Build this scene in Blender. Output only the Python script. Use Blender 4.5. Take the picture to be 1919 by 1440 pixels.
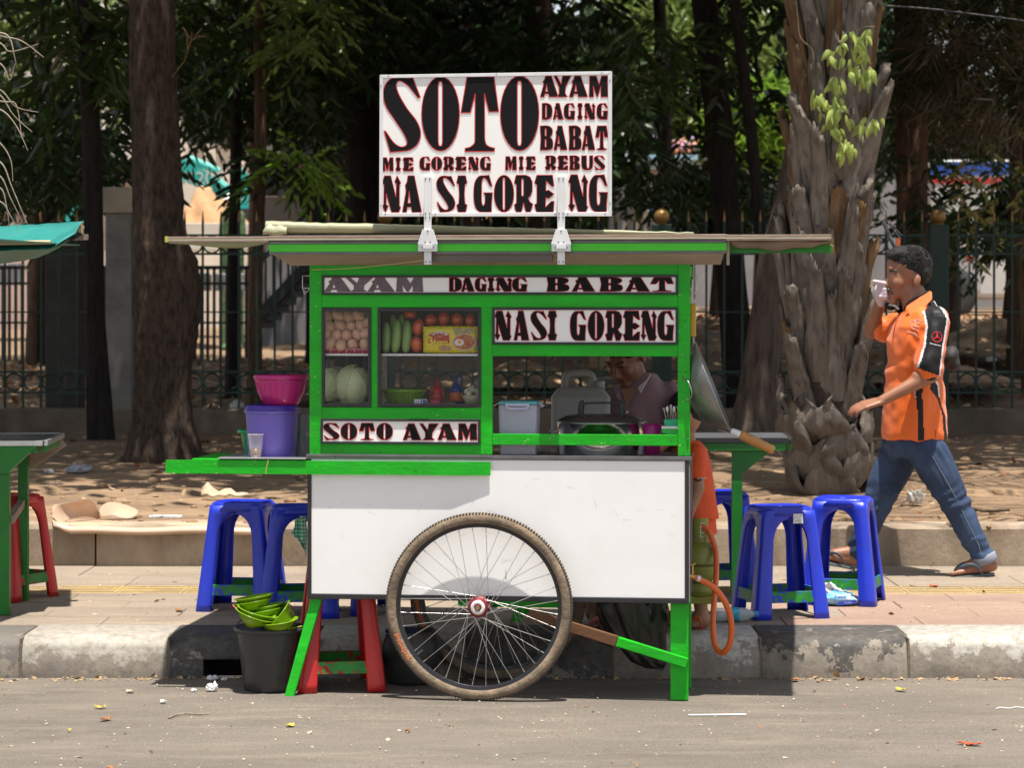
import bpy, bmesh, math, random
import numpy as np
from math import radians, sin, cos, pi, atan2, sqrt, exp, floor
from mathutils import Vector, Matrix, noise, Euler
from mathutils.geometry import tessellate_polygon

# ------------------------------------------------------------------ scene, camera, light
SC = bpy.context.scene
for o in list(bpy.data.objects):
    bpy.data.objects.remove(o)
COL = SC.collection
SC.render.engine = 'CYCLES'
F = 4545.0; CX = 959.5; HOR = 590.0; EYE = 1.425      # focal length in pixels of the photograph, horizon row, eye height
cam = bpy.data.cameras.new('camera'); camo = bpy.data.objects.new('camera', cam); COL.objects.link(camo)
camo.location = (0, 0, EYE); camo.rotation_euler = (pi/2, 0, 0)
cam.sensor_width = 36; cam.lens = 36*F/1919; cam.shift_y = -(720-HOR)/1919
cam.clip_start = .1; cam.clip_end = 3000
cam.dof.use_dof = True; cam.dof.focus_distance = 9.3; cam.dof.aperture_fstop = 6.3
SC.camera = camo
SUNV = Vector((.06, -.185, 1)).normalized()
W = bpy.data.worlds.new('World'); SC.world = W; W.use_nodes = True
nt = W.node_tree; bg = nt.nodes['Background']
sky = nt.nodes.new('ShaderNodeTexSky'); sky.sky_type = 'NISHITA'; sky.sun_disc = False
sky.sun_elevation = math.asin(SUNV.z); sky.sun_rotation = atan2(SUNV.x, SUNV.y)
sky.air_density = 1.0; sky.dust_density = 1.0; sky.ozone_density = 1.0
hsv = nt.nodes.new('ShaderNodeHueSaturation'); hsv.inputs['Saturation'].default_value = .38; nt.links.new(sky.outputs[0], hsv.inputs['Color']); nt.links.new(hsv.outputs[0], bg.inputs[0]); bg.inputs[1].default_value = .095
sl = bpy.data.lights.new('sun', 'SUN'); sl.energy = 5.0; sl.angle = radians(.53); sl.color = (1, .94, .845)
so = bpy.data.objects.new('sun', sl); COL.objects.link(so); so.rotation_euler = SUNV.to_track_quat('Z', 'Y').to_euler()
SC.view_settings.view_transform = 'Standard'; SC.view_settings.look = 'None'
SC.view_settings.exposure = 0.76; SC.view_settings.gamma = 1; SC.view_settings.use_curve_mapping = False

# ------------------------------------------------------------------ helpers
def at(px, py, Y):                       # pixel of the photograph and a distance -> point in the world
    return Vector(((px-CX)/F*Y, Y, EYE+(HOR-py)/F*Y))
def rgb(r, g, b):                        # display colour -> linear
    def l(c):
        c /= 255.0
        return c/12.92 if c <= .04045 else ((c+.055)/1.055)**2.4
    return (l(r), l(g), l(b))

MATS = {}
def mat(name, col, rough=.55, metal=0., var=.12, scale=6., bump=.0, bscale=60., col2=None, amt=.0, ascale=5., asoft=.08,
        spec=.5, trans=0., alpha=1., coat=0., stretch=None, grime=0., gscale=1.5, gcol=(.10, .08, .06), transl=0., sheen=0., vorbump=False):
    if name in MATS: return MATS[name]
    m = bpy.data.materials.new(name); m.use_nodes = True; N = m.node_tree.nodes; L = m.node_tree.links
    b = N['Principled BSDF']
    tc = N.new('ShaderNodeTexCoord'); mp = N.new('ShaderNodeMapping'); L.new(tc.outputs['Object'], mp.inputs[0])
    if stretch: mp.inputs['Scale'].default_value = stretch
    oi = N.new('ShaderNodeObjectInfo')
    def noi(s, d=4, ro=.6):
        n = N.new('ShaderNodeTexNoise'); n.inputs['Scale'].default_value = s; n.inputs['Detail'].default_value = d
        n.inputs['Roughness'].default_value = ro; L.new(mp.outputs[0], n.inputs['Vector']); return n
    def mix(fac, a, c):
        x = N.new('ShaderNodeMix'); x.data_type = 'RGBA'
        if isinstance(fac, (int, float)): x.inputs[0].default_value = fac
        else: L.new(fac, x.inputs[0])
        for k, q in ((6, a), (7, c)):
            if isinstance(q, tuple): x.inputs[k].default_value = (*q[:3], 1)
            else: L.new(q, x.inputs[k])
        return x.outputs[2]
    def ramp(src, lo, hi):
        r = N.new('ShaderNodeMapRange'); r.inputs[1].default_value = lo; r.inputs[2].default_value = hi; L.new(src, r.inputs[0]); return r.outputs[0]
    n1 = noi(scale)
    dk = tuple(c*(1-var*1.6) for c in col); lt = tuple(min(1, c*(1+var*1.2)) for c in col)
    c = mix(ramp(n1.outputs[0], .3, .7), dk, lt)
    if col2 is not None:
        n2 = noi(ascale, 6, .65); th = .5+(.5-amt)*.45
        c = mix(ramp(n2.outputs[0], th-asoft, th+asoft), c, tuple(col2))
    if grime:
        n3 = noi(gscale, 8, .7); g = N.new('ShaderNodeMath'); g.operation = 'MULTIPLY'; g.inputs[1].default_value = grime
        L.new(ramp(n3.outputs[0], .48, .75), g.inputs[0]); c = mix(g.outputs[0], c, tuple(gcol))
    hs = N.new('ShaderNodeHueSaturation'); L.new(c, hs.inputs['Color'])
    rv = N.new('ShaderNodeMapRange'); rv.inputs[3].default_value = 1-var*.5; rv.inputs[4].default_value = 1+var*.5
    L.new(oi.outputs['Random'], rv.inputs[0]); L.new(rv.outputs[0], hs.inputs['Value'])
    L.new(hs.outputs[0], b.inputs['Base Color'])
    b.inputs['Metallic'].default_value = metal
    rr = N.new('ShaderNodeMapRange'); rr.inputs[3].default_value = max(0, rough-.12*(rough > .2)); rr.inputs[4].default_value = min(1, rough+.12)
    n4 = noi(scale*3.1, 5); L.new(n4.outputs[0], rr.inputs[0]); L.new(rr.outputs[0], b.inputs['Roughness'])
    b.inputs['Specular IOR Level'].default_value = spec
    if trans: b.inputs['Transmission Weight'].default_value = trans
    if alpha < 1: b.inputs['Alpha'].default_value = alpha
    if coat: b.inputs['Coat Weight'].default_value = coat; b.inputs['Coat Roughness'].default_value = .15
    if sheen: b.inputs['Sheen Weight'].default_value = sheen
    if bump:
        bp = N.new('ShaderNodeBump'); bp.inputs['Strength'].default_value = min(1, bump); bp.inputs['Distance'].default_value = .012
        if vorbump:
            n5 = N.new('ShaderNodeTexVoronoi'); n5.inputs['Scale'].default_value = bscale; L.new(mp.outputs[0], n5.inputs['Vector'])
        else: n5 = noi(bscale, 6, .7)
        L.new(n5.outputs[0], bp.inputs['Height']); L.new(bp.outputs[0], b.inputs['Normal'])
    if transl:
        t = N.new('ShaderNodeBsdfTranslucent'); L.new(hs.outputs[0], t.inputs[0]); ms = N.new('ShaderNodeMixShader'); ms.inputs[0].default_value = transl
        L.new(b.outputs[0], ms.inputs[1]); L.new(t.outputs[0], ms.inputs[2]); L.new(ms.outputs[0], N['Material Output'].inputs[0])
    MATS[name] = m; return m

class MB:
    def __init__(s): s.v = []; s.f = []; s.m = []; s.s = []
    def add(s, vs, fs, mi=0, smooth=False):
        n = len(s.v); s.v += [tuple(v) for v in vs]; s.f += [tuple(i+n for i in f) for f in fs]
        s.m += [mi]*len(fs); s.s += [smooth]*len(fs); return s
    def box(s, x0, x1, y0, y1, z0, z1, mi=0):
        vs = [(x, y, z) for z in (z0, z1) for y in (y0, y1) for x in (x0, x1)]
        return s.add(vs, [(0, 2, 3, 1), (4, 5, 7, 6), (0, 1, 5, 4), (2, 6, 7, 3), (0, 4, 6, 2), (1, 3, 7, 5)], mi)
    def hexa(s, p, mi=0):                # eight points: bottom four (ccw), top four
        return s.add(p, [(3, 2, 1, 0), (4, 5, 6, 7), (0, 1, 5, 4), (1, 2, 6, 5), (2, 3, 7, 6), (3, 0, 4, 7)], mi)
    def beam(s, a, b, w, h, up=(0, 0, 1), mi=0):   # bar from a to b, w wide, h high
        a = Vector(a); b = Vector(b); d = (b-a).normalized(); u = Vector(up)
        sd = d.cross(u)
        if sd.length < 1e-4: sd = d.cross(Vector((1, 0, 0)))
        sd.normalize(); u = sd.cross(d); sd = sd*w/2; u = u*h/2
        return s.hexa([a-sd-u, a+sd-u, b+sd-u, b-sd-u, a-sd+u, a+sd+u, b+sd+u, b-sd+u], mi)
    def prism(s, pts, a0, a1, ax='y', mi=0, smooth=False):      # polygon in the two other axes, extruded along ax
        n = len(pts)
        def P(p, a):
            return (p[0], a, p[1]) if ax == 'y' else ((a, p[0], p[1]) if ax == 'x' else (p[0], p[1], a))
        s.add([P(p, a0) for p in pts]+[P(p, a1) for p in pts], [tuple(range(n)), tuple(range(2*n-1, n-1, -1))], mi)
        return s.add([P(p, a0) for p in pts]+[P(p, a1) for p in pts], [(i, i+n, (i+1) % n+n, (i+1) % n) for i in range(n)], mi, smooth)
    def tube(s, pts, r, n=8, mi=0, cap=True, flat=1., closed=False, smooth=True):
        pts = [Vector(p) for p in pts]; R = r if isinstance(r, (list, tuple)) else [r]*len(pts)
        vs = []; K = len(pts); up = None
        for i, p in enumerate(pts):
            if closed: d = pts[(i+1) % K]-pts[i-1]
            else: d = (pts[min(i+1, K-1)]-pts[max(i-1, 0)])
            d = d.normalized() if d.length > 1e-9 else Vector((0, 0, 1))
            if up is None:
                up = Vector((0, 0, 1)) if abs(d.z) < .9 else Vector((0, 1, 0))
            a = (up-d*up.dot(d)).normalized(); up = a; b = d.cross(a)
            for k in range(n):
                t = 2*pi*k/n; vs.append(p+(a*cos(t)*flat+b*sin(t))*R[i])
        fs = []
        for i in range(K if closed else K-1):
            j = (i+1) % K
            for k in range(n):
                fs.append((i*n+k, i*n+(k+1) % n, j*n+(k+1) % n, j*n+k))
        s.add(vs, fs, mi, smooth)
        if cap and not closed:
            s.add(vs[:n], [tuple(range(n-1, -1, -1))], mi); s.add(vs[-n:], [tuple(range(n))], mi)
        return s
    def lathe(s, prof, n=24, c=(0, 0, 0), mi=0, ax='z', smooth=True, ell=1.):
        vs = []; c = Vector(c)
        for r, z in prof:
            for k in range(n):
                t = 2*pi*k/n; x, y = r*cos(t), r*sin(t)*ell
                vs.append(c+Vector((x, y, z) if ax == 'z' else ((x, z, y) if ax == 'y' else (z, x, y))))
        fs = []
        for i in range(len(prof)-1):
            for k in range(n):
                q = (i*n+k, i*n+(k+1) % n, (i+1)*n+(k+1) % n, (i+1)*n+k)
                fs.append(q if ax != 'y' else q[::-1])
        s.add(vs, fs, mi, smooth)
        if prof[0][0] > 1e-5: s.add(vs[:n], [tuple(range(n))[::-1] if ax != 'y' else tuple(range(n))], mi)
        if prof[-1][0] > 1e-5: s.add(vs[-n:], [tuple(range(n)) if ax != 'y' else tuple(range(n))[::-1]], mi)
        return s
    def ball(s, c, r, n=14, m=9, mi=0, sq=None):
        r = (r, r, r) if isinstance(r, (int, float)) else r; c = Vector(c); vs = []; fs = []
        for i in range(m+1):
            p = pi*i/m
            for k in range(n):
                t = 2*pi*k/n; q = Vector((sin(p)*cos(t), sin(p)*sin(t), cos(p)))
                if sq: q = sq(q)
                vs.append(c+Vector((q.x*r[0], q.y*r[1], q.z*r[2])))
        for i in range(m):
            for k in range(n): fs.append((i*n+k, (i+1)*n+k, (i+1)*n+(k+1) % n, i*n+(k+1) % n))
        return s.add(vs, fs, mi, True)
    def xf(s, M, start=0):
        for i in range(start, len(s.v)): s.v[i] = tuple(M @ Vector(s.v[i]))
        return s
    def mesh(s, name, mats):
        me = bpy.data.meshes.new(name); me.from_pydata(s.v, [], s.f)
        for m in (mats if isinstance(mats, (list, tuple)) else [mats]): me.materials.append(m)
        me.polygons.foreach_set('material_index', s.m); me.polygons.foreach_set('use_smooth', s.s); me.update(); return me
    def build(s, name, mats, parent=None, loc=None, rot=None, bev=0, seg=2, sub=0, solid=0, weld=False):
        return link(name, s.mesh(name, mats), parent, loc, rot, bev, seg, sub, solid, weld)

def link(name, me, parent=None, loc=None, rot=None, bev=0, seg=2, sub=0, solid=0, weld=False):
    o = bpy.data.objects.new(name, me); COL.objects.link(o)
    if parent: o.parent = parent
    if loc is not None: o.location = loc
    if rot is not None: o.rotation_euler = rot
    if weld: d = o.modifiers.new('w', 'WELD'); d.merge_threshold = .0002
    if solid: d = o.modifiers.new('s', 'SOLIDIFY'); d.thickness = solid; d.offset = 0
    if bev: d = o.modifiers.new('b', 'BEVEL'); d.width = bev; d.segments = seg; d.limit_method = 'ANGLE'; d.angle_limit = radians(35)
    if sub: d = o.modifiers.new('u', 'SUBSURF'); d.levels = sub; d.render_levels = sub
    return o
def tag(o, label=None, cat=None, group=None, kind=None):
    if label: o['label'] = label
    if cat: o['category'] = cat
    if group: o['group'] = group
    if kind: o['kind'] = kind
    return o
def empty(name, loc=(0, 0, 0), rz=0, label=None, cat=None, group=None, rot=None):
    o = bpy.data.objects.new(name, None); COL.objects.link(o); o.empty_display_size = .1
    o.location = loc; o.rotation_euler = rot if rot else (0, 0, rz)
    return tag(o, label, cat, group)
KIDS = {}
def copy_tree(o, parent=None, loc=None, rz=None, label=None, group=None):
    c = o.copy(); COL.objects.link(c); c.parent = parent
    if loc is not None: c.location = loc
    if rz is not None: c.rotation_euler = (0, 0, rz)
    if label: c['label'] = label
    if group: c['group'] = group
    for ch in list(o.children): copy_tree(ch, c)
    return c
def nz(x, y=0, z=0): return noise.noise(Vector((x, y, z)))
def fbm(x, y=0, z=0, o=4): return noise.fractal(Vector((x, y, z)), 1.0, 2.0, o)
def lerp(a, b, t): return a+(b-a)*t
def sstep(a, b, x):
    t = max(0, min(1, (x-a)/(b-a))); return t*t*(3-2*t)
def ipl(tab, x):
    if x <= tab[0][0]: return tab[0][1]
    for (a, p), (b, q) in zip(tab, tab[1:]):
        if x <= b: return p+(q-p)*(x-a)/(b-a)
    return tab[-1][1]
def catmull(pts, n=8, closed=False):
    P = [Vector(p) for p in pts]; K = len(P); out = []
    for i in range(K if closed else K-1):
        g = lambda j: P[j % K] if closed else P[max(0, min(K-1, j))]
        a, b, c, d = g(i-1), g(i), g(i+1), g(i+2)
        for k in range(n):
            t = k/n
            out.append(.5*((2*b)+(c-a)*t+(2*a-5*b+4*c-d)*t*t+(3*b-a-3*c+d)*t**3))
    if not closed: out.append(P[-1])
    return out
# ------------------------------------------------------------------ ground, kerb, pavement
def ground_z(x, y):
    b = ipl([(12.3, .352), (14.2, .385), (16.5, .43), (20.5, .42), (22, .45), (30, .45)], y)
    k = sstep(-2.2, -.6, x)
    b += sstep(21.2, 29, y)*lerp(.33, .92, k)
    b += sstep(31, 60, y)*.25
    return b
def worn_ground(name, base, dark, light, sc=1.):
    m = bpy.data.materials.new(name); m.use_nodes = True; N = m.node_tree.nodes; L = m.node_tree.links; b = N['Principled BSDF']
    g = N.new('ShaderNodeNewGeometry')
    def noi(s, d=6, ro=.65, st=None):
        n = N.new('ShaderNodeTexNoise'); n.inputs['Scale'].default_value = s; n.inputs['Detail'].default_value = d; n.inputs['Roughness'].default_value = ro
        if st:
            mp = N.new('ShaderNodeMapping'); mp.inputs['Scale'].default_value = st; L.new(g.outputs['Position'], mp.inputs[0]); L.new(mp.outputs[0], n.inputs['Vector'])
        else: L.new(g.outputs['Position'], n.inputs['Vector'])
        return n
    def mix(fac, a, c, bt='MIX'):
        x = N.new('ShaderNodeMix'); x.data_type = 'RGBA'; x.blend_type = bt
        L.new(fac, x.inputs[0])
        for k, q in ((6, a), (7, c)):
            if isinstance(q, tuple): x.inputs[k].default_value = (*q, 1)
            else: L.new(q, x.inputs[k])
        return x.outputs[2]
    def rng(src, lo, hi, a=0, z=1):
        r = N.new('ShaderNodeMapRange'); r.inputs[1].default_value = lo; r.inputs[2].default_value = hi; r.inputs[3].default_value = a; r.inputs[4].default_value = z
        L.new(src, r.inputs[0]); return r.outputs[0]
    c = mix(rng(noi(.8*sc, 5, .6, (1, 2.2, 1)).outputs[0], .35, .68), base, dark)
    c = mix(rng(noi(3.*sc, 6, .7, (.6, 2.4, 1)).outputs[0], .5, .72, 0, .7), c, light)
    c = mix(rng(noi(160*sc, 3, .6).outputs[0], .56, .7, 0, .55), c, tuple(min(1, q*1.7) for q in light))
    c = mix(rng(noi(95*sc, 3, .6).outputs[0], .56, .72, 0, .6), c, tuple(q*.45 for q in dark))
    c = mix(rng(noi(1.7*sc, 9, .8, (.45, 1.3, 1)).outputs[0], .54, .60, 0, .38), c, tuple(q*.72 for q in dark))
    c = mix(rng(noi(.9*sc, 7, .72, (.5, 3, 1)).outputs[0], .58, .66, 0, .35), c, light)
    L.new(c, b.inputs['Base Color']); b.inputs['Roughness'].default_value = .88; b.inputs['Specular IOR Level'].default_value = .25
    bp = N.new('ShaderNodeBump'); bp.inputs['Strength'].default_value = .7; bp.inputs['Distance'].default_value = .006
    L.new(noi(120*sc, 6, .75).outputs[0], bp.inputs['Height']); L.new(bp.outputs[0], b.inputs['Normal'])
    return m
M_road = worn_ground('asphalt_dusty', (.168, .145, .122), (.130, .112, .095), (.235, .20, .162))
M_pave = worn_ground('paving_concrete', (.285, .232, .18), (.215, .177, .14), (.36, .29, .22), 1.1)
M_pink = worn_ground('paving_pink', (.31, .215, .165), (.25, .172, .135), (.37, .27, .205), 1.1)
M_dirt = worn_ground('dirt', (.255, .168, .102), (.155, .104, .067), (.39, .27, .17), .9)

mb = MB(); n = 40
def sheet(name, xs, ys, zf, m, kind='structure'):
    vs = [(x, y, zf(x, y)) for y in ys for x in xs]; k = len(xs)
    fs = [(j*k+i, j*k+i+1, (j+1)*k+i+1, (j+1)*k+i) for j in range(len(ys)-1) for i in range(k-1)]
    b = MB(); b.add(vs, fs, 0, True); return tag(b.build(name, m), kind=kind)
xs = [-60, -30, -12, -6]+[i*.25 for i in range(-16, 17)]+[6, 12, 30, 60]
ys = [-20, -5, 2, 5]+[6+i*.25 for i in range(15)]
sheet('road', xs, ys, lambda x, y: .006*fbm(x*.7, y*.9) if 5 < y < 9.4 and abs(x) < 5 else 0, M_road)
# far ground out to the horizon, under everything
sheet('ground', [-1500, -200, -60, -2.2, -.6, 60, 200, 1500], [60, 200, 1500], lambda x, y: ground_z(x, y)-.03, M_dirt)
# dirt of the planting strip and the park behind the fence
xs = [-80, -40, -20, -12, -8]+[i*.06 for i in range(-100, 101)]+[8, 12, 20, 40, 80]
ys = [12.36+.05*i for i in range(34)]+[14.06+.09*i for i in range(75)]+[20.9+.35*i for i in range(40)]+[36, 42, 50, 62]
def dz(x, y):
    return ground_z(x, y)+(.022*fbm(x*1.6, y*1.6, 1)+.007*fbm(x*6, y*6, 3))*sstep(12.36, 12.9, y)*(1+2*sstep(21, 27, y))-.0*x
soil = sheet('dirt_ground', xs, ys, dz, M_dirt)

# kerb of blocks, each with a rounded front edge
def kerb_mat(name, paint, cover, hz=None):
    m = bpy.data.materials.new(name); m.use_nodes = True; N = m.node_tree.nodes; L = m.node_tree.links; b = N['Principled BSDF']
    g = N.new('ShaderNodeNewGeometry')
    def noi(s, d=6, ro=.65):
        n = N.new('ShaderNodeTexNoise'); n.inputs['Scale'].default_value = s; n.inputs['Detail'].default_value = d; n.inputs['Roughness'].default_value = ro
        L.new(g.outputs['Position'], n.inputs['Vector']); return n.outputs[0]
    def mix(fac, a, c):
        x = N.new('ShaderNodeMix'); x.data_type = 'RGBA'; L.new(fac, x.inputs[0])
        for k, q in ((6, a), (7, c)):
            if isinstance(q, tuple): x.inputs[k].default_value = (*q, 1)
            else: L.new(q, x.inputs[k])
        return x.outputs[2]
    def rng(src, lo, hi, a=0, z=1):
        r = N.new('ShaderNodeMapRange'); r.inputs[1].default_value = lo; r.inputs[2].default_value = hi; r.inputs[3].default_value = a; r.inputs[4].default_value = z
        L.new(src, r.inputs[0]); return r.outputs[0]
    def mth(op, a, c):
        x = N.new('ShaderNodeMath'); x.operation = op
        for k, q in enumerate((a, c)):
            if isinstance(q, (int, float)): x.inputs[k].default_value = q
            else: L.new(q, x.inputs[k])
        return x.outputs[0]
    sx = N.new('ShaderNodeSeparateXYZ'); L.new(g.outputs['Position'], sx.inputs[0])
    con = mix(rng(noi(9), .35, .65), (.30, .26, .21), (.19, .165, .14))
    con = mix(rng(noi(70), .55, .7, 0, .6), con, (.12, .105, .09))
    h = rng(sx.outputs[2], .0, .17)
    k = mth('ADD', noi(13, 5, .62), mth('MULTIPLY', mth('SUBTRACT', h, .5), .30 if hz is None else hz))
    k = mth('ADD', k, mth('MULTIPLY', mth('SUBTRACT', noi(75, 4, .7), .5), .28))
    th = .5+(.5-cover)*.5
    c = mix(rng(k, th-.012, th+.012), con, paint)
    c = mix(rng(noi(24, 8, .78), .44, .66, 0, .72), c, (.15, .125, .10))
    L.new(c, b.inputs['Base Color']); b.inputs['Roughness'].default_value = .72
    bp = N.new('ShaderNodeBump'); bp.inputs['Strength'].default_value = .6; bp.inputs['Distance'].default_value = .006
    L.new(k, bp.inputs['Height']); L.new(bp.outputs[0], b.inputs['Normal']); return m
KM = {'w': kerb_mat('kerb_faded_white', (.38, .35, .305), .46, .65), 'k': kerb_mat('kerb_black', (.045, .043, .042), .75, .1),
      'p': kerb_mat('kerb_white_peeling', (.42, .40, .36), .40, .5), 'q': kerb_mat('kerb_black_peeling', (.05, .048, .047), .46, .35),
      'g': kerb_mat('kerb_grey', (.13, .12, .11), .55, .2)}
kerb = tag(empty('kerb'), kind='structure')
KY = 9.5
prof = [(KY, -.02), (KY, .0), (KY+.006, .09)]+[(KY+.086-.08*cos(a), .10+.062*sin(a)) for a in [pi/2*i/6 for i in range(0, 7)]]+[(KY+.36, .163), (KY+.36, -.02)]
prof[2] = (KY+.003, .095)
j0 = 38; step = 277.5; i = -7
kinds = {-8: 'w', -7: 'k', -6: 'w', -5: 'k', -4: 'w', -3: 'k', -2: 'w', -1: 'g', 0: 'w', 1: 'k', 2: 'w', 3: 'k', 4: 'p', 5: 'q', 6: 'p', 7: 'k', 8: 'w', 9: 'k', 10: 'w', 11: 'k', 12: 'w'}
for i in range(-7, 12):
    x0 = (j0+i*step-CX)/F*KY+.004; x1 = (j0+(i+1)*step-CX)/F*KY-.004
    b = MB()
    dy = random.Random(i).uniform(-.004, .004)
    def seg(a, c, pr, nn=10):
        b.prism([(p[0]+dy, p[1]) for p in pr], a, c, 'x', 0, True)
    if i == 1:
        h0 = (381-CX)/F*KY; h1 = (457-CX)/F*KY
        up = [p for p in prof]; up = [(KY+.001, .073)]+prof[2:-2]+[(KY+.36, .163), (KY+.36, .073)]
        seg(x0, h0, prof); seg(h0, h1, up); seg(h1, x1, prof)
    else: seg(x0, x1, prof)
    o = b.build('kerb_block', KM[kinds[i]], kerb, weld=True, bev=.004, seg=1)
for i in range(-7, 13):
    xj = (j0+i*step-CX)/F*KY
    MB().box(xj-.0038, xj+.0038, KY+.006, KY+.35, -.02, .155).build('mortar', mat('mortar', (.20, .155, .115), .9, bump=.6), kerb)

MB().box((375-CX)/F*KY, (465-CX)/F*KY, KY+.20, KY+.21, -.02, .14).build('drain_back', mat('drain_shade', (.01, .01, .01), .9), kerb)  # near-black sheet: the shade inside the drain is put into its colour
pave = tag(empty('pavement'), kind='structure')
rnd = random.Random(5)
MB().box(-30, 30, KY+.361, 12.2, -.02, .150).build('paving_bed', mat('joint_sand', (.16, .13, .10), .95, bump=.4), pave)
rows = [9.864, 10.15, 10.43, 10.71, 11.0]
slabm = {}
def slab(x0, x1, y0, y1, m):
    key = (round(x1-x0, 3), round(y1-y0, 3), m.name)
    if key not in slabm: slabm[key] = MB().box(0, x1-x0, 0, y1-y0, -.012, .010).mesh('paving_slab', m)
    link('paving_slab', slabm[key], pave, (x0, y0, .150+rnd.uniform(-.001, .0015)), bev=.003, seg=1)
for r in range(4):
    y0, y1 = rows[r], rows[r+1]; off = (r % 2)*.28
    for i in range(-6, 6):
        x0 = i*.56+off
        slab(x0+.001, x0+.558, y0+.001, y1-.001, M_pink if x0 > 1.05 and r < 4 else M_pave)
M_yel = worn_ground('paving_yellow', (.42, .30, .13), (.31, .235, .15), (.55, .41, .17), 1.6)
ribm = None
for i in range(-11, 11):
    x0 = i*.30
    slab(x0+.001, x0+.298, 11.001, 11.299, M_yel)
    for k in range(4):
        if ribm is None: ribm = MB().box(.012, .286, -.012, .012, 0, .004).mesh('ridge', M_yel)
        link('ridge', ribm, pave.children[-1], (0, .045+k*.07, .010), bev=.0015, seg=1)
for r, (y0, y1) in enumerate(((11.3, 11.74), (11.74, 12.19))):
    for i in range(-6, 6):
        x0 = i*.60+.3*r
        slab(x0+.001, x0+.598, y0+.001, y1-.001, M_pave)
# raised concrete edging of the planting strip
M_conc = mat('edging_concrete', (.27, .205, .145), .9, var=.25, scale=3, bump=.5, bscale=35, col2=(.36, .29, .215), amt=.42, ascale=4, grime=.6, gscale=2.2, gcol=(.14, .105, .075), stretch=(1, 1, .5))
edging = tag(empty('planter_edging'), kind='structure')
for k, (x0, x1) in enumerate([(-9, -4.2), (-4.19, -2.1), (-2.09, .3), (.31, 1.55), (1.56, 3.4), (3.41, 9)]):
    b = MB(); n = max(2, int((x1-x0)/.12)); 
    pr = lambda x: [(12.2+.004*nz(x*3), .0), (12.2+.006*nz(x*2, 4), .345+.004*nz(x*2)), (12.215, .364+.003*nz(x*4, 2)), (12.38, .368+.003*nz(x*4, 7)), (12.38, .0)]
    vs = []
    for i in range(n+1):
        x = lerp(x0, x1, i/n); vs += [(x, p[0], p[1]) for p in pr(x)]
    fs = [(i*5+q, i*5+(q+1) % 5, (i+1)*5+(q+1) % 5, (i+1)*5+q) for i in range(n) for q in range(5)]
    b.add(vs, fs); b.add(vs[:5], [(4, 3, 2, 1, 0)]); b.add(vs[-5:], [(0, 1, 2, 3, 4)])
    b.build('edging_block', M_conc, edging)
# ------------------------------------------------------------------ the food cart
TH = radians(6.3); OY = 9.0; OX = (901-CX)/F*8.95
cart = empty('food_cart', (OX, OY, 0), -TH, 'green and white street food cart with big lettered sign on its roof', 'food cart')
def Cp(px, py, v=0.):
    k = (px-CX)/F; c, s = cos(TH), sin(TH)
    u = (k*(OY+v*c)-OX-v*s)/(c+k*s); Y = OY-u*s+v*c
    return Vector((u, v, EYE+(HOR-py)*Y/F))
def CW(px, py, v=0.):                     # the same point in world space
    p = Cp(px, py, v); return Vector((OX+p.x*cos(TH)+p.y*sin(TH), OY-p.x*sin(TH)+p.y*cos(TH), p.z))
G_paint = mat('green_paint', (.006, .43, .008), .42, var=.16, scale=5, bump=.22, bscale=16, stretch=(1, 1, 2.5), spec=.35, grime=.35, gscale=6, gcol=(.02, .17, .02), col2=(.02, .36, .02), amt=.25, ascale=7, asoft=.25)
G_light = mat('light_green_film', (.06, .58, .02), .4, var=.06, scale=4, bump=.08)
K_trim = mat('black_trim', (.022, .022, .025), .38, var=.1, scale=20, bump=.05)
W_panel = mat('white_panel', (.88, .875, .87), .35, var=.015, scale=2, bump=.02, bscale=4, grime=.10, gscale=5, gcol=(.45, .42, .36))
W_board = mat('white_board', (.86, .845, .83), .45, var=.02, scale=2, grime=.10, gscale=3, gcol=(.5, .48, .44))
Alu = mat('aluminium', (.60, .60, .62), .32, .85, var=.05, scale=20, bump=.04)
AluW = mat('white_metal', (.74, .74, .75), .38, .15, var=.05, scale=9, bump=.03)
AluD = mat('grey_metal_edge', (.17, .17, .18), .38, .5, var=.15, scale=12)
Beige = mat('weathered_plywood', (.33, .25, .185), .8, var=.15, scale=5, bump=.3, bscale=30, stretch=(.4, 1, 3), grime=.4, gscale=2, gcol=(.16, .12, .09))
BrownE = mat('brown_edge', (.26, .185, .145), .75, var=.15, scale=8, bump=.3, bscale=40, stretch=(.5, 1, 2))
Olive = mat('olive_tarpaulin', (.30, .31, .185), .48, var=.12, scale=5, bump=.25, bscale=14, stretch=(.4, 1, 1))
L_blk = mat('black_lettering', (.008, .007, .008), .6, var=.1, spec=.15)
L_fad = mat('faded_lettering', (.11, .09, .105), .5, var=.15, scale=30)
L_red = mat('red_outline', (.62, .03, .035), .45, var=.05)
L_redd = mat('dull_red_outline', (.36, .06, .07), .5, var=.05)

def part(name, m, px0, py0, px1, py1, v0, v1, mats=None, parent=None, bev=.0015, ref=None):
    xm = (px0+px1)/2 if ref is None else ref
    u0 = Cp(px0, (py0+py1)/2, v0).x; u1 = Cp(px1, (py0+py1)/2, v0).x; z1 = Cp(xm, py0, v0).z; z0 = Cp(xm, py1, v0).z
    return MB().box(u0, u1, v0, v1, z0, z1).build(name, m, parent or cart, bev=bev)

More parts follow.
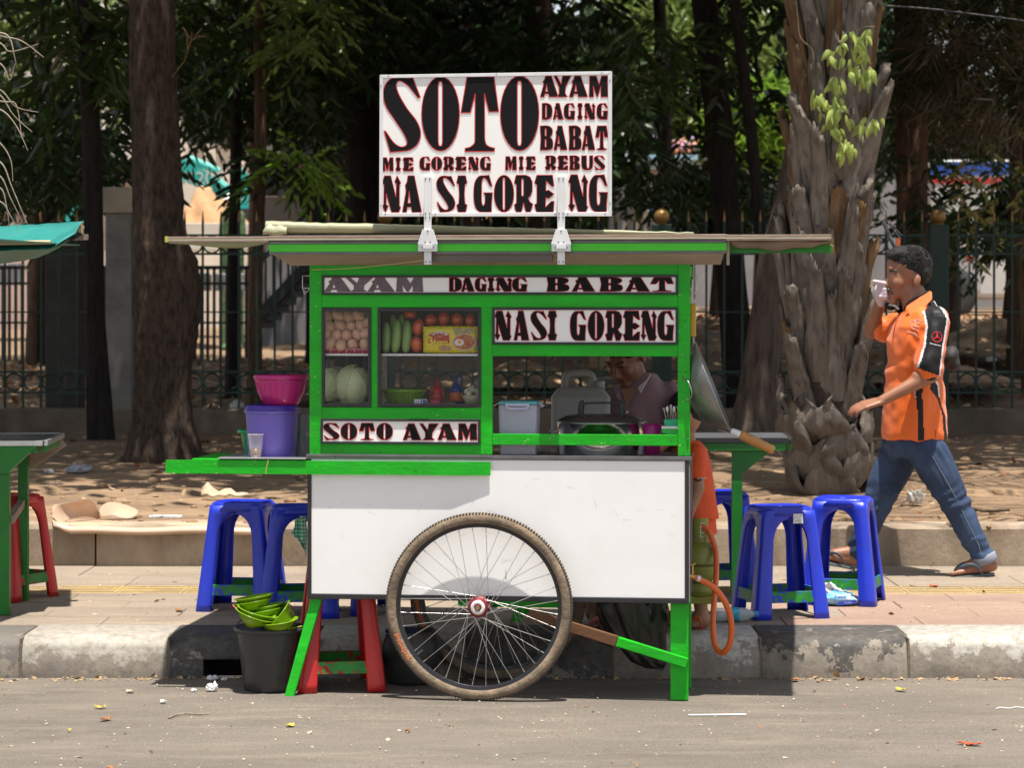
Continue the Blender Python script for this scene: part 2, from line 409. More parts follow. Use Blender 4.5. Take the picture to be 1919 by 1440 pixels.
# lower box: panels with black edge trims
Pn = part('panel', W_panel, 583, 862, 1284, 1118, -.001, .010, ref=930)
part('edge_trim', K_trim, 576, 862, 583.5, 1118.5, -.006, .03); part('edge_trim', K_trim, 1283.5, 862, 1291, 1126, -.006, .012, ref=1287)
part('edge_trim', K_trim, 576, 1118.6, 1291, 1127.5, -.007, .014, ref=930)
bx0 = Cp(577, 990).x; bx1 = Cp(1291, 990).x; zb = Cp(930, 1127).z; zt = Cp(930, 855).z; DB = .41
MB().box(bx0+.002, bx0+.012, .031, DB, zb, zt-.02).build('side_panel', W_panel, cart)
MB().box(bx1-.010, bx1-.001, .013, DB, zb+.002, zt-.02).build('side_panel', mat('black_side', (.03, .03, .032), .4), cart)
MB().box(bx1-.004, bx1+.002, .0125, .05, zb+.002, zt-.03).build('edge_trim', Alu, cart)
MB().box(bx0+.012, bx1-.010, DB-.012, DB, zb, zt-.02).build('back_panel', W_panel, cart)
MB().box(bx0+.0125, bx1-.0105, .0105, DB-.0125, zb+.16, zb+.172).build('box_floor', Beige, cart)
_q = Cp(948, 1080)
MB().prism([(_q.x-.002, _q.z-.012), (_q.x+.002, _q.z-.010), (_q.x+.0016, _q.z+.008), (_q.x, _q.z+.030), (_q.x-.001, _q.z+.008)], -.0018, -.0012, 'y').build('paint_drip', G_paint, cart)
# counter top with metal edge
MB().box(bx0-.004, bx1+.004, -.004, DB+.01, zt-.016, zt-.006).build('countertop', mat('counter_metal', (.20, .20, .21), .3, .6, var=.1), cart, bev=.002)
part('counter_edge', AluD, 574, 852.5, 921, 857.5, -.009, -.0045, ref=750); part('counter_edge', AluD, 921, 855, 1296, 862, -.009, -.0045, ref=1100)
# plank nailed along the front, and tray shelf on the left
p0 = Cp(313, 875); p1 = Cp(920, 875); za = Cp(620, 864).z; zc = Cp(620, 889).z
um = Cp(850, 875).x
MB().prism([(p0.x, -.010), (p0.x, -.024), (um, -.024), (p1.x, -.014), (p1.x, -.010)], zc, za, 'z').build('front_plank', G_paint, cart, bev=.003)
part('side_shelf', G_paint, 360, 861, 572, 864, -.009, .36, ref=500)
part('tray', Alu, 408, 858.6, 573, 860.9, -.03, .33, ref=500)
part('shelf_batten', G_paint, 350, 864.5, 420, 878, .30, .33, ref=400); part('shelf_batten', G_paint, 430, 866, 572, 884, .30, .33, ref=500)
MB().tube([Cp(503, 863, -.05), Cp(500, 875, -.051), Cp(498, 889, -.05)], .0022, 6).build('cord', mat('twine', (.55, .42, .16), .9), cart)

# legs and braces
def plank(name, m, a, b, w, h, **k): return MB().beam(a, b, w, h, **k).build(name, m, cart, bev=.003)
a = Cp(1256, 1128, .02); b = Cp(1291, 1302, .02)
for v in (.02, .30):
    MB().box(b.x-.068, b.x-.002, v, v+.028, .002, zb+.01 if v > .1 else zb-.001).build('leg', G_paint, cart, bev=.003)
a = Cp(590, 1118, .03); b = Cp(543, 1298, -.03); b.z = .012
MB().hexa([(b.x-.018, -.045, .0), (b.x+.018, -.045, .0), (b.x+.018, -.022, .0), (b.x-.018, -.022, .0),
           (a.x-.012, .012, zb-.001), (a.x+.030, .012, zb-.001), (a.x+.030, .035, zb-.001), (a.x-.012, .035, zb-.001)]).build('prop_leg', G_paint, cart, bev=.003)
a = Cp(990, 1151, -.0); m_ = Cp(1156, 1203, .0); b = Cp(1288, 1244, .0)
plank('brace', mat('bare_wood', (.13, .055, .02), .6, var=.2, scale=6, stretch=(1, 1, 4), bump=.3), a+Vector((0, .006, .0)), m_+Vector((0, .006, 0)), .022, .040)
plank('brace', G_paint, m_+Vector((.001, .005, 0)), b+Vector((0, .005, 0)), .026, .036)
plank('cross_bar', G_paint, (b.x-.03, .06, .28), (b.x-.03, .31, .28), .03, .04)
tagged = cart
# axle block, springs below the box
MB().tube([(0, -.07, .348), (0, .50, .348)], .011, 10).build('axle', mat('rusty_steel', (.16, .10, .07), .6, .6, var=.3, scale=30), cart)
MB().box(-.10, .30, .10, .13, zb-.035, zb-.001).build('axle_beam', G_paint, cart, bev=.003)
MB().box(-.10, .30, .30, .33, zb-.035, zb-.001).build('axle_beam', G_paint, cart, bev=.003)
for v in (.08, .33):
    MB().box(-.05, .05, v, v+.02, .33, zb-.036).build('axle_bracket', AluD, cart)

# wheels
M_tyre = mat('dusty_tyre', (.25, .185, .125), .85, var=.25, scale=14, bump=.6, bscale=60, col2=(.12, .09, .065), amt=.36, ascale=18, asoft=.15)
M_tread = mat('tyre_tread', (.06, .05, .042), .9, var=.2, scale=30)
M_rim = mat('black_rim', (.02, .02, .022), .3, .3, var=.1, coat=.3)
M_spoke = mat('steel_spoke', (.55, .54, .52), .3, .9)
M_hubr = mat('red_hub', (.22, .02, .03), .45, .2, var=.2, scale=60)
def wheel(v, mesh_from=None):
    w = empty('wheel', (0, v, .348)); w.parent = cart
    R = .3465; r = .021
    n = 96; b = MB(); ring = []
    pts = [(R-r*1.05+r*1.05*cos(t)*1.0, r*.95*sin(t)) for t in [2*pi*k/12 for k in range(12)]]
    vs = []; 
    for i in range(n):
        a = 2*pi*i/n
        for (q, y) in pts: vs.append((q*cos(a), y, q*sin(a)))
    b.add(vs, [(i*12+k, i*12+(k+1) % 12, ((i+1) % n)*12+(k+1) % 12, ((i+1) % n)*12+k) for i in range(n) for k in range(12)], 0, True)
    b.build('tyre', M_tyre, w)
    b = MB()
    for i in range(180):                  # knobs of the tread
        a = 2*pi*i/180
        for sgn in (-1, 1):
            p = Vector(((R+.0005)*cos(a), sgn*.009, (R+.0005)*sin(a))); d = Vector((cos(a), 0, sin(a))); t = Vector((-sin(a), 0, cos(a)))
            b.beam(p-t*.003+d*-.0045+Vector((0, sgn*-.004, 0)), p-t*.003+d*-.0045+Vector((0, sgn*.005, 0)), .006, .009, up=d)
    tag(b.build('tread_knobs', M_tread, w), kind='stuff')
    Ri = R-.042; b = MB(); prf = [(Ri-.012, -.007), (Ri-.012, .007), (Ri+.004, .013), (Ri+.006, .010), (Ri+.006, -.010), (Ri+.004, -.013)]
    vs = []
    for i in range(n):
        a = 2*pi*i/n
        for (q, y) in prf: vs.append((q*cos(a), y, q*sin(a)))
    b.add(vs, [(i*6+k, ((i+1) % n)*6+k, ((i+1) % n)*6+(k+1) % 6, i*6+(k+1) % 6) for i in range(n) for k in range(6)], 0, False)
    b.build('rim', M_rim, w, bev=.0015, seg=1)
    h = MB(); h.lathe([(.010, -.045), (.012, -.036), (.036, -.031), (.038, -.029), (.036, -.027), (.016, -.020), (.016, .020), (.036, .027), (.038, .029), (.036, .031), (.012, .036), (.010, .045)], 24, ax='y')
    hub = h.build('hub', M_hubr, w)
    MB().lathe([(.027, -.0335), (.024, -.038), (.015, -.040), (.012, -.034)], 24, ax='y').build('hub_cap', AluW, hub)
    MB().lathe([(.0085, -.052), (.0085, -.040), (.011, -.039)], 6, ax='y', smooth=False).build('axle_nut', mat('brass_nut', (.35, .27, .16), .4, .8), hub)
    for i in range(36):                   # crossed spokes
        sgn = -1 if i % 2 else 1; d = 1 if (i//2) % 2 else -1
        a = 2*pi*(i+.5)/36; ah = a+d*1.15
        p = Vector((.034*cos(ah), sgn*.029, .034*sin(ah))); q = Vector(((Ri-.010)*cos(a), sgn*.002, (Ri-.010)*sin(a)))
        dd = (q-p).normalized()
        MB().tube([p, q], .00125, 5).tube([q-dd*.014, q], .0022, 5).build('spoke', M_spoke, w)
    a = radians(218)
    q = Vector(((Ri-.012)*cos(a), 0, (Ri-.012)*sin(a)))
    MB().tube([q, q*.91], .003, 6).build('valve', AluD, w)
    # reddish maker's patch on the tyre wall
    if v < 0:
        b = MB(); 
        for k in range(10):
            a0 = radians(217-k*1.9); a1 = radians(217-k*1.9-1.35); w0 = .005 if k % 3 else .008
            rr = R-.026+.0012*(k % 2)
            b.hexa([((rr-w0)*cos(a0), -.0195, (rr-w0)*sin(a0)), ((rr-w0)*cos(a1), -.0195, (rr-w0)*sin(a1)), ((rr-w0)*cos(a1), -.017, (rr-w0)*sin(a1)), ((rr-w0)*cos(a0), -.017, (rr-w0)*sin(a0)),
                    ((rr+w0)*cos(a0), -.0208, (rr+w0)*sin(a0)), ((rr+w0)*cos(a1), -.0208, (rr+w0)*sin(a1)), ((rr+w0)*cos(a1), -.018, (rr+w0)*sin(a1)), ((rr+w0)*cos(a0), -.018, (rr+w0)*sin(a0))])
        b.build('tyre_marking', mat('orange_print', (.55, .17, .06), .7, var=.3, scale=200), w)
    return w
w1 = wheel(-.060)
w2 = copy_tree(w1, cart); w2.location = (.012, .452, .348)
w2.rotation_euler = (0, .2, 0)

# upper frame of green boards
V = 0.0
def board(px0, py0, px1, py1, v0=.0, v1=.022, **k): return part('frame_board', G_paint, px0, py0, px1, py1, v0, v1, **k)
board(580, 496, 603.2, 852.4, -.001, .032)
board(1270.3, 496, 1293, 855, -.001, .032)
board(603.4, 496, 1270.1, 516, ref=930)
board(603.4, 552, 1270.1, 576.5, ref=930)
board(900.5, 576.7, 922.5, 852.4, -.0005, .024)
board(603.4, 764, 900.3, 786.5, ref=750); board(603.4, 832.5, 900.3, 852.4, ref=750)
board(694.5, 576.7, 708.5, 763.8)
board(922.7, 646, 1270.1, 668, ref=1095); board(922.7, 576.7, 1270.1, 577.3, ref=1095)
part('cross_rail', G_paint, 922.7, 814.5, 1270.1, 835, -.003, .018, ref=1095)
# thin black ledge over the window opening
for (x0, x1) in ((576.0+6, 600), (1273, 1290)):
    u0 = Cp(x0, 600, .36).x; u1 = Cp(x1, 600, .36).x
    MB().box(u0, u1, .38, .405, zt-.006, Cp(900, 500).z).build('frame_post', G_paint, cart, bev=.002)
u0 = Cp(580, 600).x; u1 = Cp(1292, 600).x; ztop = Cp(930, 496).z
MB().box(u0, u1, .38, .402, ztop-.05, ztop-.002).build('frame_rail', G_paint, cart, bev=.002)
for u in (u0+.004, u1-.024):
    MB().box(u, u+.02, .033, .379, ztop-.04, ztop-.002).build('frame_rail', G_paint, cart, bev=.002)
# window panes left side of the cart, back of the cases, shelves
M_glass = bpy.data.materials.new('thin_glass'); M_glass.use_nodes = True
_n = M_glass.node_tree.nodes; _l = M_glass.node_tree.links
_t = _n.new('ShaderNodeBsdfTransparent'); _t.inputs[0].default_value = (.985, .99, .985, 1); _g = _n.new('ShaderNodeBsdfGlossy'); _g.inputs[1].default_value = .03
_f = _n.new('ShaderNodeFresnel'); _f.inputs[0].default_value = 1.5; _m = _n.new('ShaderNodeMixShader')
_mx = _n.new('ShaderNodeMath'); _mx.operation = 'MULTIPLY'; _mx.inputs[1].default_value = .55; _l.new(_f.outputs[0], _mx.inputs[0])
_l.new(_mx.outputs[0], _m.inputs[0]); _l.new(_t.outputs[0], _m.inputs[1]); _l.new(_g.outputs[0], _m.inputs[2]); _l.new(_m.outputs[0], _n['Material Output'].inputs[0])
def window(x0, y0, x1, y1, fw=6):
    w = empty('window'); w.parent = cart; c = (x0+x1)/2
    for (a, b_, c_, d) in ((x0, y0, x1, y0+fw), (x0, y1-fw, x1, y1), (x0, y0+fw+.1, x0+fw, y1-fw-.1), (x1-fw, y0+fw+.1, x1, y1-fw-.1)):
        part('frame_strip', K_trim, a, b_, c_, d, -.006, .008, parent=w, ref=c)
    part('pane', M_glass, x0+fw-.5, y0+fw-.5, x1-fw+.5, y1-fw+.5, .0085, .0105, parent=w, bev=0, ref=c)
    return w
window(602.5, 577.5, 695.5, 763); window(707.5, 577.5, 901.3, 763)
ca = Cp(603, 700, .03).x; cb = Cp(903, 700, .03).x; cm = Cp(701, 700, .03).x; zs = Cp(800, 664).z
zf = Cp(750, 758).z; zc_ = Cp(750, 580).z
def shelf(name, x0, x1, z, m, t=.006, d=.30): return MB().box(x0, x1, .026, d, z-t, z).build(name, m, cart, bev=.001)
Sh = mat('shelf_board', (.42, .42, .42), .5, var=.1, scale=8)
for (x0, x1) in ((ca, cm-.006), (cm+.006, cb)):
    shelf('shelf', x0, x1, zs, Sh)
    MB().box(x0, x1, .0262-.004, .0258, zs-.007, zs+.001).build('shelf_edge', AluW, cart)
    shelf('shelf', x0, x1, zf-.004, Sh)
MB().box(cm-.005, cm+.005, .026, .30, zf, ztop-.052).build('partition', mat('clear_side', (.25, .28, .27), .3), cart)
MB().box(cb+.001, cb+.006, .026, .30, zf-.03, ztop-.052).build('partition', G_paint, cart)
MB().box(ca, cb, .300, .306, zs+.0, ztop-.052).build('back_board', mat('dark_back', (.14, .14, .15), .6), cart)

# ---------------------------------------------------------------- lettering
GL = {}
def glyph(ch, outer, holes=()):
    GL[ch] = (outer, holes)
def smoothc(pts):
    """pts: (x, y, flag) flag 1 = smooth point, 0 = corner"""
    n = len(pts); out = []
    for i in range(n):
        p0, p1, p2, p3 = pts[i-1], pts[i], pts[(i+1) % n], pts[(i+2) % n]
        if p1[2] == 0 and p2[2] == 0: out.append((p1[0], p1[1])); continue
        a = Vector(p1[:2]); b = Vector(p2[:2])
        t1 = (b-Vector(p0[:2]))*.5 if p1[2] else (b-a); t2 = (Vector(p3[:2])-a)*.5 if p2[2] else (b-a)
        for k in range(5):
            t = k/5; q = (2*t**3-3*t*t+1)*a+(t**3-2*t*t+t)*t1+(-2*t**3+3*t*t)*b+(t**3-t*t)*t2
            out.append((q.x, q.y))
    return out
def ell(cx, cy, rx, ry, n=28): return [(cx+rx*cos(2*pi*k/n), cy+ry*sin(2*pi*k/n)) for k in range(n)]
def slot(x0, x1, y0, y1):
    r = (x1-x0)/2; e = .06*(y1-y0)
    return [(x0, y0+e), (x0+r*.4, y0), (x1-r*.4, y0), (x1, y0+e), (x1, y1-e), (x1-r*.4, y1), (x0+r*.4, y1), (x0, y1-e)]
zS = [(335, 100, 0), (392, 252, 0), (372, 254, 0), (300, 165, 1), (240, 126, 1), (212, 150, 1), (228, 220, 1), (290, 330, 1), (365, 430, 1), (394, 520, 1), (370, 600, 1), (310, 645, 1), (235, 655, 0),
      (165, 660, 0), (118, 500, 0), (132, 503, 0), (190, 585, 1), (240, 618, 1), (280, 612, 1), (290, 580, 1), (262, 515, 1), (200, 420, 1), (135, 320, 1), (112, 230, 1), (125, 160, 1), (170, 108, 1), (230, 95, 1), (290, 103, 1)]
glyph('S', smoothc([((x-112)/283, 1-(y-93)/567, f) for x, y, f in zS]))
glyph('O', ell(.5, .5, .5, .5), [slot(.44, .55, .07, .93)])
zT = [(740, 93, 0), (943, 93, 0), (978, 357, 0), (905, 357, 0), (872, 222, 0), (874, 560, 0), (885, 600, 1), (915, 620, 1), (948, 628, 0), (945, 653, 0), (725, 653, 0), (727, 628, 0), (765, 618, 1), (795, 592, 1), (800, 560, 0), (802, 222, 0), (766, 362, 0), (695, 362, 0)]
glyph('T', smoothc([((x-695)/283, 1-(y-93)/560, f) for x, y, f in zT]))
glyph('A', [(0, 0), (.20, .60), (.15, .74), (.24, .82), (.29, 1), (.62, 1), (1, 0), (.50, 0), (.46, .15), (.26, .15), (.22, 0)], [[(.29, .26), (.43, .26), (.36, .58)]])
glyph('Y', [(0, 1), (.17, 1), (.42, .62), (.50, 1), (1, 1), (.68, .46), (.66, .16), (.80, 0), (.16, 0), (.30, .16), (.30, .46)])
glyph('M', [(.03, 1), (.38, 1), (.53, .60), (.66, 1), (.97, 1), (1, 0), (.62, 0), (.62, .50), (.46, .02), (.40, .02), (.22, .52), (.25, 0), (0, 0)])
glyph('D', smoothc([(0, 0, 0), (0, 1, 0), (.5, 1, 1), (.88, .85, 1), (1, .5, 1), (.88, .15, 1), (.5, 0, 1)]), [slot(.33, .45, .12, .88)])
glyph('G', smoothc([(.60, .99, 0), (.80, 1, 0), (.97, .69, 0), (.84, .71, 0), (.66, .88, 1), (.52, .92, 1), (.43, .82, 1), (.42, .55, 1), (.42, .28, 1), (.50, .18, 1), (.58, .25, 0), (.60, .44, 0), (.50, .53, 0), (.98, .53, 0), (.93, .2, 0), (.93, 0, 0), (.55, 0, 1), (.25, .03, 1), (.06, .2, 1), (0, .5, 1), (.06, .8, 1), (.28, .97, 1)]))
glyph('I', [(.15, 1), (.85, 1), (1, .80), (.80, .76), (.74, .5), (.80, .24), (1, .20), (.85, 0), (.15, 0), (0, .20), (.20, .24), (.26, .5), (.20, .76), (0, .80)])
glyph('N', [(.12, 1), (.46, 1), (.74, .42), (.76, .78), (.66, .82), (.80, 1), (1, .80), (.93, .74), (.93, .18), (1, .14), (.88, 0), (.50, 0), (.22, .52), (.22, .22), (.33, .18), (.17, 0), (0, .18), (.08, .22), (.10, .76), (0, .80)])
glyph('E', [(.12, 1), (.92, 1), (1, .70), (.88, .70), (.60, .84), (.58, .58), (.72, .60), (1, .49), (.72, .37), (.58, .40), (.56, .14), (.86, .30), (1, .30), (.97, 0), (.10, 0), (0, .20), (.12, .25), (.12, .74), (0, .79)])
glyph('R', [(.10, 1), (.62, 1), (.84, .95), (.96, .82), (.97, .58), (.86, .44), (.74, .38), (.84, .28), (1, .22), (.86, 0), (.62, 0), (.50, .26), (.38, 0), (.10, 0), (0, .20), (.12, .26), (.12, .74), (0, .79)], [slot(.39, .50, .44, .90)])
glyph('B', smoothc([(0, 0, 0), (.06, .5, 0), (0, 1, 0), (.6, 1, 1), (.92, .88, 1), (.95, .68, 1), (.78, .53, 0), (.95, .42, 1), (1, .24, 1), (.92, .06, 1), (.6, 0, 1)]), [slot(.38, .48, .58, .88), slot(.38, .48, .12, .44)])
glyph('U', smoothc([(0, 1, 0), (.45, 1, 0), (.46, .3, 1), (.56, .12, 1), (.68, .25, 1), (.70, 1, 0), (1, 1, 0), (.99, .3, 1), (.80, .04, 1), (.5, 0, 1), (.18, .05, 1), (.02, .3, 1)]))
def lettering(parent, items, v, sw=.0020, fad=0, name='letter', red=None):
    """items: (char, px0, py0, px1, py1) boxes of the photograph on the board plane v"""
    for it in items:
        b = MB()
        ch, x0, y0, x1, y1 = it[:5]; fd = 2 if len(it) > 5 and it[5] else 0
        A = Cp(x0, y1, v); Bq = Cp(x1, y1, v); zt_ = Cp((x0+x1)/2, y0, v).z; zb_ = Cp((x0+x1)/2, y1, v).z
        outer, holes = GL[ch]
        loops = [outer]+list(holes)
        L3 = [[Vector((lerp(A.x, Bq.x, p[0]), lerp(zb_, zt_, p[1]), 0)) for p in lp] for lp in loops]
        flat = [q for lp in L3 for q in lp]
        tris = tessellate_polygon(L3)
        b.add([(q.x, v-.0010, q.y) for q in flat], [tuple(t) for t in tris], fd)
        s_ = sw*(1 if not fd else .8)
        for lp in L3:
            n = len(lp)
            for i in range(n):
                p, q = lp[i], lp[(i+1) % n]; d = (q-p)
                if d.length < 1e-6: continue
                d.normalize(); nn = Vector((-d.y, d.x, 0))*s_/2; e = d*s_*.35
                z_ = v-.0016-.00001*(i % 7)
                b.add([((p+nn-e).x, z_, (p+nn-e).y), ((p-nn-e).x, z_, (p-nn-e).y), ((q-nn+e).x, z_, (q-nn+e).y), ((q+nn+e).x, z_, (q+nn+e).y)], [(0, 1, 2, 3)], 3 if fd else 1)
        b.build(name, [L_blk, red or L_red, L_fad, L_redd], parent)
def row(word, spans, y0, y1, ox, oy, sc, fad=False):
    return [(c, ox+a/sc, oy+y0/sc, ox+b_/sc, oy+y1/sc, fad) for c, (a, b_) in zip(word, spans)]
def nameboard(x0, y0, x1, y1, items, fw=4.5, v=-.004, sw=.0020):
    s = empty('name_board'); s.parent = cart; c = (x0+x1)/2
    part('board', W_board, x0+fw-.5, y0+fw-.5, x1-fw+.5, y1-fw+.5, v, .0, parent=s, bev=0, ref=c)
    for (a, b_, c_, d) in ((x0, y0, x1, y0+fw), (x0, y1-fw, x1, y1), (x0, y0+fw+.1, x0+fw, y1-fw-.1), (x1-fw, y0+fw+.1, x1, y1-fw-.1)):
        part('frame_strip', K_trim, a, b_, c_, d, v-.006, .012, parent=s, ref=c)
    lettering(s, items, v-.0005, sw)
    return s
z5 = (590, 510, 5.644); z9 = (900, 500, 3.893); z6 = (590, 780, 6.0); z4 = (690, 120, 3.998); z2 = (560, 480, 2.525)
nameboard(603, 515.5, 1270.5, 552.5,
    row('AYAM', [(103, 383), (330, 612), (560, 845), (862, 1145)], 62, 208, *z5, True) +
    row('DAGING', [(712, 772), (768, 832), (833, 890), (893, 926), (930, 1012), (1010, 1083)], 102, 168, *z2) +
    row('BABAT', [(485, 650), (668, 838), (872, 1040), (1058, 1238), (1240, 1412)], 76, 181, *z9), sw=.0018)
nameboard(922.5, 576.5, 1270.5, 646,
    row('NASI', [(105, 228), (245, 357), (368, 487), (492, 560)], 322, 538, *z9) +
    row('GORENG', [(655, 775), (785, 905), (912, 1037), (1042, 1165), (1172, 1288), (1292, 1415)], 322, 540, *z9))
nameboard(600.5, 785.5, 900, 833,
    row('SOTO', [(95, 278), (290, 478), (497, 677), (692, 878)], 80, 272, *z6) +
    row('AYAM', [(990, 1197), (1178, 1392), (1380, 1595), (1612, 1826)], 86, 272, *z6))

# ---------------------------------------------------------------- roof
VR = -.10
def strip(name, m, x0, y0, x1, y1, v0, v1, ref=930, bev=.0015): return part(name, m, x0, y0, x1, y1, v0, v1, ref=ref, bev=bev)
strip('roof_edge', AluD, 504, 450.5, 1361, 456.2, VR-.002, VR+.02)
strip('roof_fascia', G_light, 504.5, 456.4, 1361.5, 471.3, VR, VR+.018)
strip('roof_edge', AluD, 504, 471.5, 1361, 475.8, VR-.002, VR+.02)
# slanting plywood under the fascia
a = Cp(511, 476, VR); a2 = Cp(1357, 476, VR); b_ = Cp(545, 497, -.004); b2 = Cp(1361, 497, -.004)
vs = [(a.x, VR+.003, a.z), (a2.x, VR+.003, a2.z-.002), (b2.x-.01, -.004, ztop+.002), (b_.x, -.004, ztop+.002)]
za_ = Cp(930, 476, VR).z; zb2 = Cp(930, 497, -.004).z
MB().hexa([(b_.x, -.006, zb2), (b2.x-.02, -.006, zb2), (b2.x-.02, .03, zb2+.004), (b_.x, .03, zb2+.004),
           (a.x, VR+.002, za_), (a2.x, VR+.002, za_), (a2.x, VR+.045, za_+.005), (a.x, VR+.045, za_+.005)]).build('soffit', Beige, cart)
part('lamp_tray', mat('dark_plate', (.12, .10, .08), .5), 800, 477, 1035, 491, VR+.004, VR+.03, ref=930)
zr0 = Cp(930, 450, VR).z; zr1 = Cp(930, 441, VR).z
uL = Cp(312, 447, VR).x; uR = Cp(1558, 447, VR).x; uA = Cp(504, 450, VR).x; uB = Cp(1361, 450, VR).x
VB = 1.15; TL = .034
def roofp(name, x0, x1, v0, z0, z1, v1=None):
    v1 = VB if v1 is None else v1
    MB().hexa([(x0, v0, z0), (x1, v0, z0), (x1, v1, z0+TL), (x0, v1, z0+TL), (x0, v0, z1), (x1, v0, z1), (x1, v1, z1+TL), (x0, v1, z1+TL)]).build(name, BrownE, cart, bev=.002)
roofp('roof_wing', uL, uA, VR-.012, zr0-.006, zr1-.0015)
roofp('roof_panel', uA+.001, uB-.001, VR-.016, zr0-.0005, zr1+.001, VB+.01)
roofp('roof_wing', uB, uR, VR-.012, zr0-.006, zr1-.0015)
for u in (u0+.03, u1-.03): MB().beam((u, .40, ztop-.25), (u, 1.08, zr0+.018), .022, .022).build('roof_prop', G_paint, cart)
MB().box(uL+.002, uR-.002, VR-.019, VR-.0165, zr0+.002, zr0+.006).build('roof_seam', mat('pale_seam', (.42, .42, .30), .6), cart)
MB().box(uL-.001, uL+.012, VR-.0215, VR-.0126, zr0-.004, zr1).build('tape', mat('yellow_tape', (.45, .45, .08), .5), cart)
# side wing: green board with sagging flap over it
part('wing_board', mat('deep_green_paint', (.012, .20, .012), .45, var=.1), 1366, 457, 1561, 474, VR+.07, VR+.088, ref=1460)
part('wing_post', Beige, 1361.5, 452, 1367, 497, VR+.01, VR+.03, ref=1364)
b = MB(); A_ = Cp(1368, 452, VR+.03); B_ = Cp(1552, 452, VR+.03); vs = []
for i in range(25):
    t = i/24; x = lerp(A_.x, B_.x, t)
    z1 = A_.z; z0 = z1-.012-.020*sin(pi*min(1, t*1.1))**.8-.004*sin(t*17)
    vs += [(x, VR+.02+.01*sin(t*9), z1), (x, VR+.03+.008*sin(t*11), (z0+z1)/2), (x, VR+.045, z0)]
b.add(vs, [(i*3+k, (i+1)*3+k, (i+1)*3+k+1, i*3+k+1) for i in range(24) for k in range(2)], 0, True)
b.build('flap', BrownE, cart, solid=.003)
MB().tube([Cp(1556, 441, VR), Cp(1561, 452, VR), Cp(1554, 458, VR+.03), Cp(1562, 462, VR+.03), Cp(1561, 474, VR+.06)], .0025, 6).build('twine', mat('orange_twine', (.50, .22, .08), .8), cart)
# sag under the left wing
b = MB(); A_ = Cp(316, 454, VR); B_ = Cp(500, 454, VR); vs = []
for i in range(25):
    t = i/24; x = lerp(A_.x, B_.x, t); sg = .004+.018*sin(pi*t**1.6)
    vs += [(x, VR-.005, A_.z+.003), (x, VR+.01, A_.z-sg), (x, VR+.05, A_.z+.003)]
b.add(vs, [(i*3+k, (i+1)*3+k, (i+1)*3+k+1, i*3+k+1) for i in range(24) for k in range(2)], 0, True)
b.build('flap', Olive, cart, solid=.002)
# twine along the soffit
MB().tube(catmull([Cp(584, 506, -.012), Cp(640, 504, -.02), Cp(700, 499, -.03), Cp(780, 490, -.09), Cp(792, 487, -.10)], 6), .0016, 5).build('twine', mat('twine', (.55, .42, .16), .9), cart)
# wire hooks at both upper corners
for (x, s_) in ((580, -1), (1293, 1)):
    pts = [Cp(x, 517, .03), Cp(x+s_*13, 517, .03), Cp(x+s_*13, 540, .03), Cp(x+s_*9, 551, .03), Cp(x+s_*2, 545, .03), Cp(x, 540, .03)]
    MB().tube(pts, .0018, 6).tube([Cp(x, 540, .03), Cp(x+s_*13, 540, .03)], .0018, 6).build('wire_hook', Alu, cart)

# nail heads, chips and scratches of daily use
_r = random.Random(44); nb = MB(); cb = MB()
for (x, y) in [(590, 505), (590, 560), (590, 640), (590, 700), (590, 775), (590, 842), (911, 585), (911, 650), (911, 700), (911, 775), (911, 843), (1281, 505), (1281, 560), (1281, 657), (1281, 740), (1281, 825), (1281, 848), (935, 657), (1258, 657), (935, 825), (1090, 824), (1258, 825), (640, 565), (1200, 565), (640, 843), (860, 775), (330, 875), (345, 871), (560, 876), (600, 874), (760, 876), (890, 876)]:
    v_ = -.0345 if 860 < y < 900 and x < 920 else (-.004 if 810 < y < 836 and x > 925 else -.0025)
    if 860 < y < 900 and x < 920: v_ = -.0245
    nb.lathe([(.0019, -.0006), (.0019, .0008)], 7, c=Cp(x, y, v_), ax='y')
tag(nb.build('nail_heads', AluD, cart), kind='stuff')
for k in range(95):
    q = _r.random()
    if q < .30: x, y, v_ = _r.uniform(316, 915), _r.choice([_r.uniform(865, 888), 865.2, 887.5]), -.0248
    elif q < .55: x, y, v_ = _r.uniform(925, 1268), _r.uniform(816, 834), -.0036
    elif q < .75: x, y, v_ = _r.uniform(583, 600), _r.uniform(500, 850), -.0016
    elif q < .9: x, y, v_ = _r.uniform(1273, 1290), _r.uniform(500, 850), -.0016
    else: x, y, v_ = _r.uniform(605, 898), _r.choice([_r.uniform(767, 784), _r.uniform(835, 850)]), -.0006
    if v_ == -.0248 and x > 845: continue
    p = Cp(x, y, v_); n_ = _r.randint(4, 6); r0 = _r.uniform(.0008, .0028)
    pts = [(p.x+r0*_r.uniform(.5, 1.6)*cos(2*pi*i/n_)*1.6, p.y, p.z+r0*_r.uniform(.4, 1)*sin(2*pi*i/n_)) for i in range(n_)]
    cb.add(pts, [tuple(range(n_))], _r.choice([0, 0, 1]))
tag(cb.build('paint_chips', [mat('chip_pale', (.50, .55, .30), .8), mat('chip_dark', (.02, .07, .02), .8)], cart), kind='stuff')
sb_ = MB()
for k in range(46):
    x, y = _r.uniform(590, 1276), _r.uniform(880, 1112); L_ = _r.uniform(.004, .05); a_ = _r.uniform(-.5, .5)+(pi/2 if _r.random() < .25 else 0); p = Cp(x, y, -.0016)
    d = Vector((cos(a_), 0, sin(a_)))*L_; w_ = Vector((-sin(a_), 0, cos(a_)))*_r.uniform(.0003, .0008); sb_.add([p-w_, p+d-w_*.3, p+d+w_*.3, p+w_], [(0, 1, 2, 3)])
tag(sb_.build('scratches', mat('scratch_grey', (.55, .54, .51), .6), cart), kind='stuff')

